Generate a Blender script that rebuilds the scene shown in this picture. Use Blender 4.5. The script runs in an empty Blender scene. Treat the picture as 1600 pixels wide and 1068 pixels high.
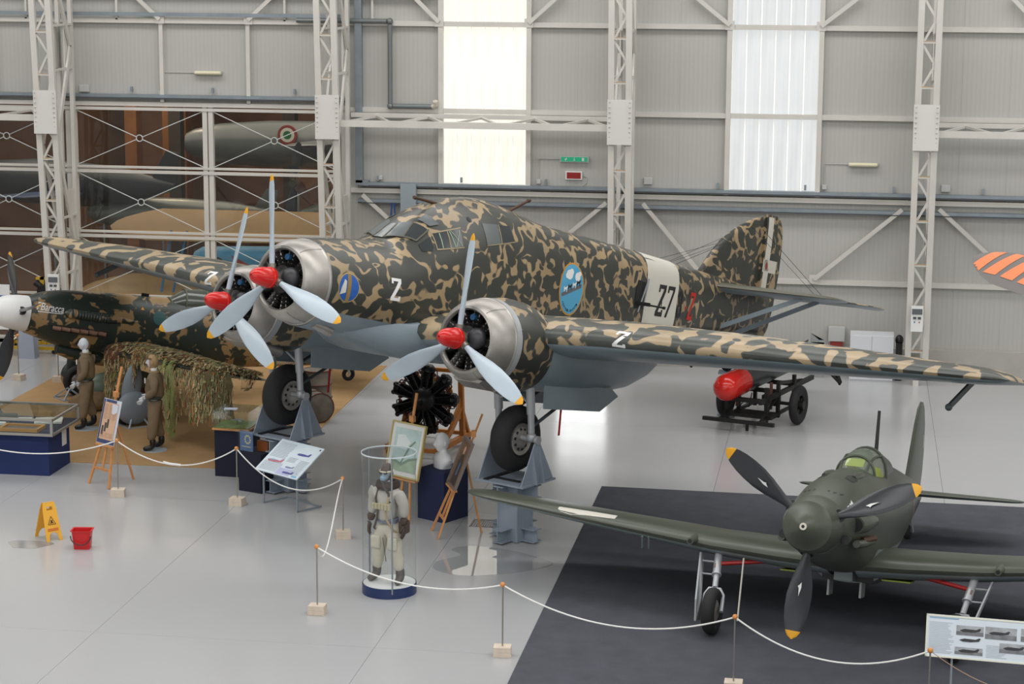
import bpy, bmesh, math, random
from math import sin, cos, pi, radians, sqrt
from mathutils import Vector as V, Matrix as Mx
from mathutils.bvhtree import BVHTree
random.seed(4)
SC = bpy.context.scene
COL = SC.collection
# ---------------------------------------------------------------- camera, exposure
cam = bpy.data.cameras.new('camera'); cam.sensor_width = 36; cam.lens = 76.5; cam.clip_end = 300
co = bpy.data.objects.new('camera', cam); COL.objects.link(co); SC.camera = co
CAMZ = 9.5
YAW, PIT, ROL = radians(8.97), radians(10.4), radians(0.3)
fw = V((-sin(YAW)*cos(PIT), cos(YAW)*cos(PIT), -sin(PIT))); rt = V((cos(YAW), sin(YAW), 0)); up = rt.cross(fw)
r2 = rt*cos(ROL) + up*sin(ROL); u2 = up*cos(ROL) - rt*sin(ROL)
co.matrix_world = Mx(((r2.x, u2.x, -fw.x, 0), (r2.y, u2.y, -fw.y, 0), (r2.z, u2.z, -fw.z, CAMZ), (0, 0, 0, 1)))
SC.view_settings.view_transform = 'Standard'; SC.view_settings.look = 'None'
SC.view_settings.gamma = 1; SC.view_settings.use_curve_mapping = False
SC.view_settings.exposure = 0.0
SC.cycles.transparent_max_bounces = 24
# ---------------------------------------------------------------- light
w = bpy.data.worlds.new('world'); SC.world = w; w.use_nodes = True
w.node_tree.nodes['Background'].inputs[0].default_value = (0.75, 0.86, 1, 1)
w.node_tree.nodes['Background'].inputs[1].default_value = 1.0
def area(name, loc, size, energy, rot=(0, 0, 0), color=(1, 1, 1)):
    l = bpy.data.lights.new(name, 'AREA'); l.shape = 'RECTANGLE'; l.size, l.size_y = size; l.energy = energy; l.color = color
    o = bpy.data.objects.new(name, l); COL.objects.link(o); o.location = loc; o.rotation_euler = rot; return o
for k, yy in enumerate((6, 19, 32, 43)):
    area('skylight_daylight', (-5, yy, 14.3), (46, 3.4), 2500, color=(1, 0.985, 0.975))
area('front_fill_light', (-6, -5.4, 5.5), (34, 8), 1500, (radians(90), 0, 0), (0.97, 0.97, 1))  # front light added behind the camera; the wall there is closed
area('side_area_light', (21.4, 20, 8), (30, 4), 700, (radians(90), 0, radians(90)), (1, 0.98, 0.98))  # area light along the right wall, which is modelled without openings
area('hall_lamp', (-21, 55, 6.8), (12, 6), 330, color=(1, 0.86, 0.7))
area('hall_lamp', (-13, 55, 6.8), (9, 6), 300, color=(1, 0.86, 0.7))
# ---------------------------------------------------------------- materials
def lin(h):
    h = h.lstrip('#'); c = [int(h[i:i+2], 16)/255 for i in (0, 2, 4)]
    return tuple(x/12.92 if x <= 0.04045 else ((x+0.055)/1.055)**2.4 for x in c)
MATS = {}
def mat(name, color, rough=0.6, metal=0.0, var=0.0, vscale=3.0, bump=0.0, bscale=40.0, emit=0, spec=0.5, trans=0, alpha=1):
    if name in MATS: return MATS[name]
    m = bpy.data.materials.new(name); m.use_nodes = True; nt = m.node_tree; b = nt.nodes['Principled BSDF']
    c = lin(color) if isinstance(color, str) else color
    b.inputs['Base Color'].default_value = (*c, 1); b.inputs['Roughness'].default_value = rough; b.inputs['Metallic'].default_value = metal
    b.inputs['Specular IOR Level'].default_value = spec
    tc = None
    if var or bump: tc = nt.nodes.new('ShaderNodeTexCoord')
    if var:
        n = nt.nodes.new('ShaderNodeTexNoise'); n.inputs['Scale'].default_value = vscale; n.inputs['Detail'].default_value = 5
        nt.links.new(tc.outputs['Object'], n.inputs['Vector'])
        r = nt.nodes.new('ShaderNodeMapRange'); r.inputs['From Min'].default_value = 0.3; r.inputs['From Max'].default_value = 0.7
        r.inputs['To Min'].default_value = 1-var; r.inputs['To Max'].default_value = 1+var
        nt.links.new(n.outputs[0], r.inputs[0])
        mx = nt.nodes.new('ShaderNodeVectorMath'); mx.operation = 'SCALE'; mx.inputs[0].default_value = c
        nt.links.new(r.outputs[0], mx.inputs['Scale']); nt.links.new(mx.outputs[0], b.inputs['Base Color'])
    if bump:
        n = nt.nodes.new('ShaderNodeTexNoise'); n.inputs['Scale'].default_value = bscale; n.inputs['Detail'].default_value = 3
        nt.links.new(tc.outputs['Object'], n.inputs['Vector'])
        bp = nt.nodes.new('ShaderNodeBump'); bp.inputs['Strength'].default_value = bump; bp.inputs['Distance'].default_value = 0.02
        nt.links.new(n.outputs[0], bp.inputs['Height']); nt.links.new(bp.outputs[0], b.inputs['Normal'])
    if emit: b.inputs['Emission Color'].default_value = (*c, 1); b.inputs['Emission Strength'].default_value = emit
    MATS[name] = m; return m
def glass_mat(name, tint=(1, 1, 1), rough=0.02, glossy=0.12, fres=1.35):
    m = bpy.data.materials.new(name); m.use_nodes = True; nt = m.node_tree; nt.nodes.clear()
    o = nt.nodes.new('ShaderNodeOutputMaterial'); t = nt.nodes.new('ShaderNodeBsdfTransparent'); g = nt.nodes.new('ShaderNodeBsdfGlossy')
    t.inputs[0].default_value = (*tint, 1); g.inputs['Roughness'].default_value = rough
    f = nt.nodes.new('ShaderNodeLayerWeight'); f.inputs[0].default_value = .5
    pw = nt.nodes.new('ShaderNodeMath'); pw.operation = 'POWER'; pw.inputs[1].default_value = 5; nt.links.new(f.outputs['Facing'], pw.inputs[0])
    ml = nt.nodes.new('ShaderNodeMath'); ml.operation = 'MULTIPLY'; ml.inputs[1].default_value = fres; nt.links.new(pw.outputs[0], ml.inputs[0])
    a = nt.nodes.new('ShaderNodeMath'); a.operation = 'ADD'; a.inputs[1].default_value = glossy; a.use_clamp = True
    mx = nt.nodes.new('ShaderNodeMixShader'); nt.links.new(ml.outputs[0], a.inputs[0]); nt.links.new(a.outputs[0], mx.inputs[0])
    nt.links.new(t.outputs[0], mx.inputs[1]); nt.links.new(g.outputs[0], mx.inputs[2]); nt.links.new(mx.outputs[0], o.inputs[0])
    MATS[name] = m; return m
def camo_mat(name, dark, tan, kind='worm', scale=2.2, width=0.04, rough=0.42, soft=0.012, stretch=(1, 1, 1)):
    m = bpy.data.materials.new(name); m.use_nodes = True; nt = m.node_tree; b = nt.nodes['Principled BSDF']; N = nt.nodes.new; L = nt.links.new
    tc = N('ShaderNodeTexCoord'); mp = N('ShaderNodeMapping'); mp.inputs['Scale'].default_value = stretch; L(tc.outputs['Object'], mp.inputs[0])
    n = N('ShaderNodeTexNoise'); n.inputs['Scale'].default_value = scale; n.inputs['Detail'].default_value = 1.2; n.inputs['Distortion'].default_value = 0.5
    L(mp.outputs[0], n.inputs['Vector'])
    r = N('ShaderNodeMapRange')
    if kind == 'worm':
        s = N('ShaderNodeMath'); s.operation = 'SUBTRACT'; s.inputs[1].default_value = 0.5; L(n.outputs[0], s.inputs[0])
        a = N('ShaderNodeMath'); a.operation = 'ABSOLUTE'; L(s.outputs[0], a.inputs[0])
        # width modulated so that the worms swell, thin out and break
        n2 = N('ShaderNodeTexNoise'); n2.inputs['Scale'].default_value = scale*1.9; n2.inputs['Detail'].default_value = 0; L(mp.outputs[0], n2.inputs['Vector'])
        r2_ = N('ShaderNodeMapRange'); r2_.inputs['From Min'].default_value = 0.34; r2_.inputs['From Max'].default_value = 0.66
        r2_.inputs['To Min'].default_value = -0.01; r2_.inputs['To Max'].default_value = width*2; L(n2.outputs[0], r2_.inputs[0])
        d = N('ShaderNodeMath'); d.operation = 'SUBTRACT'; L(r2_.outputs[0], d.inputs[0]); L(a.outputs[0], d.inputs[1])
        L(d.outputs[0], r.inputs[0]); r.inputs['From Min'].default_value = -soft/2; r.inputs['From Max'].default_value = soft/2
    elif kind == 'star':
        vo = N('ShaderNodeTexVoronoi'); vo.inputs['Scale'].default_value = scale; vo.inputs['Randomness'].default_value = .65; L(mp.outputs[0], vo.inputs['Vector'])
        n.inputs['Scale'].default_value = scale*2.6; n.inputs['Distortion'].default_value = 1.2
        ma = N('ShaderNodeMath'); ma.operation = 'MULTIPLY_ADD'; ma.inputs[1].default_value = 1.1; L(n.outputs[0], ma.inputs[0]); L(vo.outputs['Distance'], ma.inputs[2])
        L(ma.outputs[0], r.inputs[0]); r.inputs['From Min'].default_value = width+soft; r.inputs['From Max'].default_value = width-soft
    else:
        L(n.outputs[0], r.inputs[0]); r.inputs['From Min'].default_value = width-soft; r.inputs['From Max'].default_value = width+soft
    r.clamp = True
    mx = N('ShaderNodeMix'); mx.data_type = 'RGBA'; mx.inputs['A'].default_value = (*lin(dark), 1); mx.inputs['B'].default_value = (*lin(tan), 1)
    L(r.outputs[0], mx.inputs['Factor'])
    n3 = N('ShaderNodeTexNoise'); n3.inputs['Scale'].default_value = 1.1; n3.inputs['Detail'].default_value = 6; L(tc.outputs['Object'], n3.inputs['Vector'])
    r3 = N('ShaderNodeMapRange'); r3.inputs['From Min'].default_value = .3; r3.inputs['From Max'].default_value = .7; r3.inputs['To Min'].default_value = .8; r3.inputs['To Max'].default_value = 1.2
    L(n3.outputs[0], r3.inputs[0])
    sc = N('ShaderNodeVectorMath'); sc.operation = 'SCALE'; L(mx.outputs['Result'], sc.inputs[0]); L(r3.outputs[0], sc.inputs['Scale'])
    L(sc.outputs[0], b.inputs['Base Color']); b.inputs['Roughness'].default_value = rough
    MATS[name] = m; return m
# ---------------------------------------------------------------- mesh helpers
class MB:
    def __init__(s): s.v = []; s.f = []; s.mi = []
    def add(s, vs, fs, mi=0, M=None):
        k = len(s.v)
        s.v += [tuple(M @ V(p)) if M is not None else tuple(p) for p in vs]
        for j, f in enumerate(fs): s.f.append(tuple(i+k for i in f)); s.mi.append(mi[j] if isinstance(mi, list) else mi)
        return s
    def box(s, c, d, M=None, mi=0):
        x, y, z = d[0]/2, d[1]/2, d[2]/2
        vs = [V((c[0]+a*x, c[1]+b*y, c[2]+e*z)) for a in (-1, 1) for b in (-1, 1) for e in (-1, 1)]
        return s.add(vs, [(0, 1, 3, 2), (4, 6, 7, 5), (0, 4, 5, 1), (2, 3, 7, 6), (0, 2, 6, 4), (1, 5, 7, 3)], mi, M)
    def bar(s, p, q, wx, wy, upv=(0, 0, 1), mi=0):
        p, q = V(p), V(q); d = (q-p); L = d.length; d.normalize(); u = V(upv)
        if abs(d.dot(u)) > .98: u = V((0, 1, 0))
        a = d.cross(u).normalized(); b = a.cross(d)
        vs = [e+a*i*wx/2+b*j*wy/2 for e in (p, q) for i, j in ((-1, -1), (1, -1), (1, 1), (-1, 1))]
        return s.add(vs, [(3, 2, 1, 0), (4, 5, 6, 7), (0, 1, 5, 4), (1, 2, 6, 5), (2, 3, 7, 6), (3, 0, 4, 7)], mi)
    def cyl(s, p, q, r0, r1=None, n=16, mi=0, caps=True):
        r1 = r0 if r1 is None else r1
        return s.rings([(p, r0), (q, r1)], n, mi, caps)
    def rings(s, pr, n=16, mi=0, caps=True):
        P = [V(p) for p, r in pr]; k0 = len(s.v); a = None
        for i, (p, r) in enumerate(pr):
            d = (P[min(i+1, len(P)-1)]-P[max(i-1, 0)]).normalized()
            if a is None:
                a = d.cross(V((0, 0, 1)))
                if a.length < .05: a = d.cross(V((0, 1, 0)))
            else: a = a - d*a.dot(d)
            a.normalize(); b = d.cross(a)
            for j in range(n):
                t = 2*pi*j/n; s.v.append(tuple(P[i]+(a*cos(t)+b*sin(t))*r))
        for i in range(len(pr)-1):
            for j in range(n):
                s.f.append((k0+i*n+j, k0+i*n+(j+1) % n, k0+(i+1)*n+(j+1) % n, k0+(i+1)*n+j)); s.mi.append(mi)
        if caps:
            s.f.append(tuple(k0+j for j in reversed(range(n)))); s.mi.append(mi)
            s.f.append(tuple(k0+(len(pr)-1)*n+j for j in range(n))); s.mi.append(mi)
        return s
    def tube(s, pts, r, n=8, mi=0): return s.rings([(p, r) for p in pts], n, mi)
    def lathe(s, prof, n=32, M=None, mi=0, closed=False):   # prof [(x, r)] around the x axis
        k = len(prof); vs = []; fs = []
        for x, r in prof:
            for j in range(n):
                t = 2*pi*j/n; vs.append((x, r*sin(t), r*cos(t)))
        m = k if closed else k-1
        for i in range(m):
            for j in range(n):
                i2 = (i+1) % k
                fs.append((i*n+j, i*n+(j+1) % n, i2*n+(j+1) % n, i2*n+j))
        if not closed:
            if prof[0][1] > 1e-4: fs.append(tuple(j for j in reversed(range(n))))
            if prof[-1][1] > 1e-4: fs.append(tuple((k-1)*n+j for j in range(n)))
        return s.add(vs, fs, mi, M)
    def loft(s, loops, mi=0, caps=True, mif=None):
        n = len(loops[0]); vs = [p for l in loops for p in l]; fs = []; ms = []
        for i in range(len(loops)-1):
            for j in range(n):
                fs.append((i*n+j, i*n+(j+1) % n, (i+1)*n+(j+1) % n, (i+1)*n+j)); ms.append(mif(i, j) if mif else mi)
        if caps:
            fs.append(tuple(reversed(range(n)))); ms.append(mi); fs.append(tuple((len(loops)-1)*n+j for j in range(n))); ms.append(mi)
        return s.add(vs, fs, ms)
    def ball(s, c, r, n=12, mi=0, M=None):
        rr = r if isinstance(r, (tuple, list)) else (r, r, r); m = max(4, n*2//3); vs = []; fs = []
        for i in range(m+1):
            a = pi*i/m
            for j in range(n):
                t = 2*pi*j/n; vs.append((c[0]+rr[0]*sin(a)*cos(t), c[1]+rr[1]*sin(a)*sin(t), c[2]+rr[2]*cos(a)))
        for i in range(m):
            for j in range(n): fs.append((i*n+j, (i+1)*n+j, (i+1)*n+(j+1) % n, i*n+(j+1) % n))
        return s.add(vs, fs, mi, M)
    def prism(s, poly, p0, a, b, d, mi=0):   # 2-D polygon in axes a, b from p0, thickness vector d (centred)
        p0, a, b, d = V(p0), V(a), V(b), V(d); n = len(poly)
        vs = [p0+a*x+b*y-d/2 for x, y in poly]+[p0+a*x+b*y+d/2 for x, y in poly]
        fs = [tuple(reversed(range(n))), tuple(range(n, 2*n))]+[(i, (i+1) % n, n+(i+1) % n, n+i) for i in range(n)]
        return s.add(vs, fs, mi)
    def mesh(s, name):
        me = bpy.data.meshes.new(name); me.from_pydata(s.v, [], s.f); me.polygons.foreach_set('material_index', s.mi)
        bm = bmesh.new(); bm.from_mesh(me); bmesh.ops.remove_doubles(bm, verts=bm.verts, dist=1e-5); bmesh.ops.recalc_face_normals(bm, faces=bm.faces); bm.to_mesh(me); bm.free()
        return me
    def build(s, name, m, parent=None, smooth=True, ang=38):
        me = s.mesh(name)
        for x in (m if isinstance(m, (list, tuple)) else [m]): me.materials.append(x)
        if smooth: me.shade_smooth(); me.set_sharp_from_angle(angle=radians(ang))
        o = link(name, me, parent)
        if name in JOINED: o['kind'] = 'stuff'
        return o
JOINED = {'seam', 'pushrod', 'hub_holes', 'bracing_wire', 'bolts', 'brace_pair', 'aileron_bracket', 'cross_brace'}
def link(name, me, parent=None):
    o = bpy.data.objects.new(name, me); COL.objects.link(o); o.parent = parent; return o
def tag(o, label=None, cat=None, group=None, kind=None):
    if label: o['label'] = label
    if cat: o['category'] = cat
    if group: o['group'] = group
    if kind: o['kind'] = kind
    return o
def thing(name, label, cat, loc=(0, 0, 0), rz=0, group=None, M=None):
    o = bpy.data.objects.new(name, None); COL.objects.link(o); o.empty_display_size = .2
    if M is not None: o.matrix_world = M
    else: o.location = loc; o.rotation_euler = (0, 0, rz)
    return tag(o, label, cat, group)
KIDS = {}
def copy_tree(o, parent=None):
    c = o.copy(); COL.objects.link(c); c.parent = parent
    for ch in list(o.children): copy_tree(ch, c)
    return c
def struct(name, mb, m, parent=None, smooth=False):
    o = mb.build(name, m, parent, smooth)
    if parent is None: o['kind'] = 'structure'
    return o
def sgroup(name):
    o = bpy.data.objects.new(name, None); COL.objects.link(o); o['kind'] = 'structure'; return o
def lerp_tab(tab, x):
    for i in range(len(tab)-1):
        a, b = tab[i], tab[i+1]
        if (a[0]-x)*(b[0]-x) <= 0 and a[0] != b[0]:
            t = (x-a[0])/(b[0]-a[0])
            # catmull-rom on the values
            p = tab[max(i-1, 0)]; q = tab[min(i+2, len(tab)-1)]; out = [x]
            for k in range(1, len(a)):
                m0 = (b[k]-p[k])/(b[0]-p[0])*(b[0]-a[0]) if b[0] != p[0] else b[k]-a[k]
                m1 = (q[k]-a[k])/(q[0]-a[0])*(b[0]-a[0]) if q[0] != a[0] else b[k]-a[k]
                t2, t3 = t*t, t*t*t
                out.append((2*t3-3*t2+1)*a[k]+(t3-2*t2+t)*m0+(-2*t3+3*t2)*b[k]+(t3-t2)*m1)
            return out
    return list(tab[-1])
def text_geo(s, bold=0.0, shear=0.0):
    c = bpy.data.curves.new('t', 'FONT'); c.body = s; c.offset = bold; c.shear = shear; c.resolution_u = 3
    o = bpy.data.objects.new('t', c); COL.objects.link(o)
    me = o.evaluated_get(bpy.context.evaluated_depsgraph_get()).to_mesh()
    vs = [(v.co.x, v.co.y) for v in me.vertices]; fs = [tuple(p.vertices) for p in me.polygons]
    bpy.data.objects.remove(o); bpy.data.curves.remove(c)
    if not vs: return [], []
    x0, x1 = min(v[0] for v in vs), max(v[0] for v in vs); y0, y1 = min(v[1] for v in vs), max(v[1] for v in vs)
    return [((x-x0)/(x1-x0), (y-y0)/(y1-y0)) for x, y in vs], fs     # unit box
TXT = {k: text_geo(k, *a) for k, a in {'2': (.012, 0), '7': (.012, 0), '8': (.012, 0), 'FBaracca': (.008, .35), 'AEROSILURANTI': (.0, 0),
       '3': (.01, 0), 'EXIT': (0, 0), '0': (0, 0)}.items()}
TXT['2'] = ([(0,.76),(0,1),(1,1),(1,.80),(.34,.14),(.8,.14),(.8,.22),(1,.22),(1,0),(0,0),(0,.14),(.68,.84),(.68,.87),(.2,.87),(.2,.76)], [tuple(range(15))])
TXT['7'] = ([(0,.78),(0,1),(1,1),(1,.84),(.42,0),(.14,0),(.74,.84),(.74,.88),(.2,.88),(.2,.78)], [tuple(range(10))])
TXT2 = {c: text_geo(c, .01) for c in 'AEROSILUNT'}
def place2d(geo, x0, y0, wd, ht, rot=0, shear=0):
    vs, fs = geo; out = []
    for x, y in vs:
        a, b = x*wd+y*shear*ht-wd/2*(1 if rot else 0), y*ht
        if rot: a, b = a*cos(rot)-b*sin(rot), a*sin(rot)+b*cos(rot)
        out.append((x0+a, y0+b))
    return out, fs
def poly2(p): return list(p), [tuple(range(len(p)))]
def disc2(cx, cy, rx, ry=None, n=28):
    ry = ry or rx; return poly2([(cx+rx*cos(2*pi*i/n), cy+ry*sin(2*pi*i/n)) for i in range(n)])
def rect2(x0, y0, x1, y1): return poly2([(x0, y0), (x1, y0), (x1, y1), (x0, y1)])
def decal(name, geos, bvh, O, U, W, D, off, m, parent, res=0.12, label=None):
    O, U, W, D = V(O), V(U), V(W), V(D).normalized()
    bm = bmesh.new()
    for vs, fs in geos:
        bv = [bm.verts.new((a, b, 0)) for a, b in vs]
        for f in fs:
            try: bm.faces.new([bv[i] for i in f])
            except ValueError: pass
    bmesh.ops.triangulate(bm, faces=bm.faces)
    for _ in range(5):
        es = [e for e in bm.edges if e.calc_length() > res]
        if not es: break
        bmesh.ops.subdivide_edges(bm, edges=es, cuts=1); bmesh.ops.triangulate(bm, faces=[f for f in bm.faces if len(f.verts) > 3])
    bad = []
    for v in bm.verts:
        p = O+U*v.co.x+W*v.co.y; h = bvh.ray_cast(p-D*6, D)
        if h[0] is None: bad.append(v)
        else: v.co = h[0]-D*off
    bmesh.ops.delete(bm, geom=bad, context='VERTS')
    for f in bm.faces:
        f.normal_update()
        if f.normal.dot(D) > 0: f.normal_flip()
        f.smooth = True
    me = bpy.data.meshes.new(name); bm.to_mesh(me); bm.free(); me.materials.append(m)
    o = link(name, me, parent)
    if label: o['label'] = label
    return o
def bvh_of(*mbs):
    vs = []; fs = []
    for b in mbs:
        k = len(vs); vs += b.v; fs += [tuple(i+k for i in f) for f in b.f]
    return BVHTree.FromPolygons([V(p) for p in vs], fs)
# common materials
steel_white = mat('painted_steel_white', '#c9c6bf', .45, var=.05, vscale=2)
steel_edge = mat('painted_steel_dusty', '#b49a7c', .8)
wall_m = mat('wall_panel_grey', '#b4b3af', .75)
galv = mat('galvanised_steel', '#8d979e', .42, .5, var=.1)
black = mat('black_paint', '#101112', .5)
rubber = mat('tyre_rubber', '#1d1d1e', .75, var=.15)
silver = mat('aluminium', '#a7a39d', .40, .7, var=.22, vscale=2.4)
silver_paint = mat('silver_paint', '#a9adb0', .4, .3)
white = mat('white_paint', '#dfe0de', .5)
wood = mat('easel_wood', '#c98d55', .5, var=.12, vscale=8)
blue_stand = mat('grey_blue_steel', '#8b96a3', .5, var=.06)
blade_m = mat('propeller_blue_grey', '#b0bec8', .3, var=.04)
yellow = mat('tip_yellow', '#e0a21c', .4)
red = mat('red_gloss', '#c8201c', .22)
under = mat('underside_grey', '#7f8d95', .32, var=.08, vscale=2)
engine_dark = mat('engine_dark_metal', '#2c2b2a', .45, .5, var=.3, vscale=9)
navy = mat('navy_cloth', '#1b2547', .85, bump=.3, bscale=200)
navy_dark = mat('pedestal_navy', '#14182c', .85, bump=.3, bscale=200)
cream = mat('off_white_paint', '#c9c6bb', .5)
acrylic = glass_mat('acrylic', (.975, .985, .985), .03, .03, .35)
glass = glass_mat('glass', (.93, .95, .94), .03, .04, .5)
dgreen = camo_mat('camo_squiggle', '#383a35', '#9a8666', 'worm', 2.9, .037, .36, .024)
dgreen_wing = camo_mat('camo_wing', '#424641', '#a69375', 'worm', 1.9, .06, .36, .02, (1, 1, 1))
# ================================================================ THE HANGAR
WY = 48.9
def floor_mat():
    m = mat('floor_epoxy', '#abacad', .16); nt = m.node_tree; b = nt.nodes['Principled BSDF']
    b.inputs['Specular IOR Level'].default_value = .45
    tc = nt.nodes.new('ShaderNodeTexCoord'); n = nt.nodes.new('ShaderNodeTexNoise'); n.inputs['Scale'].default_value = .8; n.inputs['Detail'].default_value = 4
    nt.links.new(tc.outputs['Object'], n.inputs[0])
    r = nt.nodes.new('ShaderNodeMapRange'); r.inputs['From Min'].default_value = .05; r.inputs['From Max'].default_value = .95; r.inputs['To Min'].default_value = .11; r.inputs['To Max'].default_value = .27
    nt.links.new(n.outputs[0], r.inputs[0]); nt.links.new(r.outputs[0], b.inputs['Roughness'])
    return m
fm = floor_mat()
fl = sgroup('floor')
JX = [-6.29+4*k for k in range(-7, 8)]; JY = [-8.6+7.3*k for k in range(0, 11)]
slab_cache = {}
for i in range(len(JX)-1):
    for j in range(len(JY)-1):
        key = 0
        if key not in slab_cache:
            b = MB(); b.box((2, 3.65, -.06), (4-.005, 7.3-.005, .12)); slab_cache[key] = b.mesh('floor_slab'); slab_cache[key].materials.append(fm)
        o = link('floor_slab', slab_cache[key], fl); o.location = (JX[i], JY[j], 0)
b = MB(); b.box((-6, 29, -.16), (70, 80, .06)); struct('floor_base', b, mat('joint_dark', '#6e7173', .9), fl)
# --- wall panels with fine ribs
def rib_mat(name, color, period, emit=0, rough=.7, strength=.22, seam=None, seamcol=None):
    m = bpy.data.materials.new(name); m.use_nodes = True; nt = m.node_tree; b = nt.nodes['Principled BSDF']; N = nt.nodes.new; L = nt.links.new
    tc = N('ShaderNodeTexCoord'); wv = N('ShaderNodeTexWave'); wv.bands_direction = 'X'; wv.inputs['Scale'].default_value = 2*pi/period/20
    wv.inputs['Distortion'].default_value = 0; L(tc.outputs['Object'], wv.inputs[0])
    c = lin(color); mx = N('ShaderNodeMix'); mx.data_type = 'RGBA'; mx.inputs['A'].default_value = (*[k*.975 for k in c], 1); mx.inputs['B'].default_value = (*[min(1, k*1.015) for k in c], 1)
    L(wv.outputs['Fac'], mx.inputs['Factor'])
    if emit:
        b.inputs['Base Color'].default_value = (.12, .12, .12, 1)
        n = N('ShaderNodeTexNoise'); n.inputs['Scale'].default_value = .9; n.inputs['Detail'].default_value = 3
        mp = N('ShaderNodeMapping'); mp.inputs['Scale'].default_value = (3.5, 1, .45); L(tc.outputs['Object'], mp.inputs[0]); L(mp.outputs[0], n.inputs[0])
        r = N('ShaderNodeMapRange'); r.inputs['From Min'].default_value = .3; r.inputs['From Max'].default_value = .75; r.inputs['To Min'].default_value = emit*.88; r.inputs['To Max'].default_value = emit*1.15
        L(n.outputs[0], r.inputs[0]); L(mx.outputs['Result'], b.inputs['Emission Color']); L(r.outputs[0], b.inputs['Emission Strength'])
    else: L(mx.outputs['Result'], b.inputs['Base Color'])
    bp = N('ShaderNodeBump'); bp.inputs['Strength'].default_value = strength; bp.inputs['Distance'].default_value = .01
    L(wv.outputs['Fac'], bp.inputs['Height']); L(bp.outputs[0], b.inputs['Normal']); b.inputs['Roughness'].default_value = rough
    MATS[name] = m; return m
wrib = rib_mat('ribbed_panel', '#b1b0ab', .1)
wb = sgroup('wall_back')
def panels(x0, x1, z0, z1, step=1.05):
    n = max(1, round((x1-x0)/step)); st = (x1-x0)/n
    b = MB(); b.box((st/2, .06, (z1-z0)/2), (st-.002, .12, z1-z0-.004)); me = b.mesh('wall_panel'); me.materials.append(wrib)
    for k in range(n):
        o = link('wall_panel', me, wb); o.location = (x0+k*st, WY, z0)
W1 = (-9.32, -7.40); W2 = (-2.80, -.88)
for a, c, z0, z1 in ((-32, -11.55, 5.78, 15), (-11.55, W1[0], .5, 15), (W1[0], W1[1], .5, 4.02), (W1[1], W2[0], .5, 15), (W2[0], W2[1], .5, 4.02), (W2[1], 22, .5, 15)):
    panels(a, c, z0, z1)
b = MB(); b.box((5.2, WY+.2, 7.5), (34, .12, 15)); b.box((-21.8, WY+.2, 10.4), (20.6, .12, 9.2)); struct('wall_backing', b, wall_m, wb)
b = MB(); b.box((5.2, WY-.08, .29), (33.6, .16, .58)); struct('baseboard_back', b, mat('plinth_concrete', '#a9a69f', .8, var=.06))
# translucent daylight strips
wm1 = rib_mat('translucent_warm', '#fff8ea', .1, emit=1.0, rough=.4, strength=.2); wm2 = rib_mat('translucent_cool', '#e2e6e6', .1, emit=.86, rough=.4, strength=.2)
for nm, (xa, xb), m in (('window_1', W1, wm1), ('window_2', W2, wm2)):
    wn = sgroup(nm); st = (xb-xa)/6
    b = MB(); b.box((st/2, .03, 5.2), (st-.02, .03, 10.4)); me = b.mesh('pane'); me.materials.append(m)
    for k in range(6): link('pane', me, wn).location = (xa+k*st, WY+.03, 4.06)
    b = MB()
    for k in range(7): b.box((xa+k*st, WY+.01, 9.2), (.022, .05, 10.4))
    struct('pane_joint', b, mat('joint_strip', '#f2f0e8', .5, emit=.5), wn)
    b = MB()
    for x in (xa-.05, xb+.05): b.box((x, WY-.07, 9.4), (.11, .14, 10.9))
    struct('window_frame', b, steel_white, wn)
# girts, trays
gi = sgroup('trim_1')
def girt(name, x0, x1, z, h=.11, d=.12, m=steel_white, y=WY-.06): b = MB(); b.box(((x0+x1)/2, y, z), (x1-x0, d, h)); return struct(name, b, m, gi)
for z in (7.68, 9.7, 11.7): girt('girt', -32, 22, z)
girt('girt', -11.5, 22, 5.72); girt('girt', -32, -11.5, 5.76, .1); girt('girt', -11.5, 22, 3.87); girt('girt', -11.5, 22, 2.03)
for z, x0 in ((4.03, -11.3), (3.64, -11.3), (5.95, -32)):
    girt('cable_tray', x0, 22 if x0 > -20 else -11.6, z, .07, .16, galv, WY-.1)
    girt('tray_lip', x0, 22 if x0 > -20 else -11.6, z-.05, .02, .2, mat('tray_dark', '#4d5054', .6), WY-.1)
girt('pipe_run', -32, -11.5, 7.83, .08, .08, galv, WY-.16)
for x in (-20.0, -15.95, -13.88, -22.1): b = MB(); b.box((x, WY-.06, 6.75 if x != -22.1 else 6.75), (.09, .12, 1.9)); struct('girt_post', b, steel_white, gi)
for x in (-17.0, -13, -10.95, -19.2): b = MB(); b.box((x, WY-.06, 8.6), (.05, .12, 1.8)); struct('girt_post', b, steel_white, gi)
for k in range(22):
    x = -20.6+k*1.95; b = MB(); b.box((x, WY-.06, 6.1 if x < -11.5 else 4.15), (.05, .05, .12)); struct('tray_hanger', b, galv, gi)
for p, q in (((-4.72, 3.72), (-3.33, 2.1)), ((1.05, 3.72), (-.85, 2.1)), ((-11.2, 3.77), (-9.3, 2.1)), ((-5.55, 3.72), (-7.45, 2.1)), ((1.85, 3.75), (3.7, 2.1)),
             ((-10.1, 8.4), (-9.4, 7.72)), ((-6.6, 8.4), (-7.35, 7.72)), ((-3.7, 8.4), (-2.85, 7.72)), ((0, 8.4), (-.85, 7.72)), ((-16.7, 8.4), (-15.95, 7.72)), ((-13.0, 8.5), (-13.85, 7.72)), ((3.2, 8.4), (3.75, 7.85))):
    b = MB(); b.bar((p[0], WY-.16, p[1]), (q[0], WY-.16, q[1]), .09, .06, (0, 1, 0)); b.box((q[0], WY-.14, q[1]), (.2, .03, .2)); struct('brace', b, steel_white, gi)
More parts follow.
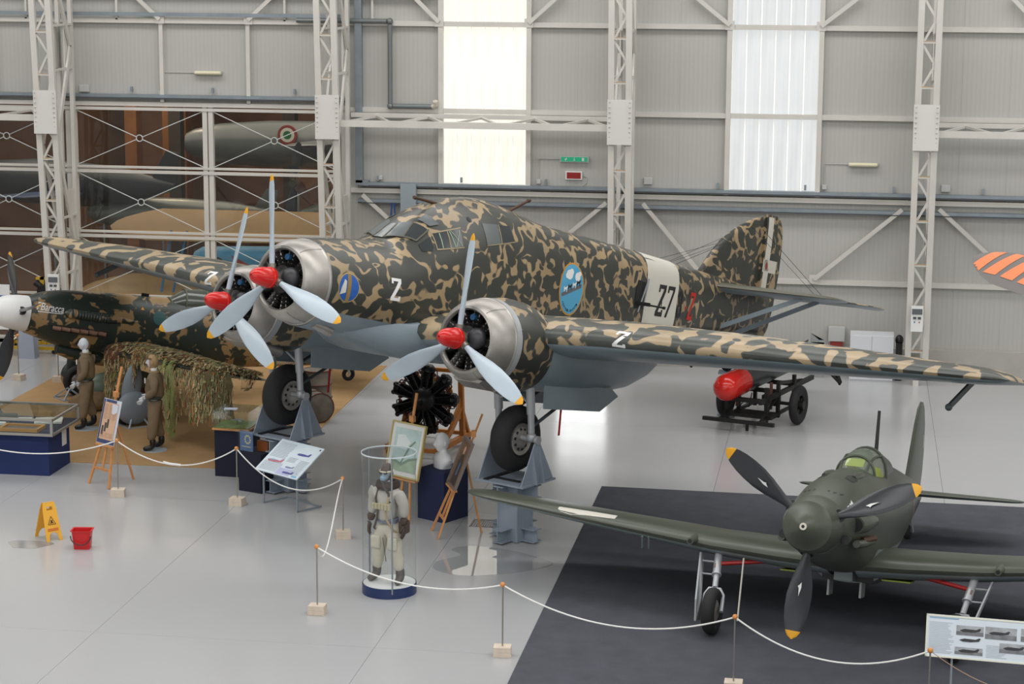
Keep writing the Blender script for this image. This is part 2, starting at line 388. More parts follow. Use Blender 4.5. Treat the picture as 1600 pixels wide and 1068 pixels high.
# horizontal wind trusses between the columns
for x0, x1 in ((-11.4, -5.35), (1.7, 8), (-24.4, -18.4)):
    b = MB(); b.box(((x0+x1)/2, 47.35, 5.52), (x1-x0, .12, .14)); b.box(((x0+x1)/2, 48.55, 5.62), (x1-x0, .1, .1)); n = 5
    for k in range(n):
        xa, xb = x0+(x1-x0)*k/n, x0+(x1-x0)*(k+1)/n; b.bar((xa, 47.4, 5.52), ((xa+xb)/2, 48.5, 5.6), .07, .05); b.bar(((xa+xb)/2, 48.5, 5.6), (xb, 47.4, 5.52), .07, .05)
    struct('wind_truss', b, steel_white, gi)
# --- lattice columns
def column(xc):
    c = sgroup('pillar'); c.location = (xc, 0, 0)
    yf = lambda z: 47.62-.072*z
    for s in (-1, 1):
        b = MB(); b.bar((s*.19, yf(.45), .45), (s*.19, yf(14), 14), .13, .12, (0, 1, 0)); struct('chord', b, steel_white, c)
        b = MB(); b.bar((s*.15, 48.5, .45), (s*.15, 48.5, 14), .09, .12, (0, 1, 0)); struct('chord', b, steel_white, c)
    nz = 14; dz = .96
    for k in range(nz):
        z = .75+k*dz
        if 5.0 < z < 6.0: continue
        b = MB(); b.box((0, yf(z), z), (.26, .1, .035)); b.bar((-.13, yf(z), z), (.13, yf(z+dz*.5), z+dz*.5), .05, .04, (0, 1, 0)); b.bar((.13, yf(z+dz*.5), z+dz*.5), (-.13, yf(z+dz), z+dz*.95), .05, .04, (0, 1, 0))
        struct('lacing', b, steel_white, c)
        b = MB(); b.box((0, yf(z), z+.022), (.25, .11, .012)); struct('batten_dust', b, steel_edge, c)
    for s in (-1, 1):       # side webs: kinked flanges between front and back legs
        zz = [(.6, 0), (2.4, 1), (4.9, 0), (7.1, 1), (9.6, 0), (12, 1)]
        for (za, a), (zb, bb) in zip(zz[:-1], zz[1:]):
            p = (s*.17, yf(za)+.1 if a == 0 else 48.4, za); q = (s*.17, yf(zb)+.1 if bb == 0 else 48.4, zb)
            b = MB(); b.bar(p, q, .13, .05, (1, 0, 0)); struct('side_brace', b, steel_white, c)
        for za in (1.9, 3.2, 6.6, 7.6): b = MB(); b.box((s*.17, (yf(za)+48.5)/2, za), (.04, 48.5-yf(za), .05)); struct('side_strut', b, steel_white, c)
        for za in (3.3, 7.1):
            b = MB(); b.box((s*.12, 48.3, za), (.03, .34, 1.0)); struct('knee_plate', b, steel_white, c)
    b = MB(); b.box((0, yf(5.67)-.08, 5.67), (.54, .03, .98)); struct('gusset_plate', b, mat('plate_white', '#cfcdc8', .45), c)
    b = MB()
    for s in (-1, 1):
        for k in range(9): b.ball((s*.22, yf(5.3+k*.11)-.1, 5.24+k*.108), .022, 6)
    struct('bolts', b, mat('bolt_white', '#bdbab2', .5), c)
    b = MB(); b.box((0, 47.6, .42), (.34, .22, .24)); b.cyl((-.2, 47.6, .3), (.2, 47.6, .3), .08); b.box((0, 47.6, .1), (.12, .3, .4)); b.box((0, 48.5, .22), (.5, .2, .44)); struct('foot', b, steel_white, c)
    return c
for xc in (-18.17, -11.62, -5.1, 1.45): column(xc)
# --- glazed partition on the left
gw = sgroup('window_3')
b = MB(); MX = [-32, -27.9, -24.7, -21.4, -18.2, -14.88, -11.72]; MZ = [.1, 1.18, 2.7, 4.23, 5.7]
for x in MX:
    for dx in (-.07, .07): b = MB(); b.box((x+dx, WY-.02, 2.9), (.11, .12, 5.7)); struct('mullion', b, steel_white, gw)
for z in MZ:
    for dz, h in ((-.055, .07), (.05, .05)): b = MB(); b.box((-21.8, WY-.05, z+dz), (20.2, .1, h)); struct('rail', b, steel_white, gw)
rodm = mat('tie_rod_white', '#c4c9c6', .4)
for i in range(len(MX)-1):
    for j in range(len(MZ)-1):
        x0, x1, z0, z1 = MX[i]+.13, MX[i+1]-.13, MZ[j]+.09, MZ[j+1]-.1
        b = MB(); b.box(((x0+x1)/2, WY+.05, (z0+z1)/2), (x1-x0, .012, z1-z0)); struct('pane', b, glass, gw)
        b = MB(); cx, cz = (x0+x1)/2, (z0+z1)/2
        for sx in (-1, 1):
            for sz in (-1, 1):
                d = V((sx*(x1-x0)/2, 0, sz*(z1-z0)/2)); n = d.normalized()
                b.cyl(V((cx, WY-.06, cz))+n*.07, V((cx, WY-.06, cz))+d, .011, n=6)
        prof = [V((cx+.075*cos(t*pi/8), WY-.06, cz+.075*sin(t*pi/8))) for t in range(17)]
        b.tube(prof, .012, 6); struct('tie_rod', b, rodm, gw)
b = MB(); b.box((-21.8, WY, .04), (20.2, .2, .08)); struct('sill', b, steel_white, gw)
dn = sgroup('door_standin'); dm1 = rib_mat('standin_door_glow', '#f4f6f4', .1, emit=3.2, rough=.4, strength=.2)  # stand-in lit door, added to give the bright reflection on the floor
for k in range(3): b = MB(); b.box((-6.42+k*.42, WY-.1, 1.45), (.40, .03, 1.9)); struct('standin_door_pane', b, dm1, dn)
for c_, d_ in (((-6.68, WY-.12, 1.3), (.1, .1, 2.4)), ((-5.32, WY-.12, 1.3), (.1, .1, 2.4)), ((-6, WY-.12, 2.45), (1.4, .1, .1)), ((-6, WY-.12, .46), (1.4, .1, .08))): b = MB(); b.box(c_, d_); struct('standin_door_frame', b, steel_white, dn)
# --- the rest of the shell
b = MB(); b.box((-32.1, 29, 7.5), (.2, 80, 15)); struct('wall_left', b, wall_m)
b = MB(); b.box((22.1, 22, 7.5), (.2, 60, 15)); struct('wall_right', b, wall_m)
b = MB(); b.box((-5, -6.2, 7.5), (56, .2, 15)); struct('wall_front', b, wall_m)
b = MB(); b.box((-5, 22, 15.1), (56, 56, .2)); struct('ceiling', b, mat('ceiling_grey', '#c8c8c4', .8))
# --- the darker hall behind the glass
brick = mat('hall_brick', '#6a4c3c', .85, var=.2, vscale=1.5)
b = MB(); b.box((-20.5, 63, 4), (24, .2, 8)); struct('wall_hall', b, brick)
b = MB(); b.box((-8.9, 56, 4), (.2, 14, 8)); struct('wall_hall_side', b, brick)
b = MB(); b.box((-20.5, 56, 8.1), (24, 14, .2)); struct('ceiling_hall', b, mat('hall_ceiling', '#3a332e', .9))
b = MB(); b.box((-20.5, 56, .004), (23, 13.8, .008)); struct('floor_hall', b, mat('hall_floor', '#6e5647', .25))
for x in (-18.9, -15.6, -12.6):
    b = MB(); b.box((x, 59, 4), (.35, .35, 8)); struct('pillar_hall', b, mat('hall_pillar', '#2d2620', .8))
# ================================================================ AIRCRAFT HELPERS
def superring(x, w, zt, zb, zc, nt=2.0, nb=2.0, n=40):
    out = []
    for j in range(n):
        t = 2*pi*j/n; c, s = cos(t), sin(t); e = nt if s >= 0 else nb
        y = w*math.copysign(abs(c)**(2/e), c); z = zc+((zt-zc) if s >= 0 else (zc-zb))*math.copysign(abs(s)**(2/e), s)
        out.append((x, y, z))
    return out
def fuselage_mb(tab, step=.12, n=40, mif=None):    # tab rows: x, w, zt, zb, zc, nt, nb   (x decreasing)
    xs = [tab[0][0]]
    while xs[-1] > tab[-1][0]+.02: xs.append(max(xs[-1]-step, tab[-1][0]))
    b = MB(); loops = []
    for x in xs:
        r = lerp_tab(tab, x); loops.append(superring(x, max(r[1], .01), r[2], r[3], r[4], max(r[5], 1.4), max(r[6], 1.4), n))
    b.loft(loops, mif=mif); return b
AF = [0, .012, .04, .09, .16, .26, .4, .56, .74, .9, 1]
def afoil(t, camber=.03):
    th = lambda x: 5*t*(.2969*sqrt(x)-.126*x-.3516*x*x+.2843*x**3-.1036*x**4)
    cm = lambda x: camber*4*x*(1-x)
    u = [(x, cm(x)+th(x)) for x in AF]; l = [(x, cm(x)-th(x)) for x in AF]
    return [u[i] for i in range(len(AF)-1, 0, -1)]+l[:-1] + [l[-1]]
def wing_mb(st, inc=2.0, lo=1, camber=.03):    # stations: y, xLE, chord, z, thick
    loops = []
    for y, xl, ch, z, t in st:
        loops.append([(xl-c*ch*cos(radians(inc)), y, z+h*ch-c*ch*sin(radians(inc))) for c, h in afoil(t, camber)])
    nU = len(AF)-1          # index of the nose point
    b = MB(); b.loft(loops, mif=lambda i, j: 0 if j < nU+lo else 1); return b
def tipify(st, n=6, ext=.9, back=.42):   # add rounded tip stations after the last one
    y, xl, ch, z, t = st[-1]; out = list(st); sgn = 1 if y > 0 else -1; dz = (st[-1][3]-st[-2][3])/abs(st[-1][0]-st[-2][0])
    for k in range(1, n+1):
        a = k/n; f = sqrt(max(0, 1-a*a)); c = max(ch*f, .04)
        out.append((y+sgn*ext*a, xl-(ch-c)*back, c, z+dz*ext*a, t))
    return out
def blade_mb(R, ch=.30, r0=.16, twist0=50, twist1=18, tip=.1, th=.09, hand=1, ang=0):
    # blade along +z from the hub centre, x = forward; rotated by ang about x
    secs = []; N = 16
    prof = [(.10, .10), (.16, .12), (.25, .2), (.35, .31), (.5, .40), (.62, .41), (.75, .37), (.85, .31), (.92, .245), (.965, .17), (.99, .09), (1.0, .02)]
    prof = [(r0/R+ (1-r0/R)*(p-.1)/.9, c) for p, c in prof]; loops = []; cut = None
    for i, (f, c) in enumerate(prof):
        r = f*R; cc = c*ch/.41; a = radians(twist0+(twist1-twist0)*f)
        t = max(th*(1-f)**1.3*1.6, .012) if i > 1 else cc*.9
        loop = []
        for j in range(12):
            q = 2*pi*j/12; u, v = cc/2*cos(q), t/2*sin(q)
            # chord direction: mostly across y, pitched forward
            loop.append((u*sin(a)*hand+v*cos(a), u*cos(a)-v*sin(a)*hand, r))
        loops.append(loop)
    b = MB(); k = len(prof)
    b.loft(loops, mif=lambda i, j: 1 if prof[i][0] >= 1-tip/R-.001 else 0)
    M = Mx.Rotation(-ang, 4, 'X'); b.v = [tuple(M @ V(p)) for p in b.v]; return b
def blade2(R, ch, r0, tipL, ang, th=.1, tw0=52, tw1=20, hand=1):
    fr = [.0, .05, .12, .22, .35, .5, .64, .76, .86]; fr += [1-tipL/R]; ft = [.0]
    ks = [0, .06, .14, .25, .38, .52, .66, .78, .87, .93, .97, 1.0]
    wd = [.3, .3, .42, .66, .88, 1, .97, .86, .7, .53, .36, .06]
    ct = 1-tipL/(R-r0); ks2 = sorted(set(ks+[ct])); loops = []; rows = []
    for f in ks2:
        i = max(j for j in range(len(ks)) if ks[j] <= f+1e-9); j2 = min(i+1, len(ks)-1); t = 0 if ks[j2] == ks[i] else (f-ks[i])/(ks[j2]-ks[i])
        c = ch*(wd[i]+(wd[j2]-wd[i])*t); r = r0+(R-r0)*f; a = radians(tw0+(tw1-tw0)*f)
        t_ = min(max(th*(1-f)**1.2, .014), c*.95) if f > .08 else c*.95
        rows.append(f); loops.append([((c/2*cos(q))*sin(a)*hand+t_/2*sin(q)*cos(a), c/2*cos(q)*cos(a)-t_/2*sin(q)*sin(a)*hand, r) for q in [2*pi*j/14 for j in range(14)]])
    b = MB(); b.loft(loops, mif=lambda i, j: 1 if rows[i] >= ct-1e-6 else 0)
    M = Mx.Rotation(-ang, 4, 'X'); b.v = [tuple(M @ V(p)) for p in b.v]; return b
def frame_of(o, yaw, pit, rol=0.0):
    return Mx.Translation(V(o)) @ Mx.Rotation(yaw, 4, 'Z') @ Mx.Rotation(-pit, 4, 'Y') @ Mx.Rotation(rol, 4, 'X')
def tyre_mb(c, r, wdt, n=36):
    prof = []; rt_ = wdt/2
    for k in range(13):
        a = pi*k/12; prof.append((-rt_*cos(a)*1.0, r-rt_*.92+rt_*.92*sin(a)))
    prof = [(-rt_*.55, r*.48)]+prof+[(rt_*.55, r*.48)]
    b = MB(); b.lathe(prof, n, Mx.Translation(V(c)) @ Mx.Rotation(pi/2, 4, 'Z'), closed=True); return b
def at_(parent, pos): return parent
def move_mb(b, d): b.v = [(p[0]+d[0], p[1]+d[1], p[2]+d[2]) for p in b.v]; return b

# ================================================================ THE THREE-ENGINED BOMBER
def trimotor():
    T = thing('trimotor_bomber', 'big three-engined bomber in green and sand squiggle camouflage, raised on steel stands', 'aircraft',
              M=frame_of((-8.893, 32.418, 4.361), radians(240.58), radians(12.54), -.006))
    fz = [(-.62, .70, .70, -.70, 0, 2, 2), (-1.2, .75, .765, -.74, 0, 2.0, 2.1), (-1.9, .85, .83, -.76, 0, 2.1, 2.3), (-2.25, .90, .88, -.78, .02, 2.15, 2.5),
          (-2.6, .93, 1.14, -.80, .1, 2.0, 2.8), (-3.0, .95, 1.42, -.82, .2, 1.9, 3), (-3.5, .96, 1.65, -.84, .3, 1.9, 3.2), (-4.2, .97, 1.82, -.86, .35, 1.95, 3.4),
          (-4.8, .97, 1.85, -.86, .35, 2.05, 3.6), (-5.5, .95, 1.77, -.84, .35, 2.2, 3.8), (-6.3, .92, 1.64, -.80, .4, 2.6, 4), (-7.3, .87, 1.59, -.68, .5, 3.4, 4),
          (-9, .78, 1.50, -.38, .55, 4.2, 4), (-10.3, .68, 1.43, -.17, .6, 4.2, 3.8), (-11.6, .53, 1.37, .02, .65, 3.8, 3.4), (-13, .34, 1.30, .2, .7, 3, 3), (-14.4, .14, 1.2, .3, .72, 2.4, 2.4), (-14.7, .06, 1.1, .42, .72, 2, 2)]
    fb = fuselage_mb(fz, .14, 44, mif=lambda i, j: 1 if 26 <= j <= 39 and i*.14 < 7.2 else 0)
    fb.build('fuselage', [dgreen, under], T, ang=50); bv = bvh_of(fb)
    # ---- wings
    W0 = [(.4, -2.35, 4.35, -.58, .17), (1.0, -2.5, 4.3, -.53, .17), (2.55, -2.75, 4.05, -.36, .17), (4.2, -2.98, 3.75, -.23, .17), (6.2, -3.3, 3.3, -.12, .165), (8.2, -3.55, 2.8, -.03, .145), (9.4, -3.68, 2.4, .02, .12)]
    wings = []
    for s in (1, -1):
        st = tipify([(s*a, b_, c, z, t) for a, b_, c, z, t in W0], 7, 1.15, .16)
        wb_ = wing_mb(st, .3, 1, .022); wings.append(wb_)
        wg = wb_.build('wing', [dgreen_wing, under], T, ang=50)
        b = MB()
        for y in (4.0, 7.0): b.bar((-6.3+.13*y, s*y, -.35+.035*y), (-6.5+.12*y, s*y, -.56+.03*y), .03, .07); b.bar((-5.95+.13*y, s*y, -.35+.035*y), (-6.5+.12*y, s*y, -.56+.03*y), .025, .04)
        b.build('aileron_bracket', black, wg)
        b = MB(); b.bar((-5.5, s*9.3, -.02), (-4.75, s*9.35, -.42), .04, .09); b.ball((-4.72, s*9.35, -.44), .055); b.build('mass_balance', mat('mast_grey', '#4b5356', .5), wg)
    # wing joint lines and digits
    wv = bvh_of(*wings)
    for s in (1, -1):
        for y in (3.95, 6.6):
            geo = rect2(y, -.9, y+.012, .9) if s > 0 else rect2(-y-.012, -.9, -y, .9)
            decal('panel_line', [geo], wv, (-1, 0, 0), (0, 1, 0), (0, 0, 1), (-1, 0, 0), .004, black, T, .2)
    for s, y in ((1, 4.55), (-1, 4.5)):
        decal('number', [place2d(TXT['2'], -.12, -.265, .22, .25, shear=0)], wv, (-1, s*y, -.02), (0, 1, 0), (0, 0, 1), (-1, 0, 0), .006, white, T, .06, 'white figure 2 on the wing leading edge')
    # ---- engines, cowlings, propellers
    fzc = [(-.2, .47), (-.17, .49), (-.18, .53), (-.24, .585), (-.34, .63), (-.46, .66), (-.58, .675), (-.60, .69), (-.72, .692), (-.72, .66), (-.5, .62), (-.3, .50), (-.22, .465)]
    specs = [((0, 0, 0), -.203, 0), ((-1.607, -2.55, -.51), .113, 1), ((-1.607, 2.55, -.51), .002, 1)]
    for (cx, cy, cz), ph, side in specs:
        b = MB(); b.lathe(fzc, 56, Mx.Translation((cx, cy, cz)), closed=True); cw = b.build('engine_cowling', silver, T, ang=25)
        b = MB()
        for a in (.9, 3.0, 5.1): b.lathe([(-.2, .482), (-.172, .495), (-.185, .535), (-.24, .59), (-.34, .635), (-.46, .664), (-.58, .679), (-.58, .676), (-.34, .632), (-.2, .482)], 90, Mx.Translation((cx, cy, cz)))
        # seam strip: keep only a thin sector
        seam = MB(); pr = [(-.178, .505), (-.20, .555), (-.26, .605), (-.36, .645), (-.48, .668), (-.59, .683)]
        for a in (.62, 2.7, 4.8):
            L_ = []
            for x, r in pr:
                L_.append([V((cx+x, cy+r*sin(a+d), cz+r*cos(a+d))) for d in (-.006, .006)])
            for i in range(len(pr)-1): seam.add([L_[i][0], L_[i][1], L_[i+1][1], L_[i+1][0]], [(0, 1, 2, 3)])
        seam.build('seam', mat('seam_dark', '#5d5953', .6), cw)
        b = MB(); b.lathe([(-.721, .66), (-.60, .694), (-.73, .697), (-.735, .66)], 56, Mx.Translation((cx, cy, cz)), closed=True); b.build('cowl_flap_ring', silver_paint, cw)
        # engine
        e = MB(); e.lathe([(-.05, 0), (-.05, .1), (-.16, .17), (-.2, .22), (-.46, .24), (-.5, .2)], 24, Mx.Translation((cx, cy, cz))); e.lathe([(-.60, 0), (-.60, .64), (-.62, .64)], 40, Mx.Translation((cx, cy, cz)))
        en = e.build('engine', engine_dark, T)
        for k in range(9):
            a = 2*pi*k/9+.2; d = V((0, sin(a), cos(a))); c0 = V((cx-.36, cy, cz)); b = MB()
            b.rings([(c0+d*r, rr) for r, rr in ((.2, .075), (.26, .11), (.28, .085), (.32, .12), (.34, .09), (.38, .12), (.40, .09), (.44, .12), (.46, .1), (.5, .125), (.56, .115), (.6, .05))], 12)
            b.build('cylinder', engine_dark, en)
            b = MB()
            for q in (-.05, .05): b.cyl(c0+V((.06, 0, 0))+d*.2+V((0, cos(a), -sin(a)))*q*.6, c0+V((.1, 0, 0))+d*.54+V((0, cos(a), -sin(a)))*q*1.3, .011, n=6)
            b.build('pushrod', silver, en)
        b = MB(); b.cyl((cx-.28, cy+.06, cz+.36), (cx-.2, cy+.06, cz+.36), .05, n=16); b.build('oil_cap', mat('blue_enamel', '#27547c', .35), en)
        b = MB(); b.ball((cx-.2, cy+.2, cz+.04), (.13, .17, .17), 16); b.build('gear_case', mat('gearcase_dark', '#3a3a3d', .4, .3), en)
        # propeller
        p = MB(); p.cyl((cx-.14, cy, cz), (cx+.1, cy, cz), .10, n=20); p.cyl((cx-.05, cy, cz), (cx+.05, cy, cz), .14, n=20)
        for k in range(3): a = ph+2*pi*k/3; d = V((0, sin(a), cos(a))); p.cyl(V((cx, cy, cz)), V((cx, cy, cz))+d*.22, .065, n=14)
        pr_ = p.build('propeller', mat('hub_steel', '#7d7970', .4, .7, var=.2), T)
        for k in range(3):
            b = blade2(1.635, .30, .16, .11, ph+2*pi*k/3, .11); move_mb(b, (cx, cy, cz)); b.build('blade', [blade_m, yellow], pr_, ang=60)
        b = MB(); b.lathe([(.04, .165), (.09, .165), (.10, .157), (.2, .152), (.3, .138), (.38, .112), (.43, .078), (.465, .035), (.472, 0)], 32, Mx.Translation((cx, cy, cz))); sp = b.build('spinner', red, pr_, ang=30)
        b = MB(); b.cyl((cx+.47, cy, cz), (cx+.476, cy, cz), .012, n=10); b.build('spinner_bolt', black, sp)
        if side:
            s = 1 if cy > 0 else -1
            L_ = [superring(x, w_, zt, zb, zc, 2, nb) for x, w_, zt, zb, zc, nb in ((cx-.70, .69, .0+cz+.69, cz-.69, cz, 2), (-2.6, .735, .22, -1.23, cz, 2), (-2.95, .745, .20, -1.24, cz, 2.1), (-3.1, .74, .16, -1.235, cz, 2.1))]
            L_ = [[(x, y+cy, z) for x, y, z in l] for l in L_]
            b = MB(); b.loft(L_); b.build('nacelle', dgreen, T, ang=50); nb1 = b
            L2 = [superring(x, w_, zt, zb, -.5, 2, nb) for x, w_, zt, zb, nb in ((-3.09, .735, .10, -1.23, 2.1), (-3.6, .73, .0, -1.2, 2.3), (-4.4, .70, -.1, -1.17, 2.5), (-5.2, .63, -.15, -1.12, 2.5), (-5.9, .52, -.2, -1.0, 2.4), (-6.5, .35, -.25, -.8, 2.2), (-7.0, .10, -.3, -.58, 2))]
            L2 = [[(x, y+cy, z) for x, y, z in l] for l in L2]
            b = MB(); b.loft(L2); b.build('nacelle_fairing', under, T, ang=50)
            b = MB(); b.rings([((cx-.75, cy+.25, cz-.66), .10), ((cx-1.15, cy+.26, cz-.72), .11), ((cx-1.2, cy+.26, cz-.73), .085)], 16); b.build('exhaust', silver, T)
            b = MB(); L3 = [[(x, cy+.02+yy, zz) for yy, zz in ((-.3, -1.1), (.3, -1.1), (.24, z0), (-.24, z0))] for x, z0 in ((-1.95, -1.15), (-2.2, -1.25), (-2.6, -1.27))]; b.loft(L3); b.build('air_scoop', silver, T)
    # nose exhaust under the centre engine
    b = MB(); b.rings([((-.75, .3, -.62), .06), ((-1.0, .31, -.68), .08), ((-1.15, .32, -.72), .075), ((-1.16, .32, -.722), .05)], 16); b.build('exhaust', silver, T)
    # wing root fairing / belly between fuselage and nacelles
    for s in (1, -1):
        b = MB(); L_ = []
        for x, wd, zt, zb in ((-1.35, .3, -.42, -.72), (-1.9, .72, -.40, -.84), (-2.4, .98, -.36, -.98), (-3.2, 1.15, -.2, -1.02), (-4.5, 1.2, -.1, -1.0), (-5.8, 1.1, -.2, -.94), (-6.9, .9, -.35, -.85)):
            L_.append([(x, s*.0, zt), (x, s*wd*.55, zt), (x, s*wd*.92, zt-.06), (x, s*wd*1.02, (zt+zb)/2), (x, s*wd*.9, zb+.06), (x, s*wd*.5, zb), (x, 0, zb)])
        b.loft(L_); b.build('belly_fairing', under, T, ang=50)
    # ---- glazing (port side seen)
    pane = mat('cockpit_glass', '#33383a', .22, 0, spec=.5); pane2 = mat('cockpit_glass_pale', '#5c6364', .25, 0, spec=.5); gfr = mat('window_frame_sand', '#8f8265', .5); ingr = mat('interior_green', '#8aa58a', .5)
    side = dict(O=(0, 0, 0), U=(-1, 0, 0), W=(0, 0, 1), D=(0, -1, 0))
    def sd(name, geos, m, off=.006, label=None, res=.1): return decal(name, geos, bv, side['O'], side['U'], side['W'], side['D'], off, m, T, res, label)
    wl = lambda x0, z0, x1, z1, t=.012: poly2([(x0-t, z0), (x0+t, z0), (x1+t, z1), (x1-t, z1)])
    sd('cockpit_window', [poly2([(2.94, .86), (3.22, .91), (3.25, 1.18), (2.95, 1.10)])], pane, .008)
    sd('cockpit_window', [poly2([(3.24, .915), (3.52, .97), (3.56, 1.27), (3.27, 1.19)])], pane, .008)
    sd('window_rail', [wl(3.06, .89, 3.08, 1.13, .009), wl(3.34, .94, 3.3, 1.19, .009), wl(3.5, .98, 3.33, 1.2, .008), wl(3.36, .95, 3.53, 1.24, .006)], ingr, .014)
    sd('window_edge', [poly2([(2.92, .84), (3.54, .95), (3.54, .97), (2.92, .86)]), poly2([(2.93, 1.10), (3.58, 1.27), (3.58, 1.29), (2.93, 1.12)]), wl(3.23, .9, 3.26, 1.19, .01), wl(2.93, .85, 2.94, 1.11, .01)], gfr, .012)
    sd('cabin_window', [poly2([(4.13, 1.07), (4.50, 1.13), (4.53, 1.45), (4.13, 1.42)])], pane2, .008)
    sd('cabin_window', [poly2([(4.54, 1.14), (4.90, 1.22), (4.86, 1.46), (4.57, 1.45)])], pane, .008)
    sd('window_edge', [poly2([(4.12, 1.05), (4.91, 1.2), (4.91, 1.215), (4.12, 1.065)]), wl(4.52, 1.12, 4.55, 1.45, .012)], gfr, .012)
    sd('access_hole', [disc2(3.86, 1.45, .04)], black, .01)
    # windscreen panes seen from ahead and above
    def ws(name, pts, m, off=.008, D=(-.72, -.45, -.52)):
        return decal(name, [poly2([(y, x) for x, y in pts])], bv, (0, 0, 1.2), (0, 1, 0), (-1, 0, 0), (0, 0, -1), off, m, T, .08)
    ws('windscreen_pane', [(2.30, -.10), (2.64, -.07), (2.64, .07), (2.30, .10)], pane2, .02)
    for s in (1, -1):
        ws('windscreen_pane', [(2.32, s*.12), (2.66, s*.09), (2.80, s*.27), (2.46, s*.38)], pane2, .02)
        ws('windscreen_pane', [(2.49, s*.40), (2.80, s*.30), (2.90, s*.52), (2.58, s*.56)], pane, .02)
        ws('roof_pane', [(3.08, s*.28), (3.16, s*.54), (2.97, s*.5), (2.89, s*.29)], pane2, .02)
        decal('windscreen_pane', [poly2([(2.62, .78), (2.82, .81), (2.87, .88), (2.87, 1.04), (2.61, .89)])], bv, (0, 0, 0), (-1, 0, 0), (0, 0, 1), (0, -s, 0), .012, pane, T, .08)
    if True:
        pf = mat('pane_frame_dark', '#4d4a3e', .5)
        for s in (1, -1):
            for p_, q_ in (((2.31, .11), (2.65, .08)), ((2.475, .39), (2.80, .285)), ((2.6, .575), (2.92, .54)), ((2.31, .11), (2.475, .39)), ((2.475, .39), (2.6, .575))):
                d_ = (V(q_)-V(p_)).normalized(); n_ = V((-d_.y, d_.x))*.012; ws('window_frame', [tuple((p_[0]+n_.x, s*(p_[1]+n_.y))), tuple((q_[0]+n_.x, s*(q_[1]+n_.y))), tuple((q_[0]-n_.x, s*(q_[1]-n_.y))), tuple((p_[0]-n_.x, s*(p_[1]-n_.y)))], pf, .028)
    for x in (-1.75, -2.0): pass
    sd('side_slot', [poly2([(3.02, -.35), (3.12, -.34), (3.12, -.15), (3.02, -.16)])], black, .006)
    # ---- waist window, band, figures
    sd('fuselage_band', [rect2(9.08, -.42, 10.3, 1.6)], cream, .005, 'off white band round the rear fuselage', .09)
    decal('band_top', [rect2(-.62, -10.3, .62, -9.08)], bv, (0, 0, 0), (0, 1, 0), (1, 0, 0), (0, 0, -1), .005, cream, T, .1)
    sd('waist_window', [poly2([(8.74, .42), (9.08, .44), (9.08, .92), (8.76, .95), (8.72, .8)])], black, .009, 'open dark waist window')
    b = MB(); b.cyl((-8.95, .75, .52), (-9.1, 1.22, .50), .017, n=8); b.cyl((-9.09, 1.19, .50), (-9.1, 1.24, .50), .028, n=8); b.bar((-9.08, 1.16, .5), (-9.08, 1.16, .62), .01, .01); b.bar((-8.85, .75, .52), (-8.95, 1.0, .52), .06, .07)
    b.build('waist_gun', mat('gun_metal', '#1b1b1c', .4, .6), T)
    b = MB(); b.bar((-8.85, .82, .36), (-9.03, .84, 1.0), .02, .02); b.bar((-9.0, .82, .45), (-9.03, .84, 1.0), .025, .02); b.build('gun_mount', silver_paint, T)
    sd('number', [place2d(TXT['2'], 9.50, .34, .27, .60, shear=.1), place2d(TXT['7'], 9.84, .34, .27, .60, shear=.1)], mat('number_black', '#1c1c1c', .5), .010, 'black figures 27 on the off white band', .08)
    sd('number', [place2d(TXT['8'], 10.33, .36, .2, .54)], mat('number_black', '#1c1c1c', .5), .008, 'black figure 8 behind the band', .08)
    sd('number', [place2d(TXT['2'], 10.78, .36, .22, .54, shear=.1), rect2(10.66, .56, 10.72, .61)], mat('number_red', '#b5261d', .5), .008, 'red figure 2 behind the band', .08)
    sd('number', [place2d(TXT['2'], 1.86, -.08, .2, .36)], white, .008, 'white figure 2 behind the nose engine', .06)
    # roundel with bundle emblem on the nose, squadron badge amidships
    sd('roundel_rim', [disc2(.98, .02, .225, .235)], mat('gold_trim', '#b29a5c', .5), .006); sd('roundel', [disc2(.98, .02, .21, .22)], mat('roundel_blue', '#1f58a6', .45), .009, 'blue roundel with a bundle emblem')
    sd('emblem', [rect2(.94, -.2, 1.02, .24)], mat('emblem_bronze', '#8c7340', .5), .014); sd('emblem_blade', [poly2([(.80, -.10), (.92, -.06), (.92, .12), (.88, .15), (.82, .02)])], mat('emblem_grey', '#c9c9c2', .5), .014)
    sd('badge_rim', [disc2(6.57, .57, .385, .47)], mat('badge_gold', '#c08a34', .5), .006); sd('badge', [disc2(6.57, .57, .355, .44)], mat('badge_blue', '#4f9fc4', .45), .009, 'sky blue badge with clouds and four cats on a torpedo')
    sd('badge_cloud', [disc2(6.47, .82, .1, .085), disc2(6.40, .80, .05, .05), disc2(6.72, .80, .08, .08), disc2(6.78, .86, .05, .04), disc2(6.53, .87, .06, .06)], white, .012, res=.1)
    sd('badge_torpedo', [poly2([(6.27, .44), (6.30, .42), (6.86, .62), (6.87, .68), (6.84, .68), (6.27, .48)])], mat('badge_grey', '#5d5f64', .5), .013)
    for k in range(4):
        x, z = 6.38+k*.13, .55+k*.046
        g_ = [poly2([(x-.05, z-.045), (x-.035, z-.045), (x-.02, z), (x+.02, z), (x+.03, z-.045), (x+.045, z-.045), (x+.04, z+.02), (x+.06, z+.05), (x+.045, z+.07), (x+.02, z+.045), (x-.03, z+.03), (x-.055, z+.06), (x-.06, z+.02)])]
        sd('badge_cat', g_, white if k % 2 == 0 else black, .015, res=.1)
    word = 'AEROSILURANTI'
    for k, ch in enumerate(word):
        a = radians(218+k*8.4); cx_, cz_ = 6.57+.31*cos(a), .57+.385*sin(a)
        sd('badge_letter', [place2d(TXT2[ch], cx_, cz_-.02, .03, .045, rot=a+pi/2)], black, .013, res=.2)
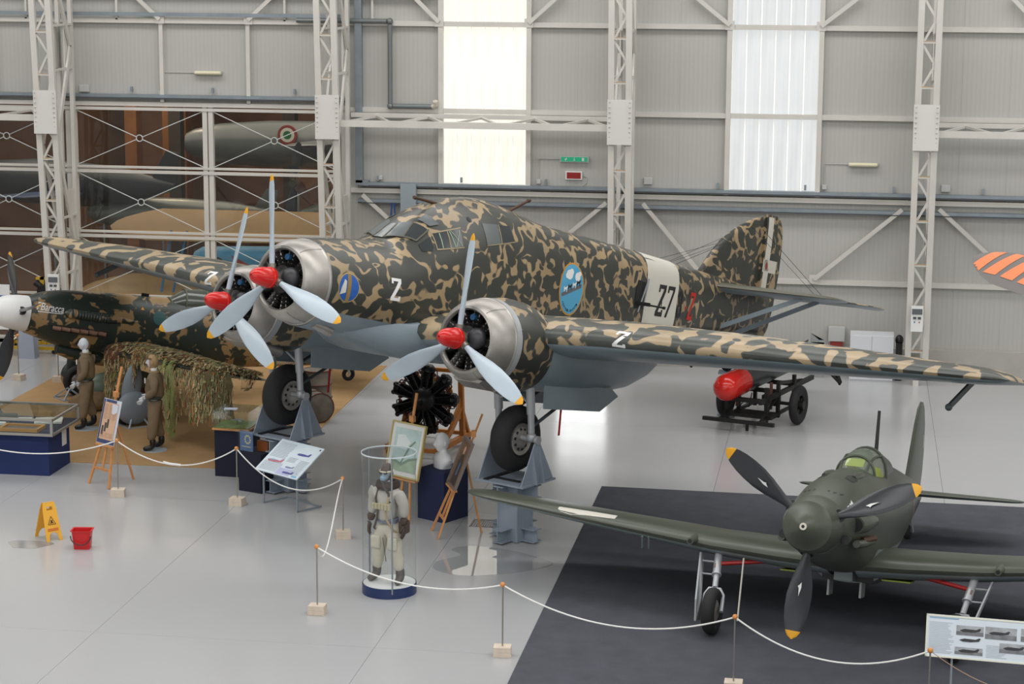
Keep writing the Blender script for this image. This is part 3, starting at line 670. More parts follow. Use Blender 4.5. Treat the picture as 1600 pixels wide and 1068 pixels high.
    # ---- dorsal guns
    b = MB(); b.cyl((-3.75, .1, 1.62), (-2.95, .1, 1.66), .028, .022, 10); b.cyl((-2.99, .1, 1.655), (-2.94, .1, 1.66), .03, n=10); b.build('dorsal_gun', mat('gun_rust', '#4d3527', .6, .3), T)
    b = MB(); b.cyl((-5.5, .1, 1.75), (-6.05, .1, 2.02), .028, .024, 10); b.cyl((-6.0, .1, 1.995), (-6.06, .1, 2.02), .032, n=10); b.build('dorsal_gun', MATS['gun_rust'], T)
    for y, x, z in ((.0, -3.0, 1.43), (.33, -2.98, 1.36)): pass
    # ---- fin, rudder
    fin = [(.5, -11.6, 3.0, .05), (1.2, -11.75, 2.75, .06), (1.48, -12.0, 2.85, .075), (1.79, -12.28, 2.62, .08), (2.05, -12.55, 2.38, .085), (2.26, -12.88, 2.05, .085), (2.45, -13.22, 1.70, .085), (2.62, -13.65, 1.26, .08), (2.72, -14.0, .88, .08), (2.78, -14.36, .44, .08)]
    b = MB(); loops = []
    for z, xl, ch, t in fin: loops.append([(xl-c*min(ch, 14.18+xl if 14.18+xl > .1 else .1), h*ch, z) for c, h in afoil(t, 0)])
    b.loft(loops[:9]); b.build('fin', dgreen, T, ang=50); fb1 = b
    rud = [(.28, .1, .55), (.42, .15, .66), (.9, .15, .76), (1.6, .15, .80), (2.2, .13, .78), (2.55, .1, .70), (2.72, .07, .58), (2.79, .03, .42)]
    b = MB(); loops = []
    for z, t, c in rud:
        loops.append([(-14.18, t/2, z), (-14.18-c*.5, t*.32, z), (-14.18-c, .006, z), (-14.18-c, -.006, z), (-14.18-c*.5, -t*.32, z), (-14.18, -t/2, z)])
    b.loft(loops); b.build('rudder', dgreen, T, ang=50); rv = bvh_of(b, fb1)
    for geos, m, off in (([rect2(14.24, .35, 14.46, 2.9), rect2(14.19, 1.60, 14.80, 1.86)], cream, .004), ([disc2(14.35, 1.73, .045, .08)], mat('crest_red', '#8d3b33', .5), .008)):
        decal('tail_cross' if m is cream else 'crest', geos, rv, (0, 0, 0), (-1, 0, 0), (0, 0, 1), (0, -1, 0), off, m, T, .1)
    # ---- tailplane
    for s in (1, -1):
        st = tipify([(s*.1, -11.95, 2.0, 1.12, .10), (s*.5, -12.0, 1.95, 1.12, .10), (s*2.1, -12.5, 1.5, 1.16, .09)], 5, .55)
        b = wing_mb(st, 0, 1, 0); tp = b.build('tailplane', [mat('tail_top', '#5a5a4e', .4), under], T, ang=50)
        st = [(s*.2, -13.9, .75, 1.12, .06), (s*2.1, -14.0, .7, 1.15, .06), (s*2.6, -13.5, 1.1, 1.16, .06), (s*2.85, -13.75, .7, 1.16, .06), (s*2.95, -14.0, .3, 1.16, .06)]
        b = wing_mb(st, 3, 1, 0); b.build('elevator', [dgreen_wing, under], T, ang=50)
        b = MB(); b.bar((-12.45, s*.36, .34), (-12.75, s*1.95, 1.10), .03, .09); b.bar((-13.15, s*.28, .25), (-13.35, s*1.98, 1.10), .03, .09); b.build('tailplane_strut', under, T)
        b = MB(); b.cyl((-13.3, s*2.1, 1.2), (-14.05, s*.04, 2.45), .005, n=5); b.cyl((-13.0, s*2.1, 1.2), (-13.6, s*.06, 2.45), .004, n=5); b.build('bracing_wire', black, T)
        b = MB(); b.cyl((-10.6, s*.2, 1.42), (-12.6, s*.06, 2.0), .004, n=5); b.build('aerial_wire', black, T)
    # ---- main gear
    for s in (1, -1):
        c = V((-3.42, s*2.55, -1.98))
        t = tyre_mb(c, .54, .37).build('wheel', rubber, T, ang=60)
        b = MB(); b.lathe([(-.13, .05), (-.14, .12), (-.11, .2), (-.13, .26), (-.05, .265), (.05, .265), (.13, .26), (.11, .2), (.14, .12), (.13, .05)], 32, Mx.Translation(c) @ Mx.Rotation(pi/2, 4, 'Z')); hb = b.build('wheel_hub', silver, t)
        b = MB()
        for k in range(10):
            a = 2*pi*k/10
            for q in (-1, 1): b.cyl(c+V((.16*cos(a), q*.105, .16*sin(a))), c+V((.16*cos(a), q*.13, .16*sin(a))), .026, n=8)
        b.build('hub_holes', black, t)
        for q in (-1, 1):
            y = s*2.55+q*.33
            b = MB(); b.cyl((-3.1, y, -.85), (-3.38, y, -1.85), .06, .055, 14); b.cyl((-3.14, y, -1.0), (-3.3, y, -1.55), .072, n=14); b.cyl((-3.42, s*2.55+q*.12, -1.95), (-3.42, s*2.55+q*.44, -1.95), .05, n=12); b.ball((-3.40, y, -1.92), .085)
            b.cyl((-3.42, s*2.55+q*.42, -1.95), (-3.42, s*2.55+q*.47, -1.95), .07, n=12)
            b.build('landing_leg', silver_paint, T)
            b = MB(); b.cyl((-4.6, y*.99, -1.05), (-3.38, y, -1.75), .028, n=8); b.build('drag_strut', mat('strut_dark', '#3c4347', .5), T)
        b = MB(); b.cyl((-3.12, s*2.55-.33, -.98), (-3.24, s*2.55+.33, -1.4), .02, n=8); b.cyl((-3.12, s*2.55+.33, -.98), (-3.24, s*2.55-.33, -1.4), .02, n=8); b.build('cross_brace', silver_paint, T)
        for q in (-1, 1):
            y = s*2.55+q*.47; b = MB(); b.prism([(3.35, -1.02), (5.2, -1.0), (5.42, -1.12), (4.95, -1.40), (3.42, -1.44)], (0, y, 0), (-1, 0, 0), (0, 0, 1), (0, .025, 0)); b.build('gear_door', under, T, smooth=False)
        b = MB(); b.bar((-3.95, s*2.55+.42, -1.35), (-4.0, s*2.55+.42, -1.85), .05, .005); b.build('warning_ribbon', mat('ribbon_red', '#a8171c', .7), T)
    b = MB(); tyre = tyre_mb((-13.5, 0, -.32), .22, .14).build('tail_wheel', rubber, T); b.bar((-13.2, 0, .3), (-13.5, 0, -.3), .08, .06); b.build('tail_leg', silver_paint, T)
    return T, bv
TRI, _ = trimotor()
# ================================================================ SINGLE-SEAT FIGHTERS
def fighter(P):
    T = thing(P['name'], P['label'], 'aircraft', M=frame_of(P['o'], P['yaw'], P['pit'])); skin, low = P['skin'], P['low']
    nlow = P.get('nlow', 14)
    fb = fuselage_mb(P['fus'], .12, 40, mif=lambda i, j: 1 if 24 <= j <= 36 and i > nlow else 0); fb.build('fuselage', [skin, low], T, ang=50); bv = bvh_of(fb)
    wings = []
    for s in (1, -1):
        st = tipify([(s*a, b_, c, z, t) for a, b_, c, z, t in P['wing']], 7, P['tipext'], .35); b = wing_mb(st, P.get('inc', 1.5), 1, .02); wings.append(b)
        w_ = b.build('wing', [skin, low], T, ang=50)
        if P.get('wguns'):
            gx, gy, gz = P['wguns']; b = MB(); b.rings([((gx-1.1, s*gy, gz+.13), .01), ((gx-.7, s*gy, gz+.09), .06), ((gx-.2, s*gy, gz+.03), .065), ((gx+.05, s*gy, gz+.0), .055), ((gx+.13, s*gy, gz-.005), .045)], 14); b.build('gun_fairing', skin, w_)
            b = MB(); b.cyl((gx+.1, s*gy, gz), (gx+.14, s*gy, gz-.005), .03, n=12); b.build('gun_muzzle', black, w_)
    wv = bvh_of(*wings)
    # spinner and propeller
    r, L_ = P['spin']; prof = [(-.2, r*1.0), (-.0, r*.985), (.15, r*.93), (.3, r*.83), (L_*.62, r*.66), (L_*.82, r*.45), (L_*.94, r*.26), (L_*.985, r*.13), (L_, r*.10 if P['cannon'] else 0)]
    b = MB(); b.lathe(prof, 40); pr = b.build('propeller', P['spincol'], T, ang=30)
    if P['cannon']:
        b = MB(); b.lathe([(L_+.012, .022), (L_+.012, .045), (L_-.03, .05), (L_-.03, .022)], 20, closed=True); b.build('cannon_rim', mat('cannon_rim', '#cfcabb', .4), pr)
        b = MB(); b.cyl((L_-.02, 0, 0), (L_+.004, 0, 0), .024, n=16); b.build('cannon_bore', black, pr)
    for k in range(3):
        a = P['ph']+2*pi*k/3; b = blade2(P['R'], P['chord'], P['r0'], .11, a, .09, P.get('tw', 48), P.get('tw2', 22)); bl = b.build('blade', [P['blade'], yellow], pr, ang=60)
        d = V((0, sin(a), cos(a))); q = V((0, cos(a), -sin(a))); b = MB(); b.ring = None
        b.rings([(d*(r*.72)+V((-.06, 0, 0)), .085), (d*(r*1.005)+V((.0, 0, 0)), .085)], 16); b.build('blade_root', black, pr)
        if P.get('logo'):
            m0 = d*P['R']*.56+V((.055, 0, 0)); b = MB(); b.prism([(-.09, -.012), (-.02, -.02), (.09, .0), (-.01, .012), (-.04, .03), (-.05, .012)], m0, d, q*.9+V((.35, 0, 0)), V((.012, 0, 0))); b.build('blade_mark', white, pr)
    # fin, rudder, tailplane
    b = MB(); loops = []
    for z, xl, xt, t in P['fin']: loops.append([(xl-c*(xl-xt), h*(xl-xt), z) for c, h in afoil(t, 0)])
    b.loft(loops); b.build('fin', skin, T, ang=50); fv = bvh_of(b, fb)
    for s in (1, -1):
        st = tipify([(s*a, b_, c, z, t) for a, b_, c, z, t in P['stab']], 5, .4); b = wing_mb(st, 0, 1, 0); b.build('tailplane', [skin, low], T, ang=50)
    # gear
    for s in (1, -1):
        wx, wy, wz, wr = P['wheel']; tx, ty, tz = P['legtop']
        c = V((wx, s*wy, wz)); tl = V((tx, s*ty, tz)); M = Mx.Identity(4)
        b = tyre_mb(c, wr, .19); t = b.build('wheel', rubber, T, ang=60)
        b = MB(); b.lathe([(-.07, .02), (-.08, wr*.3), (-.05, wr*.52), (.05, wr*.52), (.08, wr*.3), (.07, .02)], 24, Mx.Translation(c) @ Mx.Rotation(pi/2, 4, 'Z')); b.build('wheel_hub', silver, t)
        up_ = (tl-c).normalized(); ftop = c+up_*(wr+.07)
        b = MB(); b.cyl(tl, tl+(ftop-tl)*.62, .058, n=14); b.cyl(tl+(ftop-tl)*.55, ftop, .042, n=12); b.cyl(tl+(ftop-tl)*.6, tl+(ftop-tl)*.64, .07, n=14)
        pts = [c+V((0, q*.13, 0)) for q in (-1,)]+[c+V((0, -.13, 0))+up_*(wr*.85), c+V((0, -.08, 0))+up_*(wr+.05), c+V((0, .08, 0))+up_*(wr+.05), c+V((0, .13, 0))+up_*(wr*.85), c+V((0, .13, 0))]
        b.tube(pts, .028, 8); b.build('landing_leg', P['legcol'], T)
        b = MB(); b.bar(tl+(ftop-tl)*.3+V((.05, 0, 0)), tl+(ftop-tl)*.42+V((.05, 0, 0)), .07, .03); b.build('leg_plate', mat('plate_brown', '#6b5346', .5), T)
        b = MB(); o_ = V((0, s*.24, 0)); b.add([tl+o_+V((.08, 0, 0)), tl+o_+V((-.1, 0, 0)), c+o_*.85+V((-.16, 0, .15)), c+o_*.8+V((-.12, 0, -.15)), c+o_*.8+V((.12, 0, -.15)), c+o_*.85+V((.12, 0, .15))]+[p+V((0, s*.025, 0)) for p in (tl+o_+V((.08, 0, 0)), tl+o_+V((-.1, 0, 0)), c+o_*.85+V((-.16, 0, .15)), c+o_*.8+V((-.12, 0, -.15)), c+o_*.8+V((.12, 0, -.15)), c+o_*.85+V((.12, 0, .15)))], [(5, 4, 3, 2, 1, 0), (6, 7, 8, 9, 10, 11)]+[(i, (i+1) % 6, 6+(i+1) % 6, 6+i) for i in range(6)])
        for f in (.25, .62): b.cyl(tl+(ftop-tl)*f, tl+(ftop-tl)*f+o_, .014, n=6)
        b.build('gear_door', P['doorcol'], T, smooth=False)
        if P.get('redstrut'): b = MB(); b.cyl(tl+(ftop-tl)*.3, (tx-.1, s*(ty-.85), tz-.02), .03, n=10); b.build('retraction_strut', mat('strut_red', '#9c1f1c', .4), T)
    tx, tz, tr = P['tail']
    b = tyre_mb((tx, 0, tz), tr, .1, 20); b.build('tail_wheel', rubber, T); b = MB(); b.bar((tx+.2, 0, tz+.5), (tx, .07, tz), .05, .05); b.build('tail_leg', P['legcol'], T)
    return T, bv, wv, fv
og = mat('olive_green_paint', '#474d42', .36, var=.1, vscale=1.6); ug = mat('light_underside', '#7f8a8a', .45)
G = dict(name='single_seat_fighter', label='dark olive single-seat fighter with a three-bladed nose, parked on the charcoal carpet', o=(-.403, 27.535, 2.112), yaw=radians(258.88), pit=radians(12.32),
    fus=[(-.2, .385, .385, -.39, 0, 2, 2), (-.5, .44, .47, -.48, 0, 2, 2), (-1.07, .49, .60, -.60, .0, 2.1, 2.1), (-1.8, .52, .68, -.70, 0, 2.1, 2.2), (-2.4, .54, .73, -.74, 0, 2.0, 2.3), (-3.2, .54, .74, -.76, 0, 1.9, 2.3), (-4.2, .50, .80, -.72, 0, 1.8, 2.2), (-5.2, .41, .74, -.58, .05, 1.9, 2.1), (-6.4, .28, .62, -.38, .1, 2, 2), (-7.6, .15, .5, -.14, .18, 2, 2), (-8.6, .04, .36, .1, .2, 2, 2)],
    wing=[(.2, -2.15, 2.75, -.62, .16), (.9, -2.2, 2.6, -.60, .16), (1.9, -2.25, 2.4, -.545, .155), (3.2, -2.36, 2.1, -.42, .14), (4.5, -2.5, 1.75, -.29, .125), (5.2, -2.58, 1.5, -.22, .11)], tipext=.75, wguns=(-2.2, 2.15, -.50),
    spin=(.385, .56), spincol=og, cannon=True, R=1.5, chord=.335, r0=.3, ph=-.939, tw=36, tw2=14, blade=mat('blade_dark', '#2f3236', .3), logo=True,
    fin=[(.3, -6.9, -8.6, .06), (.6, -7.15, -8.72, .07), (1.0, -7.4, -8.74, .08), (1.4, -7.62, -8.66, .08), (1.65, -7.8, -8.5, .08), (1.76, -7.98, -8.3, .08)],
    stab=[(.1, -7.0, 1.3, .28, .08), (.8, -7.15, 1.1, .28, .08), (1.45, -7.35, .85, .28, .08)], wheel=(-1.78, 1.68, -1.42, .33), legtop=(-2.42, 1.80, -.66), legcol=silver_paint, doorcol=mat('door_grey', '#9a9fa1', .45), redstrut=True, tail=(-7.7, -.36, .14), skin=og, low=ug, nlow=16)
GF, bvg, wvg, fvg = fighter(G)
def pt(T, name, mb, m, smooth=True, **k): return tag(mb.build(name, m, T, smooth), **k)
def lime_edge(T, s):
    b = MB(); b.box((-2.7, s*.72, -.80), (.4, .4, .02)); return tag(b.build('wheel_well', mat('cockpit_lime', '#9aa83a', .5), T, False))
lime_edge(GF, 1); lime_edge(GF, -1)
# canopy of the olive fighter: frames and panes
gl = mat('canopy_glass', '#6f786a', .15, spec=.6); lime = mat('cockpit_lime', '#9aa83a', .5)
can = [(-2.50, .25, .70, .0), (-2.74, .27, .88, 0), (-3.05, .29, .98, 0), (-3.5, .30, 1.0, 0), (-4.0, .28, .96, 0), (-4.6, .23, .88, 0)]
L_ = []
for x, wd, zt, _ in can: L_.append([(x, wd*cos(a), .55+(zt-.55)*max(sin(a), 0)**.8) for a in [pi*k/14 for k in range(15)]])
b = MB(); b.loft(L_[:4], mif=lambda i, j: 0); cp = pt(GF, 'canopy', b, gl); cbv = bvh_of(b)
b = MB(); b.loft(L_[3:]); pt(GF, 'canopy_fairing', b, og)
for k in (1, 3):
    x, wd, zt, _ = can[k]; pts = [(x, (wd+.008)*cos(a), .55+(zt+.01-.55)*max(sin(a), 0)**.8) for a in [pi*q/14 for q in range(15)]]; b = MB(); b.tube(pts, .022, 6); pt(cp, 'canopy_frame', b, og)
for s in (1, -1): b = MB(); b.tube([(x+.002, s*wd*.72, .55+(zt-.55)*.77+.0) for x, wd, zt, _ in can[:4]], .018, 6); pt(cp, 'canopy_frame', b, og)
decal('windscreen', [rect2(-.13, .74, .13, .85)], cbv, (0, 0, 0), (0, 1, 0), (0, 0, 1), (-1, 0, 0), .01, mat('screen_lime', '#8b9a5c', .15), cp, .05)
for s in (1, -1):
    decal('cockpit_padding', [poly2([(2.72, .62), (3.3, .60), (3.1, .72), (2.78, .76)])], cbv, (0, 0, 0), (-1, 0, 0), (0, 0, 1), (0, -s, 0), .008, lime, cp, .08)
b = MB(); b.cyl((-4.25, 0, .95), (-4.27, 0, 1.55), .03, .022, 8); pt(GF, 'aerial_mast', b, mat('mast_dark', '#2b2d2c', .5))
for s in (1, -1):
    b = MB(); b.rings([((-1.55, s*.2, .60), .04), ((-1.75, s*.2, .615), .06), ((-2.1, s*.2, .63), .055), ((-2.4, s*.2, .62), .02)], 14); pt(GF, 'cowl_gun', b, og); b = MB(); b.cyl((-1.555, s*.2, .60), (-1.54, s*.2, .60), .032, n=12); pt(GF, 'gun_port', b, black)
    decal('gun_trough', [poly2([(s*.14, -1.25), (s*.25, -1.25), (s*.27, -1.48), (s*.24, -1.62), (s*.17, -1.62), (s*.13, -1.48)])], bvg, (0, 0, 0), (0, 1, 0), (1, 0, 0), (0, 0, -1), .006, mat('trough_dark', '#2a2e28', .5), GF, .05)
    decal('cowl_slot', [poly2([(s*.08, .02), (s*.26, -.03), (s*.27, -.012), (s*.08, .035)])], bvg, (-.45, 0, .42), (0, 1, 0), (0, 0, 1), (-1, 0, 0), .01, black, GF, .1)
    for k in range(6): b = MB(); b.rings([((-.95-k*.13, s*.49, -.18), .04), ((-1.03-k*.13, s*.535, -.19), .038)], 8); pt(GF, 'exhaust_stub', b, mat('exhaust_brown', '#5c463a', .6, .3))
    b = MB(); b.rings([((-.5, s*.5, -.22), .05), ((-.8, s*.51, -.23), .06), ((-1.8, s*.50, -.24), .03)], 12); pt(GF, 'exhaust_fairing', b, og)
    b = MB(); b.cyl((-.28, s*.415, -.16), (-.2, s*.415, -.16), .06, n=14); pt(GF, 'cooling_intake', b, black)
b = MB(); b.rings([((-.62, .46, .02), .11), ((-.9, .50, .03), .12), ((-1.6, .50, .05), .08), ((-1.9, .48, .06), .02)], 18); pt(GF, 'supercharger_intake', b, og); b = MB(); b.cyl((-.63, .458, .02), (-.61, .456, .02), .09, n=18); pt(GF, 'intake_mouth', b, black)
decal('nose_script', [poly2([(0, 0), (.05, 0), (.1, .1), (.06, .1)]), poly2([(.1, .02), (.14, .02), (.2, .16), (.16, .16)]), poly2([(.03, .1), (.12, .12), (.12, .14), (.03, .12)]), poly2([(.18, .1), (.3, .16), (.28, .2), (.17, .14)])], bvg, (-.5, 0, .14), (-1, 0, 0), (0, 0, 1), (-.3, -1, 0), .006, white, GF, .06)
b = MB(); L_ = []
for x, wd, zt, zb in ((-2.75, .40, -.62, -.90), (-3.3, .42, -.6, -.96), (-4.0, .40, -.55, -.93), (-4.9, .3, -.5, -.7)): L_.append([(x, wd*cos(a)*(1.15 if abs(cos(a)) > .5 else 1), (zt+zb)/2+(zt-zb)/2*sin(a)) for a in [2*pi*k/20 for k in range(20)]])
b.loft(L_); pt(GF, 'radiator_bath', b, ug); b = MB(); b.prism([(-.36, -.12), (.36, -.12), (.38, .08), (-.38, .08)], (-2.745, 0, -.76), (0, 1, 0), (0, 0, 1), (.02, 0, 0)); pt(GF, 'radiator_mouth', b, black)
for y in (-.28, .18): b = MB(); b.box((-2.95, y, -1.0), (.3, .03, .22)); pt(GF, 'belly_flap', b, mat('flap_silver', '#a3a7a6', .4))
b = MB(); b.box((-2.65, -.02, -.74), (.3, .26, .24)); pt(GF, 'radiator_splitter', b, ug)
for s in (1, -1): decal('fin_flash', [rect2(8.38, 1.0, 8.5, 1.22)], fvg, (0, 0, 0), (-1, 0, 0), (0, 0, 1), (0, -s, 0), .005, cream, GF, .1)
for x0, m in ((6.1, mat('flag_green', '#2e5a3a', .5)), (6.17, cream), (6.24, mat('flag_red', '#8d2b2b', .5)), (6.06, yellow)):
    decal('fuselage_flag', [rect2(x0, -.28, x0+(.065 if x0 != 6.06 else .03), .3)], bvg, (0, 0, 0), (-1, 0, 0), (0, 0, 1), (0, -1, 0), .005, m, GF, .1)
decal('wing_patch', [rect2(3.4, 2.46, 4.3, 2.6)], wvg, (0, 0, 0), (0, -1, 0), (-1, 0, 0), (0, 0, -1), .005, cream, GF, .12)
for y in (-2.85, -2.95, 2.85): b = MB(); b.bar((-2.4, y, -.52), (-2.62, y-.05, -.70), .03, .03); pt(GF, 'pitot_bracket', b, ug)
b = MB(); b.cyl((-1.1, -1.15, -1.45), (-1.2, -1.15, -.6), .012, n=6); pt(GF, 'earthing_rod', b, cream)
# camouflaged fighter behind the mannequins
cb = camo_mat('camo_blotch', '#29332e', '#957a54', 'star', 1.75, .965, .38, .035)
Bq = dict(name='single_seat_fighter', label='blotch-camouflaged fighter with white pointed nose and name script, wing under a net', o=(-16.516, 40.894, 2.164), yaw=radians(217.5), pit=radians(11.56),
    fus=[(-.2, .36, .37, -.38, 0, 2, 2), (-.5, .40, .49, -.46, 0, 2, 2), (-.9, .42, .57, -.56, 0, 2.1, 2.1), (-1.7, .44, .63, -.66, 0, 2.1, 2.1), (-2.4, .45, .67, -.70, 0, 2, 2.1), (-3.1, .45, .70, -.70, 0, 2, 2.2), (-4.0, .44, .76, -.68, 0, 2, 2.1), (-4.9, .38, .66, -.56, 0, 2, 2), (-6.2, .27, .45, -.38, 0, 2, 2), (-7.4, .15, .32, -.2, .05, 2, 2), (-8.1, .05, .22, 0, .1, 2, 2)],
    wing=[(.2, -1.75, 2.35, -.50, .15), (1.0, -1.8, 2.25, -.46, .15), (2.4, -1.95, 1.95, -.33, .14), (3.8, -2.15, 1.6, -.2, .13), (4.6, -2.3, 1.35, -.13, .11)], tipext=.65,
    spin=(.36, .62), spincol=white, cannon=False, R=1.525, chord=.30, r0=.28, ph=-.771, tw=66, tw2=48, blade=mat('blade_dark', '#2f3236', .3),
    fin=[(.25, -6.6, -8.1, .06), (.7, -6.9, -8.25, .08), (1.1, -7.2, -8.2, .08), (1.4, -7.5, -8.0, .08)], stab=[(.1, -6.6, 1.2, .25, .08), (1.3, -6.9, .9, .27, .08)],
    wheel=(-2.05, 1.6, -1.45, .32), legtop=(-2.0, 1.5, -.45), legcol=silver_paint, doorcol=mat('door_bluegrey', '#76808a', .45), tail=(-7.5, -.42, .15), skin=cb, low=mat('camo_underside', '#7d7f78', .5), nlow=60)
BF, bvb, wvb, fvb = fighter(Bq)
b = MB(); L_ = []
for x, wd, zt, zb in ((-.95, .15, -.50, -.74), (-1.4, .2, -.52, -.86), (-2.2, .2, -.6, -.88), (-2.9, .12, -.6, -.72)): L_.append([(x, wd*cos(a), (zt+zb)/2+(zt-zb)/2*sin(a)) for a in [2*pi*k/16 for k in range(16)]])
b.loft(L_); pt(BF, 'oil_cooler', b, cb); b = MB(); b.cyl((-.955, 0, -.62), (-.94, 0, -.62), .115, n=16); pt(BF, 'cooler_mouth', b, black)
b = MB(); prof = [(-.85, .03)]+[(-.95-k*.03, .095+(.012 if k % 2 else 0)) for k in range(28)]+[(-1.9, .09), (-2.2, .05), (-2.5, .01)]
b.lathe(prof, 18, Mx.Translation((0, .42, .16))); pt(BF, 'sand_filter', b, cb)
for k in range(6): b = MB(); b.rings([((-.66-k*.19, .42, -.16), .045), ((-.82-k*.19, .475, -.165), .045)], 10); pt(BF, 'exhaust_stub', b, mat('exhaust_pink', '#7b5c4c', .6))
b = MB(); b.box((-1.22, .425, -.10), (1.25, .05, .015)); b.box((-1.22, .425, -.23), (1.25, .05, .015)); pt(BF, 'exhaust_shield', b, mat('shield_dark', '#33312c', .5), kind='stuff')
def sb(name, g, m, off=.006, res=.1, label=None): return decal(name, g, bvb, (0, 0, 0), (-1, 0, 0), (0, 0, 1), (0, -1, 0), off, m, BF, res, label)
sb('nose_script', [place2d(TXT['FBaracca'], .30, .15, .54, .15, rot=0)] , white, .009, .03, 'white script on the cowling'); sb('script_line', [poly2([(.32, .11), (.80, .125), (.86, .15), (.80, .14), (.32, .13)])], white, .009, .1)
sb('roundel', [disc2(2.86, .30, .14)], mat('roundel_teal', '#2d5a5c', .5), .006); sb('fuselage_band', [rect2(5.3, -.7, 6.2, .7)], cream, .005, .1, 'white band round the rear fuselage')
sb('number', [place2d(TXT['3'], 5.42, -.2, .14, .28)], black, .009, .06); sb('number_dot', [rect2(5.68, -.06, 5.76, -.02)], mat('number_red', '#b5261d', .5), .009)
sb('warning_triangle', [poly2([(2.45, .42), (2.53, .42), (2.49, .48)])], yellow, .006)
can = [(-3.15, .22, .70), (-3.45, .26, .92), (-3.9, .27, .98), (-4.4, .25, .95), (-4.9, .2, .78)]; L_ = []
for x, wd, zt in can: L_.append([(x, wd*cos(a), .5+(zt-.5)*max(sin(a), 0)**.8) for a in [pi*k/12 for k in range(13)]])
b = MB(); b.loft(L_[:4]); cp2 = pt(BF, 'canopy', b, mat('canopy_dark', '#4a4f48', .15, spec=.6)); b = MB(); b.loft(L_[3:]); pt(BF, 'canopy_fairing', b, cb)
for k in (0, 1, 2, 3): x, wd, zt = can[k]; b = MB(); b.tube([(x, (wd+.006)*cos(a), .5+(zt+.008-.5)*max(sin(a), 0)**.8) for a in [pi*q/12 for q in range(13)]], .018, 6); pt(cp2, 'canopy_frame', b, mat('frame_olive', '#5c604a', .5))
for a in (.1,): sb('cowl_recess', [poly2([(.5, .52), (1.7, .56), (1.72, .60), (.5, .56)])], black, .005)
for s in (1, -1): b = MB(); b.ball((-2.1, s*1.86, -1.38), (.36, .12, .34), 20); b.ball((-2.0, s*1.80, -1.0), (.2, .08, .5), 16); pt(BF, 'wheel_fairing', b, MATS['door_bluegrey'] if s > 0 else cb)
b = MB(); b.box((-2.6, .05, .70), (.16, .02, .07)); pt(BF, 'gun_sight', b, black)
# ================================================================ STANDS, CARPETS, BARRIER
def carpet(name, label, pts, m, h=.012):
    b = MB(); b.prism(pts, (0, 0, h/2), (1, 0, 0), (0, 1, 0), (0, 0, h)); return tag(b.build(name, m, None, False), label, 'carpet')
cbk = mat('carpet_charcoal', '#505259', .95, var=.1, vscale=3, bump=.4, bscale=120, spec=.1); cbr = mat('carpet_brown', '#a98a63', .95, var=.06, vscale=3, bump=.4, bscale=120, spec=.1)
carpet('floor_carpet', 'charcoal carpet under the olive fighter', [(-4.25, 20.5), (6.2, 20.0), (6.2, 37.1), (-4.27, 37.36)], cbk)
carpet('floor_carpet', 'sandy brown carpet under the fighter with the white nose', [(-20.6, 41.0), (-17.35, 41.0), (-16.2, 37.43), (-10.25, 37.45), (-10.35, 47.4), (-17.4, 47.4), (-17.35, 43.0)][:0] or [(-17.3, 37.43), (-10.25, 37.45), (-10.4, 47.6), (-17.35, 47.6)], cbr)
def jack_stand(loc, rz, label, axle):    # axle = wheel centre height
    T = thing('jack_stand', label, 'stand', (*loc, 0), rz, 'steel jack stands under the bomber wheels'); m = blue_stand
    b = MB(); b.box((0, -.19, .5), (.42, .025, .98)); b.box((0, .19, .5), (.42, .025, .98)); b.box((0, 0, .5), (.025, .36, .98)); pt(T, 'post', b, m, False)
    b = MB(); b.box((-.19, 0, .5), (.025, .42, .98)); b.box((.19, 0, .5), (.025, .42, .98)); pt(T, 'post', b, m, False)
    for z in (.14, .86):
        for k in range(4):
            a = k*pi/2; c, s = cos(a), sin(a); b = MB(); M = Mx.Rotation(a, 4, 'Z')
            b.box((.33, 0, z+.09), (.26, .2, .012), M); b.box((.33, 0, z-.11), (.26, .2, .012), M); b.box((.33, 0, z-.01), (.26, .014, .2), M); pt(T, 'beam_stub', b, m, False)
    b = MB(); b.box((0, 0, 1.0), (.86, .98, .03)); pt(T, 'saddle_plate', b, m, False)
    for s in (-1, 1):
        b = MB(); b.prism([(-.42, 1.0), (.42, 1.0), (.07, axle), (-.07, axle)], (0, s*.44, 0), (1, 0, 0), (0, 0, 1), (0, .02, 0)); pt(T, 'cheek_plate', b, m, False)
        for x in (-.07, .12): b = MB(); b.prism([(.0, 1.0), (.10, 1.0), (.0, axle-.1)], (x, s*.45, 0), (0, s, 0), (0, 0, 1), (.02, 0, 0)); pt(T, 'web', b, m, False)
    b = MB(); b.box((0, -.3, 1.02), (.8, .08, .03)); b.box((.2, 0, 1.025), (.05, .5, .03)); pt(T, 'chain', b, black, False, kind='stuff')
    return T
Tm = TRI.matrix_world if False else frame_of((-8.893, 32.418, 4.361), radians(240.58), radians(12.54), -.006)
for s, lab in ((1, 'blue-grey steel jack stand under the bomber wheel beside the right-hand easel'), (-1, 'blue-grey steel jack stand under the bomber wheel behind the sloping sign')):
    wc = Tm @ V((-3.42, s*2.55, -1.98)); jack_stand((wc.x, wc.y), radians(240.58), lab, wc.z-.02)
tw = Tm @ V((-13.5, 0, -.32)); T = thing('tail_trestle', 'low grey trestle under the tail wheel of the bomber', 'stand', (tw.x, tw.y, 0))
hz = tw.z-.22
b = MB(); b.box((0, 0, hz-.02), (.36, .3, .04)); pt(T, 'top_plate', b, blue_stand, False)
b = MB(); b.box((0, 0, (hz-.04)/2), (.14, .14, hz-.04)); pt(T, 'post', b, blue_stand, False); b = MB(); b.box((0, 0, .015), (.36, .36, .03)); pt(T, 'foot', b, blue_stand, False)
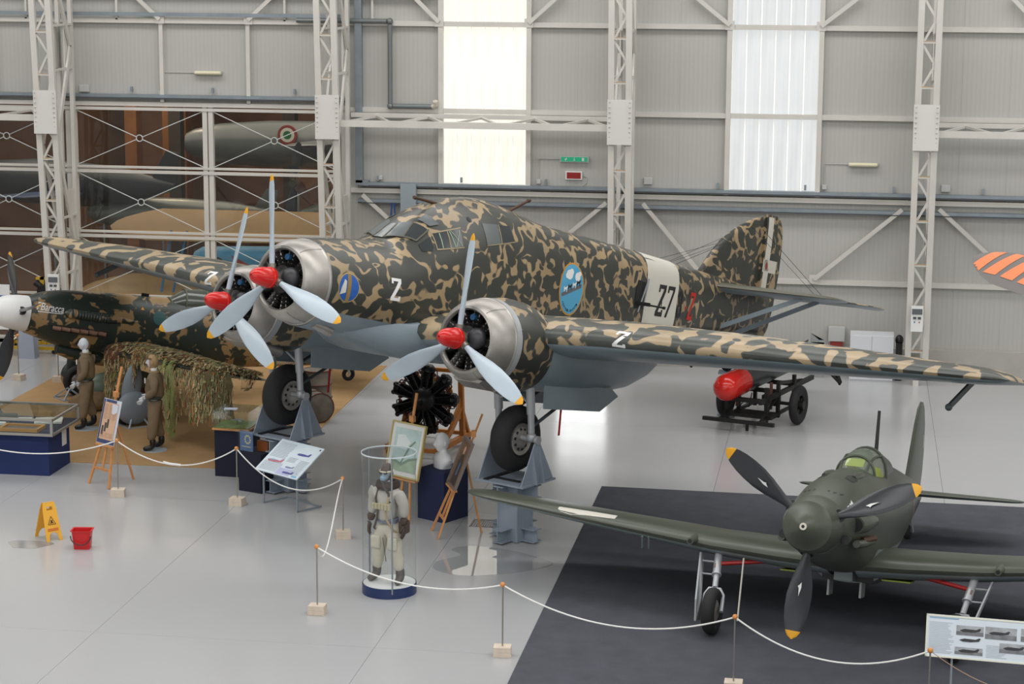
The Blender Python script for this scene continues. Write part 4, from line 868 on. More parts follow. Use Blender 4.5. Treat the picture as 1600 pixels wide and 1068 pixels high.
# barrier posts
stone = mat('travertine', '#cdbfae', .7, var=.08, vscale=9); ball_m = mat('varnished_ball', '#d08a4a', .35); rod = mat('post_steel', '#9c9890', .35, .6)
def post0(T, rzb=0):
    M = Mx.Rotation(rzb, 4, 'Z'); b = MB(); b.box((0, 0, .035), (.24, .2, .068), M); pt(T, 'stone_base', b, stone, False); b = MB(); b.box((0, 0, .103), (.235, .2, .064), M); pt(T, 'stone_base', b, stone, False)
    b = MB(); b.cyl((0, 0, .13), (0, 0, .98), .011, n=10); pt(T, 'rod', b, rod); b = MB(); b.ball((0, 0, .995), .036, 16); pt(T, 'ball', b, ball_m)
POSTS = [(-4.51, 27.88, 'post at the near left edge of the charcoal carpet, by the wing tip'), (-7.43, 29.26, 'post standing closest in front of the glass cylinder on the open floor'), (-8.0, 33.25, 'post between the sloping sign and the glass cylinder'),
         (-10.27, 34.99, 'post in front of the two dark pedestals'), (-12.47, 35.2, 'post in front of the easel with the newspaper page'), (-17.98, 44.55, 'post beside the white-nosed fighter propeller'),
         (-1.34, 26.99, 'post at the edge of the charcoal carpet before the propeller'), (1.1, 26.05, 'post touching the sign with photographs')]
p0 = None
for k, (x, y, lab) in enumerate(POSTS):
    if p0 is None: p0 = thing('barrier_post', None, 'post', (x, y, 0), .1, 'rope barrier posts'); post0(p0); t = p0
    else: t = copy_tree(p0); t.location = (x, y, 0); t.rotation_euler.z = .15*((k*7) % 5-2)
    t['label'] = 'steel rope '+lab
t = copy_tree(p0); t.location = (-17.05, 44.5, 0); t['label'] = 'steel rope post half hidden below the chin of the white-nosed fighter'
rope_m = mat('rope_white', '#e4e4e0', .7)
def rope(a, c, sag, label, r=.011, ends=(.99, .99), asym=.5, m=rope_m):
    b = MB(); P = []
    A, C_ = V((*a, ends[0])), V((*c, ends[1]))
    for k in range(25):
        t = k/24; p = A.lerp(C_, t); q = t**(math.log(.5)/math.log(asym)); p.z -= sag*4*q*(1-q); P.append(p)
    b.tube(P, r, 7); return tag(b.build('barrier_rope', m), label, 'rope')
pp_ = [(x, y) for x, y, _ in POSTS]
rope(pp_[0], pp_[1], .27, 'white rope sagging in front of the glass cylinder'); rope(pp_[2], pp_[1], .42, 'white rope hanging slack between the two posts left of the glass cylinder', asym=.68)
rope(pp_[3], pp_[2], .42, 'white rope sagging in front of the sloping sign'); rope(pp_[4], pp_[3], .36, 'white rope with a taped splice between easel and pedestals')
rope((-15.9, 35.5), pp_[4], .33, 'white rope sagging in front of the glass table case'); rope(pp_[0], pp_[6], .35, 'white rope sagging in front of the wing tip over the carpet edge')
rope(pp_[6], pp_[7], .36, 'white rope sagging below the olive fighter propeller'); rope(pp_[7], (3.4, 25.2), .36, 'thin tan cord crossing the sign with photographs', .005, m=mat('cord_tan', '#a98a70', .7)); rope((-19.6, 43.2), pp_[5], .5, 'white rope at the far left beside the propeller blade')
b = MB(); b.tube([V((-11.62, 35.13, .665)), V((-11.5, 35.12, .64)), V((-11.3, 35.10, .63))], .022, 8); tag(b.build('rope_splice', white), 'white tape wound round the rope splice beside the mannequin boots', 'tape')
# ================================================================ MANNEQUINS
def skin_obj(name, pts, edges, rad, m, parent, sub=2, disp=0):
    me = bpy.data.meshes.new(name); me.from_pydata([V(p) for p in pts], edges, []); me.materials.append(m); o = link(name, me, parent)
    o.modifiers.new('skin', 'SKIN').use_smooth_shade = True
    k_ = {'jacket': 1.17, 'trousers': 1.14, 'boot': 1.15, 'gauntlet': 1.15, 'body': .8}.get(name, 1.0)
    for i, r in enumerate(rad):
        r = tuple(q*k_ for q in r) if isinstance(r, tuple) else r*k_
        sv = me.skin_vertices[0].data[i]; sv.radius = (r, r) if not isinstance(r, tuple) else r; sv.use_root = i == 0
    s = o.modifiers.new('sub', 'SUBSURF'); s.levels = sub; s.render_levels = sub
    if disp:
        tx = bpy.data.textures.get('folds') or bpy.data.textures.new('folds', 'CLOUDS'); tx.noise_scale = .12; d = o.modifiers.new('d', 'DISPLACE'); d.texture = tx; d.strength = disp; d.mid_level = .5
    return o
def head_mesh(s=1.0, n=28, smooth_face=False):
    b = MB(); vs = []; fs = []; m = 22
    for i in range(m+1):
        a = pi*i/m
        for j in range(n):
            t = 2*pi*j/n; d = V((sin(a)*cos(t), sin(a)*sin(t), cos(a))); z = d.z
            x, y = d.x*.098, d.y*.074*(1-.18*max(0, -z)); zz = z*.122
            if d.x > 0:                                        # face side
                x *= 1-.10*max(0, z-.55)
                g = lambda cy, cz, sy, sz: math.exp(-((y-cy)/sy)**2-((zz-cz)/sz)**2)
                x += .026*g(0, -.022, .012, .018)+.010*g(0, .01, .010, .022)+.010*g(0, -.062, .022, .009)+.012*g(0, -.098, .026, .016)-.012*(g(.03, .012, .015, .013)+g(-.03, .012, .015, .013))+.006*(g(.03, .035, .02, .009)+g(-.03, .035, .02, .009))-.005*g(0, -.08, .02, .006)
            else: x *= 1.05
            if z < -.5: x += .01*(1 if d.x > 0 else -1)*0
            vs.append((x*s, y*s, zz*s))
    for i in range(m):
        for j in range(n): fs.append((i*n+j, (i+1)*n+j, (i+1)*n+(j+1) % n, i*n+(j+1) % n))
    b.add(vs, fs)
    for q in (-1, 1): b.ball((-.012*s, q*.076*s, -.008*s), (.020*s, .008*s, .032*s), 10)
    return b
def hand(parent, w_, d_, side, m, name='hand'):
    HS = 1.3; w_, d_ = V(w_), V(d_).normalized(); l = d_.cross(V((1, 0, 0))).normalized() if abs(d_.x) < .9 else V((0, 1, 0)); f = l.cross(d_).normalized()
    pts = [w_, w_+d_*.07]; edges = [(0, 1)]; rad = [.024, (.03, .016)]
    for k, (o_, ln) in enumerate(((-.027, .06), (-.009, .075), (.009, .07), (.026, .055))):
        i = len(pts); base = w_+d_*.09+f*o_; pts += [base, base+d_*ln*.5+l*side*.006, base+d_*ln*.9+l*side*.025]; rad += [.010, .009, .007]; edges += [(1, i), (i, i+1), (i+1, i+2)]
    i = len(pts); pts += [w_+d_*.04+f*.035, w_+d_*.075+f*.05+l*side*.01]; rad += [.011, .009]; edges += [(0, i), (i, i+1)]
    pts = [w_+(V(p)-w_)*HS for p in pts]; rad = [tuple(q*HS for q in r) if isinstance(r, tuple) else r*HS for r in rad]
    return skin_obj(name, pts, edges, rad, m, parent, 1)
def arm(side, el, wr): return [(0, side*.09, 1.45), (0, side*.185, 1.43), el, wr]
skin_w = mat('mannequin_white', '#cfd6de', .35)
def overall_mannequin(loc, rz, label, helmet=False, arms=None, s=1.0):
    T = thing('mannequin', label, 'mannequin', (*loc, .012), rz); T.scale = (s, s, s)
    cloth = mat('overall_brown', '#76654f', .9, var=.1, vscale=6); boot = mat('boot_black', '#151414', .35)
    arms = arms or {1: ((-.05, .25, 1.17), (.14, .22, .97)), -1: ((-.05, -.25, 1.17), (.12, -.22, .96))}
    pts = [(0, 0, .95), (0, 0, 1.15), (0, 0, 1.38), (-.01, 0, 1.5), (.02, 0, 1.6)]; edges = [(0, 1), (1, 2), (2, 3), (3, 4)]; rad = [(.12, .1), (.1, .09), (.13, .09), .055, .05]
    for q in (1, -1):
        i = len(pts); el, wr = arms[q]; pts += [(0, q*.17, 1.43), el, wr]; rad += [.055, .042, .026]; edges += [(2, i), (i, i+1), (i+1, i+2)]
        i = len(pts); pts += [(0, q*.09, .88), (.02, q*.13, .5), (-.02+q*.06, q*.155, .12)]; rad += [.08, .055, .04]; edges += [(0, i), (i, i+1), (i+1, i+2)]
    body = skin_obj('body', pts, edges, rad, skin_w, T)
    b = head_mesh(1.0); h = b.build('head', skin_w, T); h.location = (.035, 0, 1.69)
    pts = [(0, 0, .98), (0, 0, 1.06), (0, 0, 1.25), (-.01, 0, 1.41), (-.02, 0, 1.50)]; edges = [(0, 1), (1, 2), (2, 3), (3, 4)]; rad = [(.145, .12), (.165, .135), (.17, .135), (.15, .11), (.075, .07)]
    for q in (1, -1):
        i = len(pts); el, wr = arms[q]; el, wr = V(el), V(wr); pts += [(-.01, q*.165, 1.42), V((-.03, q*.23, 1.3)), el, el.lerp(wr, .6), el.lerp(wr, .93)]; rad += [.085, .078, .068, .062, .045]; edges += [(3, i), (i, i+1), (i+1, i+2), (i+2, i+3), (i+3, i+4)]
    skin_obj('jacket', pts, edges, rad, cloth, T, 2, .03)
    b = MB(); b.lathe([(1.49, .075), (1.47, .10), (1.50, .115), (1.53, .10), (1.52, .075)], 20, Mx.Rotation(-pi/2, 4, 'Y'), closed=True); pt(T, 'collar', b, mat('collar_sand', '#8a7450', .9) if helmet else cloth)
    b = MB(); b.lathe([(1.50, .06), (1.54, .068), (1.575, .062)], 18, Mx.Rotation(-pi/2, 4, 'Y')); pt(T, 'scarf', b, white)
    pts = [(0, 0, 1.0), (0, 0, .93)]; edges = [(0, 1)]; rad = [(.145, .12), (.15, .13)]
    for q in (1, -1):
        i = len(pts); pts += [(0, q*.095, .82), (.02, q*.135, .52), (.0+q*.06, q*.15, .3), (-.01+q*.06, q*.155, .2)]; rad += [.115, .10, .092, .062]; edges += [(1, i), (i, i+1), (i+1, i+2), (i+2, i+3)]
    skin_obj('trousers', pts, edges, rad, cloth, T, 2, .03)
    b = MB(); b.lathe([(.985, .148), (1.0, .165), (1.03, .165), (1.045, .15)], 24, Mx.Rotation(-pi/2, 4, 'Y'), closed=True); b.v = [(p[0]*.88, p[1], p[2]) for p in b.v]; pt(T, 'waist_strap', b, mat('strap_green', '#3f4740', .8))
    for q in (1, -1):
        skin_obj('boot', [(-.02+q*.06, q*.155, .25), (-.03+q*.06, q*.155, .09), (.08+q*.06, q*.165, .055), (.17+q*.06, q*.17, .045)], [(0, 1), (1, 2), (2, 3)], [.06, .058, (.05, .05), (.045, .035)], boot, T, 2)
        el, wr = V(arms[q][0]), V(arms[q][1]); hand(T, wr, (wr-el), q, skin_w)
    b = MB(); b.box((.165, .06, 1.34), (.02, .05, .09)); pt(T, 'chest_badge', b, white, False)
    b = MB(); b.lathe([(.0, .0), (.0, .24), (.01, .24), (.012, 0)], 28, Mx.Rotation(-pi/2, 4, 'Y')); o_ = pt(T, 'base_plate', b, mat('base_glass', '#aab4ba', .15)); o_.location = (.02, .05, 0)
    if helmet:
        lea = mat('helmet_tan', '#a58a62', .7); b = MB(); vs = head_mesh(1.13); vs.v = [p for p in vs.v]
        k = MB(); k.v = vs.v; k.f = [f for f in vs.f if sum(vs.v[i][0] for i in f)/len(f) < .045 or sum(vs.v[i][2] for i in f)/len(f) > .05]; k.mi = [0]*len(k.f)
        o_ = pt(T, 'flying_helmet', k, lea); o_.location = (.03, 0, 1.695)
        b = MB(); 
        for q in (-1, 1): b.lathe([(-.008, .0), (-.008, .03), (.012, .03), (.012, .0)], 14, Mx.Translation((.12, q*.036, 1.775)) @ Mx.Rotation(-.5, 4, 'Y'))
        b.tube([V((.03+.105*cos(t), .092*sin(t), 1.765)) for t in [pi*k/12-pi/2 for k in range(13)]], .01, 6); pt(T, 'goggles', b, mat('goggle_brown', '#6b4a34', .3), kind='stuff')
    return T
overall_mannequin((-14.83, 40.2), radians(186), 'bald white mannequin in brown overalls between the table case and the fighter wheel')
overall_mannequin((-12.93, 38.68), radians(190), 'mannequin in brown overalls with tan flying helmet beside the net', True, {1: ((-.04, .25, 1.18), (.16, .2, 1.02)), -1: ((-.04, -.25, 1.18), (.16, -.2, 1.02))})
# flying suit mannequin inside the cylinder
def suit_mannequin(loc, rz):
    T = thing('mannequin', 'mannequin in pale flying suit, fur collar and oxygen mask inside the clear cylinder', 'mannequin', (*loc, .15), rz)
    su = mat('suit_cream', '#c6bfae', .9, var=.07, vscale=7); ja = mat('suit_grey', '#b3adA6', .9, var=.07, vscale=7); lea = mat('leather_brown', '#43322b', .55); fur = mat('fur_brown', '#3d2c25', .95, bump=1, bscale=90); web = mat('web_tan', '#a8946c', .85); glove = mat('glove_brown', '#4b3b30', .6); boot = mat('boot_grey', '#5a5451', .6)
    A = {1: ((-.02, .27, 1.14), (.03, .29, .90)), -1: ((-.02, -.27, 1.14), (.03, -.29, .90))}
    pts = [(0, 0, .93), (0, 0, 1.1), (0, 0, 1.36), (0, 0, 1.48), (.02, 0, 1.58)]; edges = [(0, 1), (1, 2), (2, 3), (3, 4)]; rad = [(.12, .1), (.1, .09), (.13, .09), .055, .05]
    for q in (1, -1):
        i = len(pts); pts += [(0, q*.17, 1.40), A[q][0], A[q][1]]; rad += [.05, .04, .025]; edges += [(2, i), (i, i+1), (i+1, i+2)]
        i = len(pts); pts += [(0, q*.10, .86), (.02, q*.15, .48), (0, q*.2, .12)]; rad += [.08, .055, .04]; edges += [(0, i), (i, i+1), (i+1, i+2)]
    skin_obj('body', pts, edges, rad, skin_w, T)
    h = head_mesh(1.0).build('head', mat('face_grey', '#8fa0ab', .4), T); h.location = (.03, 0, 1.67)
    pts = [(0, 0, .94), (0, 0, 1.0), (0, 0, 1.2), (0, 0, 1.38), (0, 0, 1.46)]; edges = [(0, 1), (1, 2), (2, 3), (3, 4)]; rad = [(.15, .12), (.165, .13), (.175, .135), (.16, .11), (.08, .07)]
    for q in (1, -1):
        el, wr = V(A[q][0]), V(A[q][1]); i = len(pts); pts += [(0, q*.175, 1.39), (-.01, q*.24, 1.27), el, el.lerp(wr, .6)]; rad += [.085, .08, .07, .062]; edges += [(3, i), (i, i+1), (i+1, i+2), (i+2, i+3)]
    skin_obj('jacket', pts, edges, rad, ja, T, 2, .03)
    pts = [(0, 0, .96), (0, 0, .9)]; edges = [(0, 1)]; rad = [(.15, .12), (.155, .13)]
    for q in (1, -1): i = len(pts); pts += [(0, q*.10, .80), (.02, q*.15, .50), (.01, q*.18, .3), (0, q*.2, .17)]; rad += [.115, .092, .085, .06]; edges += [(1, i), (i, i+1), (i+1, i+2), (i+2, i+3)]
    skin_obj('trousers', pts, edges, rad, su, T, 2, .025)
    for q in (1, -1):
        b = MB(); b.box((.115, q*.145, .62), (.07, .16, .2)); o_ = pt(T, 'thigh_pocket', b, su); md = o_.modifiers.new('b', 'BEVEL'); md.width = .03; md.segments = 3
        skin_obj('boot', [(0, q*.2, .25), (-.01, q*.205, .09), (.09, q*.23, .055), (.17, q*.25, .045)], [(0, 1), (1, 2), (2, 3)], [.065, .062, .052, (.045, .035)], boot, T)
        el, wr = V(A[q][0]), V(A[q][1]); skin_obj('gauntlet', [el.lerp(wr, .5), el.lerp(wr, .8), wr], [(0, 1), (1, 2)], [.072, .055, .036], glove, T); hand(T, wr, wr-el, q, glove, 'glove')
    k = MB(); hv = head_mesh(1.14); k.v = hv.v; k.f = [f for f in hv.f if sum(hv.v[i][0] for i in f)/len(f) < .035 or sum(hv.v[i][2] for i in f)/len(f) > .045]; k.mi = [0]*len(k.f)
    o_ = pt(T, 'flying_helmet', k, lea); o_.location = (.025, 0, 1.675)
    b = MB()
    for q in (-1, 1): b.lathe([(-.01, 0), (-.01, .032), (.014, .032), (.016, 0)], 16, Mx.Translation((.118, q*.036, 1.69)))
    pt(T, 'goggles', b, mat('goggle_glass', '#35393a', .1), kind='stuff')
    b = MB(); b.tube([V((.03+.112*cos(t), .094*sin(t), 1.70)) for t in [2*pi*k/24 for k in range(25)]], .013, 6); pt(T, 'goggle_strap', b, mat('strap_cream', '#c9bfa6', .8))
    b = MB(); b.rings([((.09, 0, 1.62), .05), ((.14, 0, 1.60), .048), ((.165, 0, 1.59), .03)], 14); pt(T, 'oxygen_mask', b, mat('mask_blue', '#7f9aad', .45)); b = MB(); b.tube([V((.15, 0, 1.57)), V((.17, .04, 1.48)), V((.14, .1, 1.38)), V((.13, .12, 1.25))], .02, 8); pt(T, 'oxygen_hose', b, mat('hose_dark', '#38342f', .6))
    b = MB(); b.lathe([(1.44, .09), (1.42, .15), (1.47, .185), (1.54, .165), (1.55, .11), (1.5, .085)], 24, Mx.Rotation(-pi/2, 4, 'Y'), closed=True); pt(T, 'fur_collar', b, fur)
    for q in (1, -1): b = MB(); b.tube([V((.04, q*.12, 1.47)), V((.165, q*.11, 1.3)), V((.185, q*.06, 1.12)), V((.17, q*.09, .98)), V((.13, q*.16, .84)), V((-.02, q*.2, .74)), V((-.12, q*.1, .8))], .017, 6); pt(T, 'harness_strap', b, web if q > 0 else mat('web_dark', '#4d4238', .8))
    b = MB(); b.box((.19, 0, 1.19), (.03, .3, .085)); pt(T, 'chest_band', b, mat('band_pale', '#bcb08c', .8), False)
    for k_ in range(5): b = MB(); b.box((.207, -.11+k_*.055, 1.19), (.012, .012, .075)); pt(T, 'buckle_bar', b, silver, False)
    b = MB(); b.lathe([(.92, .15), (.93, .172), (.98, .172), (.99, .155)], 26, Mx.Rotation(-pi/2, 4, 'Y'), closed=True); b.v = [(p[0]*.85, p[1], p[2]) for p in b.v]; pt(T, 'belt', b, mat('belt_blue_grey', '#6e7284', .8))
    b = MB(); b.box((-.05, .25, .86), (.16, .12, .2)); o_ = pt(T, 'seat_pack', b, mat('pack_brown', '#54473b', .8)); md = o_.modifiers.new('b', 'BEVEL'); md.width = .03; md.segments = 3
    b = MB(); b.cyl((.12, -.02, .7), (.14, .05, .35), .006, n=6); pt(T, 'lanyard', b, lea)
suit_mannequin((-6.66, 30.52), radians(250))
T = thing('display_cylinder', 'tall clear acrylic cylinder on a round blue base', 'display case', (-6.64, 30.5, 0))
b = MB(); b.lathe([(0, 0), (0, .405), (.15, .405)], 64, Mx.Rotation(-pi/2, 4, 'Y')); b.v = b.v; pt(T, 'base', b, mat('base_blue', '#1c2f5c', .35)); b = MB(); b.lathe([(.142, 0), (.142, .39), (.152, .39), (.152, 0)], 64, Mx.Rotation(-pi/2, 4, 'Y')); pt(T, 'base_top', b, white)
b = MB(); b.lathe([(.1, .40), (2.12, .40), (2.12, .393), (.1, .393)], 72, Mx.Rotation(-pi/2, 4, 'Y'), closed=True); pt(T, 'tube', b, acrylic)
b = MB(); b.lathe([(2.12, 0), (2.12, .405), (2.135, .405), (2.135, 0)], 72, Mx.Rotation(-pi/2, 4, 'Y')); pt(T, 'lid', b, acrylic)
b = MB(); b.lathe([(2.118, .40), (2.118, .408), (2.137, .408), (2.137, .40)], 72, Mx.Rotation(-pi/2, 4, 'Y'), closed=True); pt(T, 'lid_edge', b, mat('acrylic_edge', '#c9d3d6', .2))
for a in (-1.25, 2.6): b = MB(); b.box((.402*cos(a), .402*sin(a), 1.1), (.02, .035, 2.05), None); pt(T, 'joint_strip', b, mat('joint_grey', '#7f858a', .3), False)
# bust
T = thing('plaster_bust', 'white plaster portrait bust on a navy pedestal', 'bust', (-6.66, 34.82, .86), radians(222))
pl = mat('plaster_white', '#e6e7e8', .5)
hb = head_mesh(1.32, 32); mv = Mx.Translation((.02, 0, .43)); hb.v = [tuple(mv @ V(p)) for p in hb.v]; hb.build('head', pl, T)
b = MB(); L_ = []
for z, wx, wy, cx in ((0, .12, .15, .0), (.05, .125, .17, .0), (.10, .13, .22, .0), (.16, .125, .235, .0), (.215, .105, .20, -.005), (.25, .08, .13, -.01), (.285, .07, .080, -.005), (.34, .062, .066, 0), (.40, .06, .062, .0)): L_.append([(cx+wx*math.copysign(abs(cos(a))**(.6 if z < .1 else 1), cos(a)), wy*math.copysign(abs(sin(a))**(.6 if z < .1 else 1), sin(a)), z) for a in [2*pi*k/28 for k in range(28)]])
b.loft(L_); pt(T, 'shoulders', b, pl)
k = MB(); hv = head_mesh(1.40, 32); k.v = [tuple(mv @ V(p)) for p in hv.v]; k.f = [f for f in hv.f if sum(hv.v[i][2] for i in f)/len(f) > .085 or (sum(hv.v[i][0] for i in f)/len(f) < -.02 and sum(hv.v[i][2] for i in f)/len(f) > -.03)]; k.mi = [0]*len(k.f); pt(T, 'hair', k, pl)
def pedestal(loc, rz, d, label, m): b = MB(); b.box((0, 0, d[2]/2), d); o = b.build('pedestal', m, None, False); o.location = (*loc, 0); o.rotation_euler.z = rz; return tag(o, label, 'pedestal')
pedestal((-6.66, 34.84), radians(-30), (.58, .62, .86), 'navy cloth pedestal under the white bust', navy)
pedestal((-10.9, 37.2), radians(-4), (.64, .62, .86), 'taller near-black pedestal with the model landscape case on top', navy_dark)
pedestal((-10.2, 36.13), radians(-22), (.50, .52, .70), 'shorter near-black pedestal with the wooden box on top', navy_dark)
# model case on the taller pedestal
T = thing('model_case', 'glass case holding a tiny aircraft on a green landscape', 'display case', (-10.9, 37.2, .86), radians(-4))
b = MB(); b.box((0, 0, .015), (.70, .7, .03)); pt(T, 'wooden_base', b, wood, False); b = MB(); b.box((0, 0, .04), (.64, .64, .02)); pt(T, 'landscape', b, mat('model_grass', '#6d7d3f', .9, var=.3, vscale=12), False)
for c_, d_ in (((0, -.33, .19), (.66, .006, .3)), ((0, .33, .19), (.66, .006, .3)), ((-.33, 0, .19), (.006, .66, .3)), ((.33, 0, .19), (.006, .66, .3)), ((0, 0, .345), (.67, .67, .006))): b = MB(); b.box(c_, d_); pt(T, 'pane', b, glass, False)
T2 = thing('model_aircraft', 'tiny pale model aircraft inside the glass landscape case', 'model', (-10.88, 37.15, .99), .5)
b = MB(); b.rings([((.11, 0, 0), .01), ((.08, 0, 0), .02), ((-.08, 0, .01), .012), ((-.12, 0, .02), .004)], 10); pt(T2, 'fuselage', b, silver_paint); b = MB(); b.box((.03, 0, .0), (.05, .3, .008)); pt(T2, 'wing', b, silver_paint); b = MB(); b.cyl((0, 0, -.08), (0, 0, 0), .004, n=6); pt(T2, 'rod', b, black)
b = MB(); b.box((0, 0, .0), (.24, .16, .004)); o = b.build('info_card', mat('card_blue_white', '#c9d3e6', .5), None, False); o.location = (-10.98, 37.1, 1.213); o.rotation_euler.z = .1; tag(o, 'white card with a blue edge lying on the glass landscape case', 'card')
b = MB(); b.box((0, 0, .09), (.24, .2, .18)); T = thing('wooden_box', 'small varnished wooden box on the shorter dark pedestal', 'box', (-10.08, 36.16, .70), radians(-22)); pt(T, 'box_body', b, mat('box_wood', '#8b4f28', .4, var=.1), False); b = MB(); b.box((-.04, .02, .2), (.12, .09, .04)); pt(T, 'white_device', b, white, False); b = MB(); b.box((-.121, 0, .1), (.01, .06, .08)); pt(T, 'box_opening', b, black, False)
T = thing('pennant_stand', 'blue pennant with a pale crest under clear acrylic on the shorter pedestal', 'pennant', (-10.38, 36.0, .70), radians(-26))
b = MB(); b.box((0, 0, .19), (.3, .01, .36)); pt(T, 'pennant', b, mat('pennant_blue', '#4f6b96', .6), False); b = MB()
for k_ in range(10): a = k_*.63; b.box((.03+.06*cos(a), -.008, .22+.07*sin(a)), (.035, .004, .03))
b.box((0, -.008, .09), (.2, .004, .015)); pt(T, 'crest', b, mat('crest_pale', '#b9b793', .6), False, kind='stuff'); b = MB(); b.box((0, 0, .39), (.55, .42, .008)); pt(T, 'acrylic_lid', b, acrylic, False); b = MB(); b.box((.0, -.03, .19), (.34, .005, .38)); pt(T, 'acrylic_front', b, acrylic, False)
# ================================================================ EASELS
def easel(loc, rz, label, pic, pw, ph_, pz, mast=2.05, lean=.16, plabel='', fr=None, feet=.3, back=.75):
    T = thing('easel', label, 'easel', (*loc, 0), rz, 'wooden easels')
    Yz = lambda z: z*lean
    for s in (-1, 1): b = MB(); b.bar((s*feet, 0, 0), (s*.05, Yz(1.35)+.0, 1.35), .045, .028, (0, 1, 0)); pt(T, 'front_leg', b, wood, False)
    b = MB(); b.bar((0, Yz(.3)+.01, .3), (0, Yz(mast), mast), .045, .025, (0, 1, 0)); pt(T, 'mast', b, wood, False); b = MB(); b.bar((0, back, 0), (0, Yz(1.25)+.02, 1.25), .04, .028, (0, 1, 0)); pt(T, 'rear_leg', b, wood, False)
    b = MB(); b.box((0, Yz(.3), .3), (feet*1.55, .025, .045)); pt(T, 'crossbar', b, wood, False); b = MB(); b.box((0, Yz(pz)-.04, pz-.02), (max(.4, pw*.9), .08, .03)); pt(T, 'ledge', b, wood, False)
    b = MB(); b.box((0, Yz(pz+ph_)+.0, pz+ph_+.04), (.10, .06, .1)); pt(T, 'clamp', b, wood, False)
    N_ = V((0, -cos(math.atan(lean)), sin(math.atan(lean)))); U = V((1, 0, 0)); W_ = V((0, sin(math.atan(lean)), cos(math.atan(lean)))); O = V((0, Yz(pz)-.045, pz))
    P = thing(pic, plabel, 'picture', (*loc, 0), rz)
    if fr: 
        w_, m_ = fr
        for (x0, z0, x1, z1) in ((-pw/2, 0, pw/2, w_), (-pw/2, ph_-w_, pw/2, ph_), (-pw/2, w_, -pw/2+w_, ph_-w_), (pw/2-w_, w_, pw/2, ph_-w_)): b = MB(); b.prism([(x0, z0), (x1, z0), (x1, z1), (x0, z1)], O, U, W_, N_*.045); pt(P, 'frame', b, m_, False)
    def flat(name, poly, m, lift, lab=None): b = MB(); b.prism([(x, y) for x, y in poly], O+N_*lift, U, W_, N_*.003); o = pt(P, name, b, m, False); return o
    return T, P, flat
R_ = lambda x0, y0, x1, y1: [(x0, y0), (x1, y0), (x1, y1), (x0, y1)]
_, P1, fl1 = easel((-13.04, 35.81), radians(-35), 'wooden easel carrying a newspaper page behind the rope', 'newspaper_board', .54, .82, .74, lean=.27, mast=2.08, plabel='newspaper page on a blue and white board on the easel beside the table case')
fl1('board', R_(-.26, 0, .26, .8), mat('board_white', '#ccd0dc', .3), .0); fl1('blue_border', R_(-.25, .01, .25, .1), mat('border_blue', '#3f4a72', .4), .004); fl1('blue_border', R_(-.25, .1, -.2, .79), MATS['border_blue'], .004); fl1('blue_border', R_(-.18, .74, .12, .79), MATS['border_blue'], .004)
fl1('newspaper', R_(-.2, .08, .2, .74), mat('newsprint', '#cfa98c', .7), .008)
ink = mat('ink_grey', '#a58873', .7); b = MB()
for k_ in range(26):
    z = .12+k_*.023
    if .2 < z < .42: continue
    for x0, x1 in ((-.18, -.07), (-.05, .05), (.07, .18)): fl1('print_line', R_(x0, z, x1-.01*(k_ % 3), z+.008), ink, .011)
for x0, z0 in ((-.17, .2), (-.1, .26), (-.04, .33)): fl1('print_photo', R_(x0, z0-.04, x0+.05, z0+.12), mat('ink_dark', '#4a443f', .7), .011)
fl1('torn_patch', [(.04, .56), (.1, .54), (.2, .6), (.19, .72), (.02, .72)], MATS['board_white'], .012)
_, P2, fl2 = easel((-7.38, 34.45), radians(-33), 'wooden easel behind the glass cylinder holding the pale landscape', 'landscape_painting', .78, .92, .72, mast=2.1, lean=.24, plabel='pale green and blue landscape painting in a thin gold frame', fr=(.025, mat('frame_gold', '#b9a96c', .4)))
fl2('mount', R_(-.37, .02, .37, .9), white, .0); fl2('painting', R_(-.29, .1, .29, .82), mat('paint_pale', '#bcd2cf', .5, var=.12, vscale=7), .006)
fl2('painted_field', [(-.29, .1), (.29, .1), (.29, .34), (.12, .3), (-.05, .2), (-.29, .28)], mat('paint_green', '#9fb39a', .5, var=.15, vscale=8), .010); fl2('painted_ridge', [(-.29, .26), (-.05, .19), (.12, .29), (.29, .33), (.29, .37), (.1, .33), (-.05, .24), (-.29, .31)], mat('paint_dark_green', '#7d9380', .5), .012)
fl2('painted_branch', [(-.08, .24), (-.05, .24), (.1, .52), (.2, .62), (.19, .64), (.08, .54)], MATS['paint_dark_green'], .013); fl2('painted_cloud', [(-.22, .5), (.02, .46), (.1, .6), (-.05, .72), (-.22, .7)], mat('paint_sky', '#dfe8e6', .5), .012)
_, P3, fl3 = easel((-6.58, 33.7), radians(-68), 'wooden easel at the right of the bust, standing askew', 'portrait_painting', .62, .82, .80, mast=1.98, lean=.40, plabel='dark brown portrait painting of a standing person in a silver frame', fr=(.04, mat('frame_silver', '#8d8078', .35, .5)), feet=.27, back=.78)
fl3('painting', R_(-.28, .03, .28, .79), mat('paint_brown', '#6f5640', .5, var=.25, vscale=6), .0); fl3('painted_coat', [(-.16, .05), (.14, .05), (.13, .45), (.06, .56), (-.06, .56), (-.14, .42)], mat('paint_coat', '#3b3430', .5), .006)
fl3('painted_sash', [(-.02, .2), (.05, .2), (.07, .42), (.0, .42)], mat('paint_blue', '#4a6288', .5), .009); fl3('painted_face', [(-.05+.055*cos(a)+.05, .63+.07*sin(a)) for a in [2*pi*k/14 for k in range(14)]], mat('paint_face', '#c39a7c', .5), .008)
